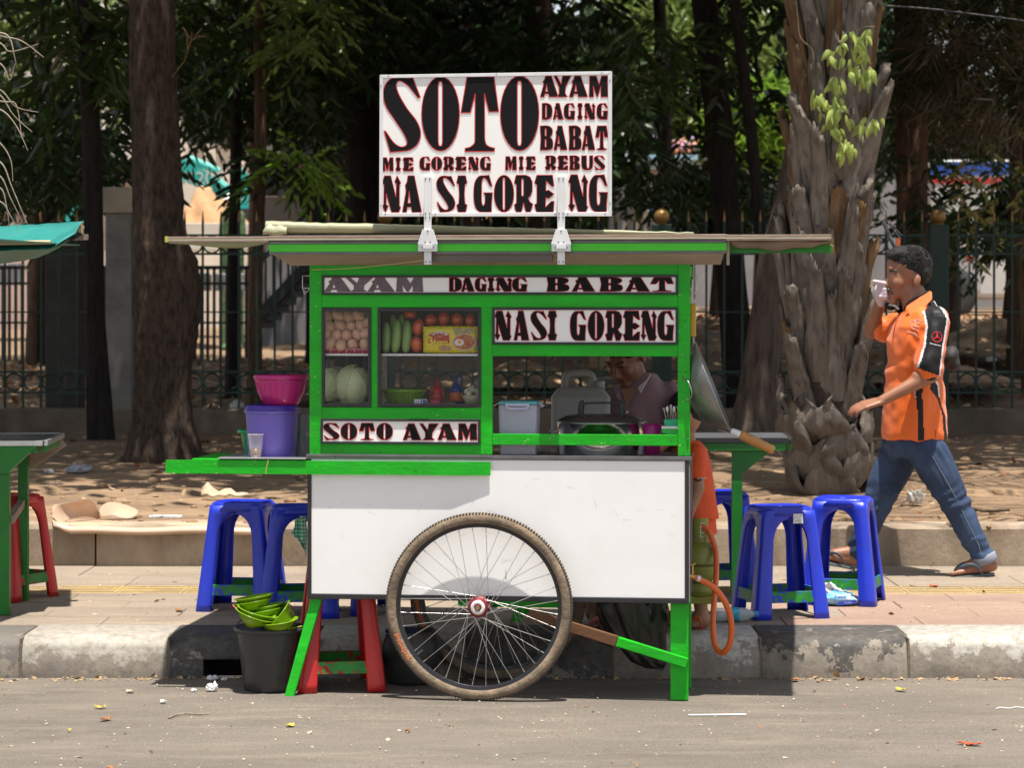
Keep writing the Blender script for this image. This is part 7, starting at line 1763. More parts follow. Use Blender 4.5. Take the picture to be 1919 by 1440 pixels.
# vine leaves hanging on the palm
Vn = lmat('vine_leaf', (.30, .40, .07), (.50, .58, .18), .35, .35)
vine = empty('vine', (wat(1590, 13.8), 13.8, 2.6), 0, 'pale green vine with drooping leaves climbing the palm trunk', 'vine')
leafp = MB(); vs = []; n = 8
for j in range(n+1):
    t = j/n; w = .019*sin(pi*t**.75)**.9*(1-.35*t); vs += [(-w, .012*t, -t*.086), (0, -.010*sin(pi*t), -t*.09), (w, .010*t, -t*.086)]
leafp.add(vs, [(j*3+k, (j+1)*3+k, (j+1)*3+k+1, j*3+k+1) for j in range(n) for k in range(2)], 0, True); lm_ = leafp.mesh('leaf', Vn)
grp = [(1578, 78, 5), (1595, 60, 6), (1632, 62, 6), (1605, 82, 6), (1615, 92, 6), (1560, 100, 6), (1548, 100, 3), (1585, 115, 4), (1600, 130, 6), (1618, 140, 6), (1575, 150, 6), (1565, 158, 4), (1632, 128, 4), (1530, 178, 7), (1540, 188, 5), (1568, 190, 6), (1562, 205, 8), (1550, 215, 6), (1580, 215, 4), (1555, 240, 5), (1575, 232, 5), (1615, 228, 5), (1628, 225, 5), (1640, 232, 4), (1585, 262, 5), (1578, 275, 6), (1592, 280, 5), (1570, 285, 4)]
rn = random.Random(12)
for (x, y, k) in grp:
    for q in range(max(2, k-1)):
        p = at(x+rn.uniform(-12, 12), y+rn.uniform(-12, 10), 13.74+rn.uniform(-.05, .06))-vine.location
        o = link('leaf', lm_, vine, p, (rn.uniform(-.5, .35), rn.uniform(-.75, .75), rn.uniform(-1.1, 1.1))); s_ = rn.uniform(.65, 1.2); o.scale = (s_*1.05, s_, s_)
MB().tube(catmull([at(x, y, 13.82)-vine.location for x, y in ((1585, 300), (1572, 250), (1555, 200), (1575, 150), (1598, 100), (1610, 55), (1640, 50))], 6), .004, 6).tube(catmull([at(x, y, 13.80)-vine.location for x, y in ((1492, 0), (1495, 35), (1500, 70), (1520, 90), (1525, 110))], 6), .004, 6).build('stem', bark('vine_stem', (.20, .15, .10), (.25, .2, .14)), vine)
# palm crown above the picture: fronds with leaflets, they throw the soft stripes of shade
Fm = lmat('palm_leaflet', (.05, .09, .02), (.09, .13, .03))
for k in range(15):
    a = k*2.4; r = np.random.default_rng(k); L_ = 2.7; zc = 5.4; n = 34
    t = np.linspace(.15, 1, n); el = .8-.06*k
    px_ = np.stack([L_*t*cos(a), L_*t*sin(a), zc+1.0*t*(1.1 if k % 2 else .6)-1.7*t**2], 1); d = np.gradient(px_, axis=0); d /= np.linalg.norm(d, axis=1, keepdims=True); s_ = np.cross(d, [0, 0, 1.]); s_ /= np.linalg.norm(s_, axis=1, keepdims=True)
    C = np.concatenate([px_, px_]); D = np.concatenate([d*.5+s_, d*.5-s_])+r.normal(size=(2*n, 3))*.08; D[:, 2] -= .35
    fr_ = MB().tube([Vector(q) for q in px_[::3]], .014, 6).build('frond', Fm, palm, (pax(-900), 0, 0))
    link('leaflets', leaf_mesh('leaflets', C, D, .55*np.ones(2*n), .035*np.ones(2*n), Fm), fr_)
# ------------------------------------------------------------------ beyond the park: street, works, bus, houses
def wbox(name, m, px0, py0, px1, py1, Y, dep, label=None, cat=None, group=None, bev=.01):
    a = at(px0, py0, Y); c = at(px1, py1, Y); cx = (a.x+c.x)/2
    b = MB().box(a.x-cx, c.x-cx, 0, dep, 0, a.z-c.z); o = b.build(name, m, None, (cx, Y, c.z), bev=bev)
    return tag(o, label, cat, group)
def sub(par, name, m, px0, py0, px1, py1, Y, y0, y1, bev=.004):
    a = at(px0, py0, Y); c = at(px1, py1, Y); L = par.location
    return MB().box(a.x-L.x, c.x-L.x, Y-L.y+y0, Y-L.y+y1, c.z-L.z, a.z-L.z).build(name, m, par, bev=bev)
Cream = mat('pale_facade', (.72, .66, .58), .85, var=.1, scale=.6, grime=.3, gscale=.5); Grey = mat('grey_facade', (.20, .20, .21), .85, var=.12, scale=.8, grime=.3, gscale=.6)
Rose = mat('dusty_rose_wall', (.55, .42, .37), .85, var=.1, scale=.6, grime=.3, gscale=.5); Win = mat('dark_window_glass', (.04, .045, .05), .15)
TealP = mat('teal_machine_paint', (.03, .42, .38), .4, var=.1, scale=3, grime=.2)
DkM = mat('dark_metal', (.03, .035, .038), .5)
def house(label, m, px0, py0, px1, Y, dep, wins, roof=None):
    a = at(px0, py0, Y); c = at(px1, py0, Y); zg = ground_z((a.x+c.x)/2, Y)-.1; cx = (a.x+c.x)/2
    e = empty('building', (cx, Y, zg), 0, label, 'building'); MB().box(a.x-cx, c.x-cx, 0, dep, 0, a.z-zg).build('wall', m, e)
    MB().box(a.x-cx-.3, c.x-cx+.3, -.3, dep+.3, a.z-zg+.005, a.z-zg+.25).build('roof', roof or Grey, e)
    for (x0, y0, x1, y1) in wins:
        w = sub(e, 'window', Win, x0, y0, x1, y1, Y, -.03, .04, 0); L = w
        sub(e, 'sill', Cream, x0-2, y1, x1+2, y1+2, Y, -.15, -.0301, 0)
    return e
house('pale beige building glimpsed through the trees at the upper left', Cream, -260, -260, 250, 75, 12, [(x, y, x+32, y+36) for y in (-200, -110, -20, 70, 160) for x in range(-230, 230, 62)])
house('dusty rose low building behind the road works at the far left', Rose, -60, 318, 210, 62, 8, [(55, 372, 92, 398), (0, 372, 34, 398), (110, 372, 140, 398)])
house('pale grey building behind the digger, seen between the trunks', Cream, 290, -200, 640, 82, 12, [(x, y, x+26, y+34) for y in (-150, -70, 10, 90, 170, 240) for x in range(300, 630, 54)])
house('orange beige tower seen above the big sign', mat('orange_facade', (.72, .46, .30), .85, var=.1), 884, -300, 1000, 60, 8, [(930, -100, 990, 130)])
house('grey building with barred windows right of the thin trunks', Grey, 478, 292, 640, 44, 6, [(498, 322, 520, 368), (532, 322, 556, 368), (566, 318, 588, 360)])
house('whitish house glimpsed low between the trunk and the palm', Cream, 1120, 320, 1240, 50, 6, [(1150, 345, 1165, 370), (1180, 345, 1195, 370)])
house('long grey wall of a building far behind the park on the right', Grey, 1240, 250, 2300, 95, 10, [(x, 300, x+20, 330) for x in range(1260, 1900, 60)])
house('dark gateway block behind the fence, left of the big sign', mat('dark_gate', (.045, .04, .035), .9), 573, 300, 626, 34, 2, [(590, 350, 606, 380)])  # one plain, very dark brown for the whole block
# soil heap
def heap(name, px, py, Y, rx, ry, h, m, label, seed):
    e = empty(name, (wat(px, Y), Y, 0), 0); b = MB(); n = 26; vs = []; zg = EYE+(HOR-py)*Y/F
    for i in range(n+1):
        for j in range(n+1):
            x, y = -1+2*i/n, -1+2*j/n; r_ = sqrt(x*x+y*y); vs.append((x*rx, y*ry, h*max(0, 1-r_)**.8*(1+.25*fbm(x*3+seed, y*3))-.05))
    b.add(vs, [(i*(n+1)+k, (i+1)*(n+1)+k, (i+1)*(n+1)+k+1, i*(n+1)+k+1) for i in range(n) for k in range(n)], 0, True)
    COL.objects.unlink(e); bpy.data.objects.remove(e)
    o = b.build(name, m, None, (wat(px, Y), Y, zg)); o['label'] = label; o['category'] = 'soil heap'; return o
heap('soil_heap', 392, 452, 51, 1.1, 1.2, 1.25, mat('orange_soil', (.46, .26, .13), .95, var=.25, scale=2, bump=.6, bscale=9), 'orange soil heap under the teal digger arm', 1)
# excavator
ex = empty('excavator', (wat(250, 56), 56, ground_z(-9, 56)), 0, 'teal excavator with a raised arm, half hidden by the big trunk', 'excavator')
L = ex.location; q = lambda x, y, d=0: at(x, y, 56)-L+Vector((0, d, 0))
MB().box(q(112, 0).x, q(165, 0).x, -.6, .9, q(0, 425).z, q(0, 340).z).build('cab', TealP, ex, bev=.08)
MB().box(q(118, 0).x, q(140, 0).x, -.63, -.601, q(0, 385).z, q(0, 350).z).build('cab_window', Win, ex)
MB().box(q(112, 0).x, q(300, 0).x, -.9, .9, q(0, 460).z, q(0, 425).z-.01).build('chassis', TealP, ex, bev=.08)
MB().box(q(120, 0).x, q(290, 0).x, -1.2, -.3, 0, .9).build('track', DkM, ex, bev=.2); MB().box(q(120, 0).x, q(290, 0).x, .3, 1.2, 0, .9).build('track', DkM, ex, bev=.2)
MB().prism([(q(230, 0).x, q(0, 420).z), (q(320, 0).x, q(0, 300).z), (q(350, 0).x, q(0, 300).z), (q(420, 0).x, q(0, 340).z), (q(455, 0).x, q(0, 372).z), (q(440, 0).x, q(0, 378).z), (q(345, 0).x, q(0, 340).z), (q(262, 0).x, q(0, 425).z)], -.25, .25, 'y').build('boom', TealP, ex, bev=.03)
MB().tube([q(352, 296, -.1), q(412, 322, -.1)], .09, 12).build('cylinder', mat('pale_teal', (.12, .55, .48), .3), ex); MB().tube([q(405, 335, -.3), q(425, 352, -.3)], .07, 12).build('cylinder', MATS['pale_teal'], ex)
MB().prism([(q(448, 0).x, q(0, 312).z), (q(468, 0).x, q(0, 330).z), (q(468, 0).x, q(0, 392).z), (q(446, 0).x, q(0, 392).z), (q(440, 0).x, q(0, 350).z)], -.3, .3, 'y').build('arm', TealP, ex, bev=.03)
MB().prism([(q(446, 0).x, q(0, 393).z), (q(470, 0).x, q(0, 393).z), (q(474, 0).x, q(0, 415).z), (q(452, 0).x, q(0, 420).z)], -.4, .4, 'y').build('bucket', DkM, ex, bev=.03)
text('SK200', .42, (q(376, 0).x, -.262, q(0, 336).z), ex, mat('decal_pale', (.6, .6, .6), .5))
# worker with a white helmet
wk = empty('person', (wat(436, 40), 40, ground_z(-4.6, 40)), 0, 'road worker in green with a white helmet, half behind a thin trunk', 'person')
b = MB(); s_ = 40/F; zz = lambda y: EYE+(HOR-y)*s_-wk.location.z
capsule(b, (0, 0, zz(383)), (0, 0, zz(375)), .09, .10); capsule(b, (0, 0, zz(400)), (0, 0, zz(455)), .15, .14)
for sx in (-1, 1): capsule(b, (sx*.09, 0, zz(460)), (sx*.12, 0, .08), .10, .07); capsule(b, (sx*.15, 0, zz(402)), (sx*.19, -.05, zz(450)), .055, .045); capsule(b, (sx*.12, 0, .05), (sx*.12, -.16, .04), .05, .045)
organic(b, 'body', [mat('camouflage_green', (.05, .12, .05), .85, var=.3, scale=9, col2=(.15, .17, .09), amt=.4, ascale=7)], wk, .02, 3)
MB().ball((0, -.01, zz(378)), .105, 14, 10).build('face', Skin, wk); MB().lathe([(.17, zz(374)), (.16, zz(374)+.01), (.14, zz(370)), (.10, zz(360)), (0, zz(356))], 20).build('helmet', mat('white_helmet', (.8, .8, .78), .3), wk)
# street barriers, white panels, railings on the left
WhP = mat('white_barrier', (.62, .62, .62), .6, var=.1, grime=.25)
for i, (x0, x1) in enumerate(((-40, 38), (110, 152), (200, 250), (372, 392), (398, 420), (436, 456))):
    wbox('barrier', WhP, x0, 493 if i < 3 else 512, x1, 534 if i < 3 else 545, 36, .35, 'white street barrier seen between the fence bars, '+['at the left edge', 'right of the awning', 'by the gate pillar', 'right of the big tree', 'second right of the big tree', 'by the thin trunks'][i], 'barrier', 'white barriers in the street', bev=.02)
wr = empty('street_railing', (wat(150, 33), 33, ground_z(-5, 33)), 0, 'dark street railing running behind the park on the left', 'railing'); L = wr.location
for (a, c_) in ((498, 505), (529, 534), (603, 607)): sub(wr, 'rail', DkM, -60, a, 470, c_, 33, 0, .04)
bm2 = MB().box(-.02, .02, 0, .04, 0, EYE+(HOR-498)*33/F-L.z).mesh('bar', DkM)
for k in range(44): link('bar', bm2, wr, ((-55+k*12-CX)/F*33-L.x, 0, 0))
# concrete kerb wall and stair behind the fence
tag(wbox('low_wall', Cream, -80, 418, 470, 470, 48, .4, 'long pale concrete wall of the road works', 'wall'))
wst = empty('staircase', (wat(540, 29), 29, ground_z(-2.7, 29)), 0, 'dark open staircase with a sloping handrail left of the big sign', 'staircase'); L = wst.location
Stp = mat('stair_concrete', (.10, .10, .10), .9, var=.2)
for k in range(11):
    t = k/10; a = at(lerp(478, 618, t), lerp(600, 452, t), 29)-L; MB().box(a.x-.01, a.x+.12, -.02, 1.2, a.z-.10, a.z).build('step', Stp, wst)
    MB().box(a.x+.03, a.x+.055, -.05, -.025, a.z, a.z+.62).build('baluster', DkM, wst)
for dzz in (0, .62): MB().beam(at(478, 600, 29)-L+Vector((0, -.04, dzz)), at(620, 450, 29)-L+Vector((0, -.04, dzz)), .04, .05 if dzz else .12).build('handrail', DkM, wst)
# bus on the right
bus = empty('bus', (wat(1900, 37), 37, ground_z(7, 37)-.1), 0, 'white bus with blue and red stripes parked behind the park on the right', 'bus'); L = bus.location
W3 = mat('bus_white', (.55, .55, .55), .35, var=.05, grime=.2, coat=.3)
sub(bus, 'body', W3, 1742, 299, 2150, 560, 37, 0, 2.3, .08)
sub(bus, 'blue_stripe', mat('bus_blue', (.01, .06, .33), .35, coat=.3), 1744, 303, 2150, 328, 37, -.012, 0, 0)
sub(bus, 'red_stripe', mat('bus_red', (.50, .03, .03), .35, coat=.3), 1744, 334, 2150, 344, 37, -.012, 0, 0)
for x in (1905, 1990, 2075): sub(bus, 'window', Win, x, 356, x+76, 410, 37, -.014, 0, 0)
sub(bus, 'door', mat('bus_grey', (.42, .42, .43), .4), 1800, 350, 1838, 545, 37, -.014, 0, 0)
for x in (1775, 2080): MB().lathe([(.0, -.02), (.30, -.02), (.45, -.01), (.45, .25)], 28, c=((x-CX)/F*37-L.x, -.01, .45), ax='y').build('wheel', DkM, bus)
rb = empty('warning_board', (wat(1860, 31), 31, ground_z(5, 31)), 0, 'low red and white warning board in front of the bus', 'board'); L = rb.location
for k, x in enumerate(range(1812, 1905, 13)): sub(rb, 'panel', mat('warning_red', (.50, .015, .02), .5) if k % 2 == 0 else WhP, x, 480, x+12.6, 491, 31, 0, .04, 0)
for x in (1815, 1895): sub(rb, 'leg', DkM, x, 491.5, x+4, 560, 31, .0, .03, 0)
# flower stall awning
stl = empty('market_stall', (wat(1280, 40), 40, ground_z(2.8, 40)), 0, 'flower stall with a pale blue awning glimpsed between the trunks', 'market stall'); L = stl.location
sub(stl, 'awning', mat('pale_blue_canvas', (.32, .52, .68), .7), 1214, 293, 1304, 302, 40, -.4, 1.4, 0)
for x in (1216, 1300): sub(stl, 'pole', DkM, x, 303, x+3, 560, 40, 0, .04, 0)
sub(stl, 'counter', mat('stall_cloth', (.30, .32, .36), .8, var=.3, scale=5), 1220, 370, 1300, 440, 40, 0, 1.0, 0)
rn = random.Random(9)
for (nm, cx, cy, w_, h_, Y, cols, label) in (('flowers', 1262, 272, 32, 22, 39, ((.75, .32, .18), (.75, .45, .40), (.55, .35, .65)), 'heap of coral and lilac flowers on top of the stall awning'), ('flowers', 1412, 272, 30, 14, 39.5, ((.72, .38, .32), (.70, .50, .50)), 'pink flowers seen between the dark trunk and the palm'),
                                             ('flowers', 1235, 385, 40, 28, 38, ((.60, .03, .03), (.75, .75, .78), (.10, .25, .55)), 'red, white and blue wrapped flowers low behind the fence'), ('flowers', 1278, 405, 14, 26, 38, ((.62, .05, .05), (.72, .30, .15)), 'orange red flowers rising just above the cart roof')):
    e = empty(nm, at(cx, cy, Y), 0, label, 'flowers'); b = MB(); mm = [mat('petal_%d' % int(c[0]*100+c[2]*1000), c, .7, transl=.2) for c in cols]
    for k in range(70):
        x, z = rn.gauss(0, w_*.5)*Y/F, rn.gauss(0, h_*.45)*Y/F; b.ball((x, rn.uniform(-.2, .2), z), rn.uniform(.022, .045), 6, 4, rn.randrange(len(cols)))
    tag(b.build('blossoms', mm, e), kind='stuff'); MB().tube([(0, 0, -.35), (0, 0, .0)], .03, 6).build('stem', Lf[1], e)
for i, (x0, x1, y0) in enumerate(((1154, 1170, 348), (1176, 1190, 372), (1140, 1150, 395))):
    wbox('white_post', WhP, x0, y0, x1, 440, 34, .12, 'white painted post behind the fence, '+['the tall one right of the big sign', 'the second one', 'the short one at the sign edge'][i], 'post', 'white posts right of the sign')
# lit shrubs and far trees closing the view
def bush(label, px, py, Y, w, h, lm, n, seed, L=.16, Wd=.06, cat='shrub', name='shrub'):
    c = at(px, py, Y); zg = ground_z(c.x, Y); e = empty(name, (c.x, Y, zg), 0, label, cat)
    ww = w*Y/F/2; hh = h*Y/F/2; r = np.random.default_rng(seed); K = n//26; cc = r.normal(size=(K, 3)); cc /= np.linalg.norm(cc, axis=1, keepdims=True); cc *= r.uniform(.35, 1, (K, 1))**.4
    C = np.repeat(cc*np.array([ww, ww*.6, hh]), 26, 0)+r.normal(size=(K*26, 3))*min(ww, hh)*.16+np.array([0, 0, c.z-zg]); D = r.normal(size=(K*26, 3)); D[:, 2] -= .4; N = K*26
    link('foliage', leaf_mesh('foliage', C, D, L*r.uniform(.7, 1.2, N), Wd*r.uniform(.8, 1.2, N), Lf[lm] if isinstance(lm, int) else lm), e)
    MB().tube([(0, 0, -.1), (.05, 0, (c.z-zg)*.5), (0, 0, c.z-zg)], [.10, .08, .05], 10).build('trunk', Bk, e); return e
bush('bright lime green young palm lit by the sun, left of the palm trunk', 1420, 225, 36, 150, 150, 4, 2600, 31, .38, .03)
bush('sunlit pale green foliage beyond the trees above the right of the sign', 1260, 110, 44, 330, 330, 2, 8200, 32, .22, .09, 'tree', 'far_tree')
bush('far tree in light shade above the flower stall', 1360, 20, 48, 300, 260, 2, 4200, 33, .22, .09, 'tree', 'far_tree')
bush('far dark tree behind the left half of the sign', 760, 160, 40, 420, 480, 1, 6500, 34, .30, .12, 'tree', 'far_tree')
bush('far dark tree behind the right half of the sign', 1060, 240, 42, 300, 420, 1, 4200, 35, .30, .12, 'tree', 'far_tree')
bush('far tree closing the view at the upper left', 110, 90, 46, 420, 300, 2, 3000, 36, .26, .09, 'tree', 'far_tree')
bush('far tree behind the pair of thin trunks', 470, 90, 42, 380, 330, 0, 4200, 37, .26, .09, 'tree', 'far_tree')
bush('olive tree far behind the bus', 1800, 120, 48, 420, 420, 3, 6500, 38, .26, .09, 'tree', 'far_tree')
bush('far tree behind the palm trunk', 1560, 150, 46, 300, 460, 1, 7000, 39, .26, .09, 'tree', 'far_tree')
bush('dark hedge plant behind the fence below the big sign', 880, 400, 34, 480, 150, 1, 5200, 40, .20, .07); bush('dark shrub behind the fence left of the palm', 1340, 380, 32, 190, 130, 1, 3000, 41, .20, .07)
bush('leafy shrub in front of the bus with yellow green tips', 1780, 420, 26, 90, 90, 2, 500, 42, .11, .035); bush('shrub hiding the right part of the bus', 1890, 420, 27, 110, 130, 1, 1200, 43, .14, .045)
bush('dark shrub in the street behind the left awning', 60, 300, 30, 330, 170, 1, 2600, 44, .2, .06)
bush('far tree beyond the park, out to the left', -420, 60, 46, 760, 760, 0, 6500, 51, .3, .12, 'tree', 'far_tree'); bush('second far tree further out to the left', -1100, 60, 46, 760, 760, 1, 6000, 52, .3, .12, 'tree', 'far_tree'); bush('far tree beyond the park, out to the right', 2350, 60, 46, 760, 760, 1, 6000, 53, .3, .12, 'tree', 'far_tree')
# black cable across the upper right
o = MB().tube(catmull([at(1655, 10, 15)-at(1655, 10, 15), at(1760, 18, 15)-at(1655, 10, 15), at(1960, 44, 15)-at(1655, 10, 15)], 8), .006, 6).build('cable', DkM, None, at(1655, 10, 15)); tag(o, 'thin black cable crossing the upper right corner', 'cable')
o = MB().box(-.012, .012, -.012, .012, 0, at(1960, 44, 15).z-.35+.3).build('cable_post', DkM, None, (at(1962, 44, 15).x, 15.02, .35)); tag(o, 'post off to the right carrying the black cable', 'post')

# ------------------------------------------------------------------ neighbour's awning and dry twigs at the left
YA = 10.3
aw = empty('awning', at(60, 455, YA), 0, 'faded teal tarpaulin awning of the next stall at the left edge', 'awning'); L = aw.location
Tq = mat('teal_tarpaulin', (.015, .27, .245), .42, var=.16, scale=5, bump=.3, bscale=9, coat=.2, transl=.2, col2=(.07, .32, .30), amt=.35, ascale=4, asoft=.3); Tq2 = mat('pale_teal_lining', (.13, .30, .24), .55, var=.12, scale=4, bump=.2, transl=.25)
def cloth(name, m, topc, botc, d0, d1, sag=.0, n=30, k=8):
    b = MB(); vs = []
    for i in range(n+1):
        t = i/n; T0 = [ipl(topc, t*100)]; y0 = ipl(topc, lerp(topc[0][0], topc[-1][0], t)); x = lerp(topc[0][0], topc[-1][0], t); y1 = ipl(botc, x)
        for j in range(k+1):
            q = j/k; p = at(x, lerp(y0, y1, q)+2.0*nz(x*.05, q*3), YA+lerp(d0, d1, q)+.02*nz(x*.03, q*2, 2)); vs.append(p-L)
    b.add(vs, [(i*(k+1)+j, (i+1)*(k+1)+j, (i+1)*(k+1)+j+1, i*(k+1)+j+1) for i in range(n) for j in range(k)], 0, True); return b.build(name, m, aw, solid=.002)
cloth('sheet', Tq, [(-160, 428), (0, 424), (80, 420), (152, 415)], [(-160, 470), (0, 470), (60, 468), (98, 466), (120, 450), (147, 434), (152, 415)], .5, -.1)
cloth('lining', Tq2, [(-160, 474), (0, 468), (60, 467), (98, 466), (120, 455), (130, 449)], [(-160, 495), (0, 494), (40, 490), (75, 481), (110, 465), (130, 449)], -.05, .45)
_a = [(-4.2, 9.35), (-2.06, 9.35), (-1.87, 10.5), (-4.2, 10.9)]; _z = at(60, 456, 10.0).z
MB().hexa([Vector((x, y, _z-.0+.004*(y-9.3)))-L for x, y in _a]+[Vector((x, y, _z+.004+.004*(y-9.3)))-L for x, y in _a]).build('roof_sheet', Tq2, aw)
MB().tube([at(-170, 458, YA-.13)-L, at(95, 454, YA-.13)-L], .009, 8).build('rod', mat('pale_wood', (.48, .36, .2), .7), aw)
MB().beam(at(150, 436, YA+.1)-L, at(154, 423, YA+.1)-L, .018, .02).build('rail_end', MATS['pale_wood'], aw)
MB().prism([(at(128, 0, YA).x-L.x, at(0, 449, YA).z-L.z), (at(155, 0, YA).x-L.x, at(0, 448, YA).z-L.z), (at(155, 0, YA).x-L.x, at(0, 437, YA).z-L.z), (at(148, 0, YA).x-L.x, at(0, 438, YA).z-L.z)], .1, .14, 'y').build('bracket', BrownE, aw)
MB().tube([at(40, 492, YA+.2)-L, at(54, 508, YA+.2)-L], .003, 6).build('tie', MATS['pale_wood'], aw)
for (x, d) in ((-90, -.05), (-90, .5)): MB().tube([at(x, 430, YA+d)-L, Vector(((at(x, 0, YA).x-L.x), d, .16-L.z))], .02, 8).build('pole', DkM, aw)
tw = empty('dry_branch', at(0, 300, 10.0), 0, 'bundle of dry grey twigs hanging in at the upper left edge', 'branch'); L = tw.location
Tw = bark('dry_twig', (.30, .24, .19), (.40, .33, .27))
for pts in ([(-60, 40), (0, 66), (40, 76), (82, 107)], [(-60, 50), (0, 80), (20, 96), (72, 82)], [(-50, 150), (0, 178), (25, 215), (60, 247)], [(-50, 160), (0, 168), (30, 200), (72, 210)], [(-50, 100), (2, 120), (18, 150), (28, 118)], [(-40, 210), (0, 205), (30, 235), (52, 282)], [(-40, 240), (0, 268), (20, 300), (24, 340)], [(-40, 290), (2, 305), (22, 350), (52, 422)], [(-40, 320), (0, 330), (20, 372), (44, 420)], [(-40, 350), (0, 352), (12, 385), (18, 430)], [(-50, 180), (5, 190), (30, 196), (40, 252)], [(-30, 60), (14, 66), (28, 110), (30, 122)], [(-30, 370), (4, 380), (18, 402), (36, 432)]):
    MB().tube(catmull([at(x, y, 10+.05*nz(x, y))-L for x, y in pts], 6), [.0045*(1-.04*i) for i in range(19)], 6).build('twig', Tw, tw)
MB().tube([at(-70, -200, 10)-L, at(-60, 100, 10)-L, at(-55, 440, 10.1)-L], [.02, .018, .01], 8).build('stem', Tw, tw)
# ------------------------------------------------------------------ things lying about
def sheetlet(name, m, px, py, Y, z, label, cat, w, d, curl=.01, rz=0., group=None, seed=0, n=6, solid=.0012):
    b = MB(); vs = []
    for i in range(n+1):
        for j in range(n+1):
            x, y = -1+2*i/n, -1+2*j/n; rr = (1-.25*abs(nz(x+seed, y)))
            vs.append((x*w/2*rr*(1-.3*y*y), y*d/2*rr*(1-.35*x*x), .003+curl*(x*x*.6+abs(nz(x*1.5+seed, y*1.5, seed)))))
    b.add(vs, [(i*(n+1)+j, (i+1)*(n+1)+j, (i+1)*(n+1)+j+1, i*(n+1)+j+1) for i in range(n) for j in range(n)], 0, True)
    return tag(b.build(name, m, None, (wat(px, Y), Y, z), (0, 0, rz), solid=solid), label, cat, group)
def Yg(py, z): return F*(EYE-z)/(py-HOR)
LfB = mat('dry_leaf_brown', (.30, .13, .05), .7, var=.3, scale=20); LfY = mat('dry_leaf_yellow', (.60, .42, .07), .6, var=.2, scale=20); LfR = mat('dry_leaf_red', (.45, .07, .02), .6, var=.2, scale=20); Pap = mat('white_paper', (.72, .72, .72), .8, var=.05, bump=.3, bscale=40); Tan = mat('tan_scrap', (.50, .40, .30), .8)
for (x, y, m, w, d, lb) in ((1818, 1398, LfR, .085, .03, 'long red-brown dry leaf lying at the lower right of the road'), (1688, 1295, LfY, .055, .03, 'yellow leaf on the road near the right kerb'), (544, 1363, LfY, .035, .03, 'small yellow leaf in the middle of the road'), (198, 1351, LfB, .05, .03, 'rust brown leaf on the road at the left'), (188, 1328, LfY, .045, .03, 'curled yellow brown leaf near the rust brown one'), (1750, 1101, LfR, .05, .03, 'dark red leaf on the pavement at the right'),
                            (244, 1299, Tan, .035, .03, 'small tan paper scrap on the road'), (306, 1319, Pap, .03, .02, 'white paper scrap on the road left of the tissues'), (336, 1147, LfB, .05, .03, 'orange brown leaf on the pavement left of the blue stool'), (130, 1372, LfY, .014, .014, 'tiny yellow scrap on the road at the left'), (1490, 1277, LfB, .05, .03, 'brown leaf against the right kerb'), (764, 1373, LfB, .018, .02, 'tiny brown leaf below the wheel')):
    z = .161 if y < 1180 else .003; sheetlet('dry_leaf' if m in (LfB, LfY, LfR) else 'paper_scrap', m, x, y, Yg(y, z), z, lb, 'leaf' if m in (LfB, LfY, LfR) else 'paper', w, d, .008, x*.1, None, x)
def crumple(name, m, px, py, Y, z, r, label, cat, seed=0, sq=.6):
    b = MB(); b.ball((0, 0, r*sq*.8), (r, r*.8, r*sq), 22, 14)
    for i, q in enumerate(b.v):
        d = Vector(q); f = 1+.55*abs(nz(d.x/r*1.8+seed, d.y/r*1.8, d.z/r*1.8))+.35*nz(d.x/r*4+seed, d.y/r*4, d.z/r*4)-.2; b.v[i] = (d.x*f, d.y*f, max(.001, d.z*f))
    for i in range(len(b.s)): b.s[i] = False
    return tag(b.build(name, m, None, (wat(px, Y), Y, z)), label, cat)
crumple('tissue', Pap, 397, 1300, 9.15, .003, .022, 'largest crumpled white tissue on the road before the bucket', 'tissue', 1, .8); crumple('tissue', Pap, 363, 1302, 9.14, .003, .011, 'small white tissue just left of the largest one', 'tissue', 2)
crumple('tissue', Pap, 398, 1274, 9.42, .003, .022, 'white tissue lying at the mouth of the kerb drain', 'tissue', 3, .5); crumple('tissue', Pap, 420, 1275, 9.41, .003, .013, 'smaller tissue at the right of the kerb drain', 'tissue', 4, .5)
crumple('tissue', Pap, 484, 1067, 12.05, .161, .018, 'white tissue on the pavement behind the left blue stool', 'tissue', 5, .5)
Yk = Yg(1344, 0)
tag(MB().tube([(-.10, -.006, .006), (.105, .008, .006)], .0032, 8).build('drinking_straw', Pap, None, (wat(1343, Yk), Yk, 0)), 'white drinking straw lying on the road at the right', 'straw')
Yk = Yg(1345, 0)
tag(MB().tube(catmull([(-.055, -.06, .006), (-.045, -.02, .008), (-.01, .015, .01), (.04, .02, .007), (.075, .035, .005)], 6), [.0035]*10+[.003]*10+[.002]*5, 6).build('dry_stalk', Tw, None, (wat(350, Yk), Yk, 0)), 'curved dry stalk on the road at the lower left', 'stalk')
Yk = Yg(1330, 0)
tag(MB().tube(catmull([(-.05, -.02, .004), (-.03, .0, .006), (.0, -.005, .004), (.03, .01, .006), (.06, .0, .004)], 5), .0018, 6).build('string', Pap, None, (wat(1890, Yk), Yk, 0)), 'short white string on the road at the right edge', 'string')
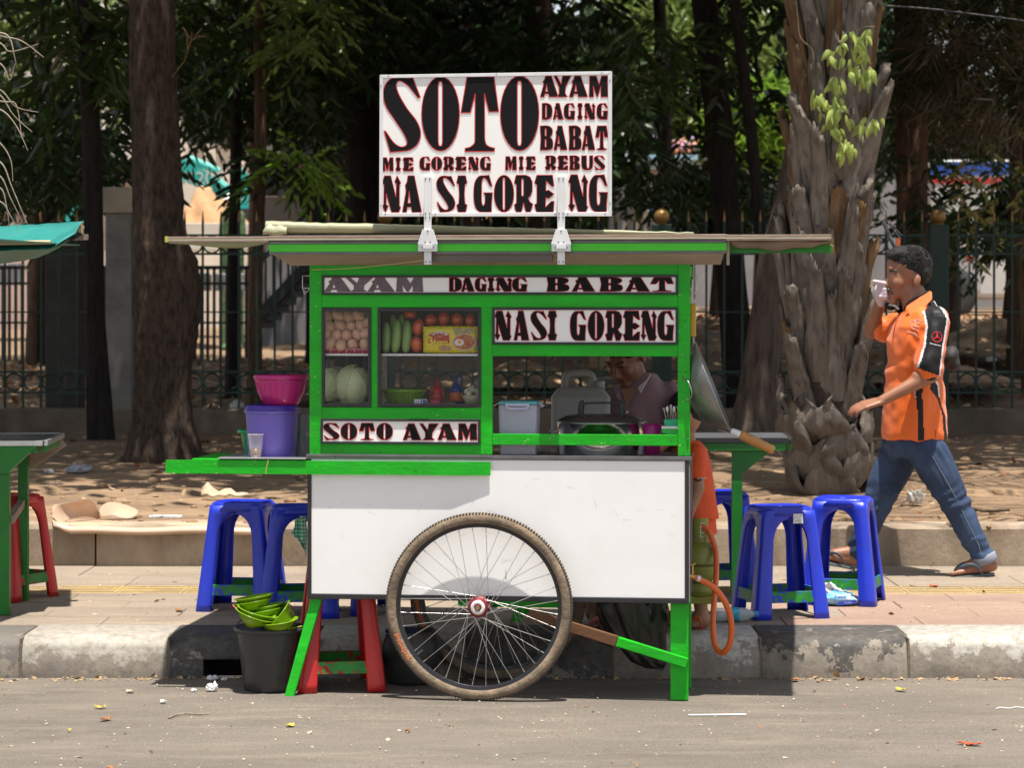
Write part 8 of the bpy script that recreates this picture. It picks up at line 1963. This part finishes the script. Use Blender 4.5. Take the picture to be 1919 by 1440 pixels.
# tissue pack and water bottle on the pavement
YQ = Yg(1135, .161); tp = empty('tissue_pack', (wat(1566, YQ), YQ, .161), 0, 'crumpled blue and white tissue pack with one tissue pulled out', 'tissue pack')
Bl1 = mat('sky_blue_film', (.10, .42, .72), .25, var=.1, bump=.4, bscale=30, col2=(.62, .72, .80), amt=.4, ascale=16, asoft=.1, coat=.4)
b = MB(); b.ball((0, 0, .030), (.105, .05, .032), 24, 14)
for i, q in enumerate(b.v): d = Vector(q); f = 1+.18*nz(d.x*22, d.y*22, d.z*30)+.1*nz(d.x*60, d.y*60, d.z*60); b.v[i] = (d.x*f+.02*(d.z < .03), d.y*f, max(.001, d.z*f))
b.build('wrapper', Bl1, tp)
b = MB(); vs = []
for i in range(9):
    for j in range(7): vs.append((-.07+.10*i/8+.01*sin(j), -.01+.010*sin(i*1.3+j), .045+.062*j/6-.018*(i/8)*(j/6)+.006*sin(i*2)))
b.add(vs, [(i*7+j, (i+1)*7+j, (i+1)*7+j+1, i*7+j+1) for i in range(8) for j in range(6)], 0, True); b.build('tissue', Pap, tp, solid=.001)
b = MB(); b.prism([(.0, .004), (.085, .014), (.08, .030), (.005, .020)], -.0545, -.052, 'y'); b.build('label', mat('royal_blue_print', (.02, .06, .42), .3), tp)
text('Tessa', .022, (.012, -.0535, .042), tp, mat('royal_blue_print', (.02, .06, .42), .3), shear=.2, bold=.0005); text('The Multi', .009, (.045, -.0565, .018), tp, Pap)
YQ = Yg(1166, .161); wb = empty('water_bottle', (wat(1378, YQ), YQ, .191), 0, 'empty clear water bottle with a blue label lying under the stool', 'bottle', rot=(0, pi/2, .12))
Pet = mat('clear_pet', (.55, .62, .66), .08, alpha=.5, coat=.5)
MB().lathe([(0, -.085), (.024, -.085), (.029, -.078), (.027, -.060), (.029, -.05), (.027, -.04), (.029, -.02), (.0285, .03), (.027, .045), (.014, .070), (.011, .076), (.011, .085)], 22).build('bottle_body', Pet, wb)
MB().lathe([(.0293, -.035), (.0297, -.034), (.0297, .012), (.0293, .013)], 22).build('label', mat('aqua_label', (.04, .35, .50), .4, var=.3, scale=40), wb)
MB().lathe([(.0135, .080), (.0135, .097), (0, .098)], 16).build('cap', mat('blue_cap', (.02, .20, .55), .4), wb)
# sheet of veneer lying over the planting strip edge
vn = empty('veneer_sheet', (wat(290, 12.3), 12.3, .37), 0, 'large curled beige veneer sheet lying on the concrete edge at the left', 'sheet'); L = vn.location
Ven = mat('beige_veneer', (.52, .36, .25), .5, var=.10, scale=3, bump=.1, bscale=20, stretch=(.3, 3, 3), coat=.1)
def spx(x, y, Y): return at(x, y, Y)-L
b = MB(); vs = []; n = 40
for i in range(n+1):
    x = lerp(98, 520, i/n); e0 = sstep(98, 130, x); wv = 1.5*sin(x*.03)
    cols_ = [(x+12*(1-e0), lerp(968, 976, e0)+wv, 12.60), (x, lerp(965, 979, e0)+wv, 12.42), (x, lerp(975, 984, e0)+wv, 12.24), (x+2, lerp(985, 995, e0)+wv, 12.165), (x+4, lerp(988, 1002, e0)+wv, 12.17)]
    for (xx, yy, Y) in cols_: vs.append(spx(xx, yy, Y))
b.add(vs, [(i*5+k, (i+1)*5+k, (i+1)*5+k+1, i*5+k+1) for i in range(n) for k in range(4)], 0, True); b.build('sheet', Ven, vn, solid=.004)
def curl(pts, name):                     # bent flap between two edges given in pixels
    b = MB(); vs = []; K = len(pts[0][0])
    for (row_, Ys) in pts:
        for (x, y), Y in zip(row_, Ys): vs.append(spx(x, y, Y))
    m_ = len(pts[0][0]); b.add(vs, [(i*m_+k, (i+1)*m_+k, (i+1)*m_+k+1, i*m_+k+1) for i in range(len(pts)-1) for k in range(m_-1)], 0, True); b.build(name, Ven, vn, solid=.004, sub=2)
curl([([(97, 952), (100, 975), (118, 987)], [12.28, 12.22, 12.20]), ([(100, 946), (104, 965), (116, 978)], [12.30, 12.30, 12.3]), ([(135, 941), (150, 950), (165, 965)], [12.34, 12.42, 12.5]), ([(165, 935), (178, 948), (188, 978)], [12.38, 12.5, 12.62]), ([(175, 936), (184, 952), (190, 977)], [12.5, 12.6, 12.66])], 'curled_corner')
curl([([(182, 955), (190, 974)], [12.56, 12.54]), ([(202, 935), (208, 966)], [12.66, 12.60]), ([(240, 946), (226, 972)], [12.72, 12.6]), ([(270, 958), (246, 975)], [12.74, 12.58])], 'curled_corner')
vp = at(310, 968, 12.40)
tag(MB().tube([(-.085, 0, 0), (-.03, .003, .002), (.085, 0, .0)], [.012, .014, .013], 14, flat=.8).build('wrapper_roll', mat('foil_wrapper', (.42, .45, .43), .3, .4, var=.5, scale=60, col2=(.7, .7, .7), amt=.5, ascale=45), None, (vp.x, 12.42, .388)), 'crumpled clear foil wrapper lying on the veneer sheet', 'wrapper')
b = MB(); vs = []
vb = (wat(420, 13.6), 13.6, .40)
for i in range(9):
    for j in range(6): vs.append((-.13+.26*i/8, .05*j/5, .075*(1-i/9)*(.4+.6*sin(i*.9+.5)**2)*(j/5)+.01+.02*nz(i*.7, j*.7)))
b.add(vs, [(i*6+j, (i+1)*6+j, (i+1)*6+j+1, i*6+j+1) for i in range(8) for j in range(5)], 0, True)
tag(b.build('cardboard', mat('tan_cardboard', (.48, .36, .25), .8), None, vb, solid=.004), 'bent tan cardboard behind the green basin', 'cardboard')
Bag = mat('grey_plastic_film', (.36, .37, .40), .3, var=.2, alpha=.85, bump=.5, bscale=30)
crumple('plastic_bag', Bag, 145, 880, Yg(884, .42), .41, .085, 'crumpled grey plastic bag on the dirt at the left', 'plastic bag', 6, .35)
crumple('plastic_bag', Bag, 92, 884, Yg(888, .41), .41, .03, 'scrap of clear plastic beside the grey bag', 'plastic', 7, .5)
crumple('plastic_bag', mat('pale_sack', (.55, .52, .47), .6), 1716, 935, Yg(945, .385), .385, .05, 'pale plastic litter on the dirt behind the walking man', 'litter', 8, .9)
crumple('plastic_bag', mat('red_plastic_bag', (.42, .02, .02), .35), 505, 668, 23.5, .55, .085, 'red plastic bag behind the fence, above the pink bowl', 'plastic bag', 9, 1.1)
crumple('plastic_bag', Pap, 445, 680, 23, .52, .08, 'white sack lying behind the fence, left of the red bag', 'sack', 10, .6); crumple('paper', Pap, 1858, 645, 24.5, .95, .06, 'white paper litter behind the fence at the right', 'litter', 11, .5)
for (x, y, r, s_) in ((105, 913, .045, 1), (455, 945, .02, 2), (1768, 898, .03, 3)):
    crumple('stone', mat('dull_stone', (.14, .10, .075), .9), x, y, Yg(y, .385), .375, r, ['flat grey stone on the dirt at the left', 'small stone on the dirt above the veneer sheet', 'small stone right of the palm'][s_-1], 'stone', 20+s_, .45)
tag(MB().tube([(-.02, 0, 0), (.03, .01, .004)], .009, 8).build('bottle_cap', mat('blue_white_scrap', (.10, .20, .45), .5), None, (wat(242, 12.9), 12.9, .385)), 'small blue and white scrap on the dirt above the veneer sheet', 'litter')
tag(MB().tube(catmull([Vector((0, 0, 0)), Vector((.05, .1, .02)), Vector((.15, 0, .0)), Vector((.28, -.05, .01))], 6), .008, 6).build('dead_stick', bark('dead_stick', (.10, .07, .05), (.15, .11, .08)), None, (wat(1790, 12.9), 12.9, .38)), 'thin dark stick on the dirt behind the walking man', 'stick')
# litter of dead leaves, chips and pebbles: nobody could count it
def scatter(name, m, n, xr, yr, zf, s0, s1, seed, flat=.35):
    r = np.random.default_rng(seed); x = r.uniform(*xr, n); y = r.uniform(*yr, n); z = np.array([zf(a, b_) for a, b_ in zip(x, y)])+.002
    C = np.stack([x, y, z], 1); D = r.normal(size=(n, 3)); D[:, 2] = np.abs(D[:, 2])*flat*.5; s_ = r.uniform(s0, s1, n)*(1+1.2*(r.uniform(size=n) > .93))
    return tag(link(name, leaf_mesh(name, C, D, s_, s_*r.uniform(.35, .7, n), m, up=np.array([0, 0, 1.]))), kind='stuff')
scatter('leaf_litter', LfB, 800, (-5, 5), (12.45, 20.3), dz, .025, .08, 1); scatter('leaf_litter', mat('pale_litter', (.50, .36, .22), .8, var=.3, scale=30), 700, (-5, 5), (12.4, 20.3), dz, .02, .07, 2)
scatter('leaf_litter', LfB, 2600, (-7, 7), (21, 31), dz, .05, .14, 3, .8); scatter('leaf_litter', mat('pale_litter', (.50, .36, .22), .8), 2200, (-7, 7), (21, 31), dz, .05, .15, 4, .8)
scatter('road_chips', mat('cream_chip', (.55, .46, .32), .8), 700, (-2.2, 2.2), (7.4, 9.48), lambda a, b_: .003, .004, .012, 5); scatter('road_chips', LfB, 160, (-2.2, 2.2), (7.5, 9.48), lambda a, b_: .003, .005, .016, 6)
scatter('gutter_litter', mat('gutter_dust', (.36, .24, .13), .9, var=.3), 420, (-2.3, 2.3), (9.42, 9.505), lambda a, b_: .003, .006, .028, 7); scatter('pavement_litter', mat('cream_chip', (.55, .46, .32), .8), 420, (-2.8, 2.8), (9.9, 12.18), lambda a, b_: .162, .004, .014, 8); scatter('pavement_litter', LfB, 110, (-2.8, 2.8), (9.9, 12.18), lambda a, b_: .162, .008, .03, 9)
# small clods and pebbles of the dirt
b = MB(); rn = random.Random(17)
for k in range(900):
    x = rn.uniform(-4.5, 4.5); y = rn.uniform(12.4, 20) if k < 700 else rn.uniform(12.2, 12.6); r_ = rn.uniform(.006, .02)*(1 if rn.random() < .9 else 2.4); z = dz(x, max(12.4, y)); s0 = len(b.v)
    b.ball((x, y, z+r_*.2), (r_, r_*rn.uniform(.6, 1), r_*.6), 6, 4)
tag(b.build('pebbles', mat('dirt_clod', (.30, .19, .11), .95, var=.3, scale=30)), kind='stuff')
# dirt heaps behind the fence that catch the light
for i, (x, y, Y, w_, h_) in enumerate(((1880, 628, 25, .9, .30), (1340, 655, 26, .7, .22), (980, 700, 24, .8, .25), (620, 700, 23.5, .9, .2), (1750, 690, 23.3, .8, .2))):
    o = heap('soil_mound', x, y+14, Y, w_, .6, h_, mat('leafy_soil', (.40, .27, .16), .95, var=.35, scale=6, bump=.8, bscale=14), ['low mound of dry soil and leaves at the right behind the fence', 'low mound of dry soil behind the fence, right of the cart', 'leafy mound seen through the open cart window', 'low mound behind the fence above the pink bowl', 'low leafy mound behind the walking man'][i], 30+i);
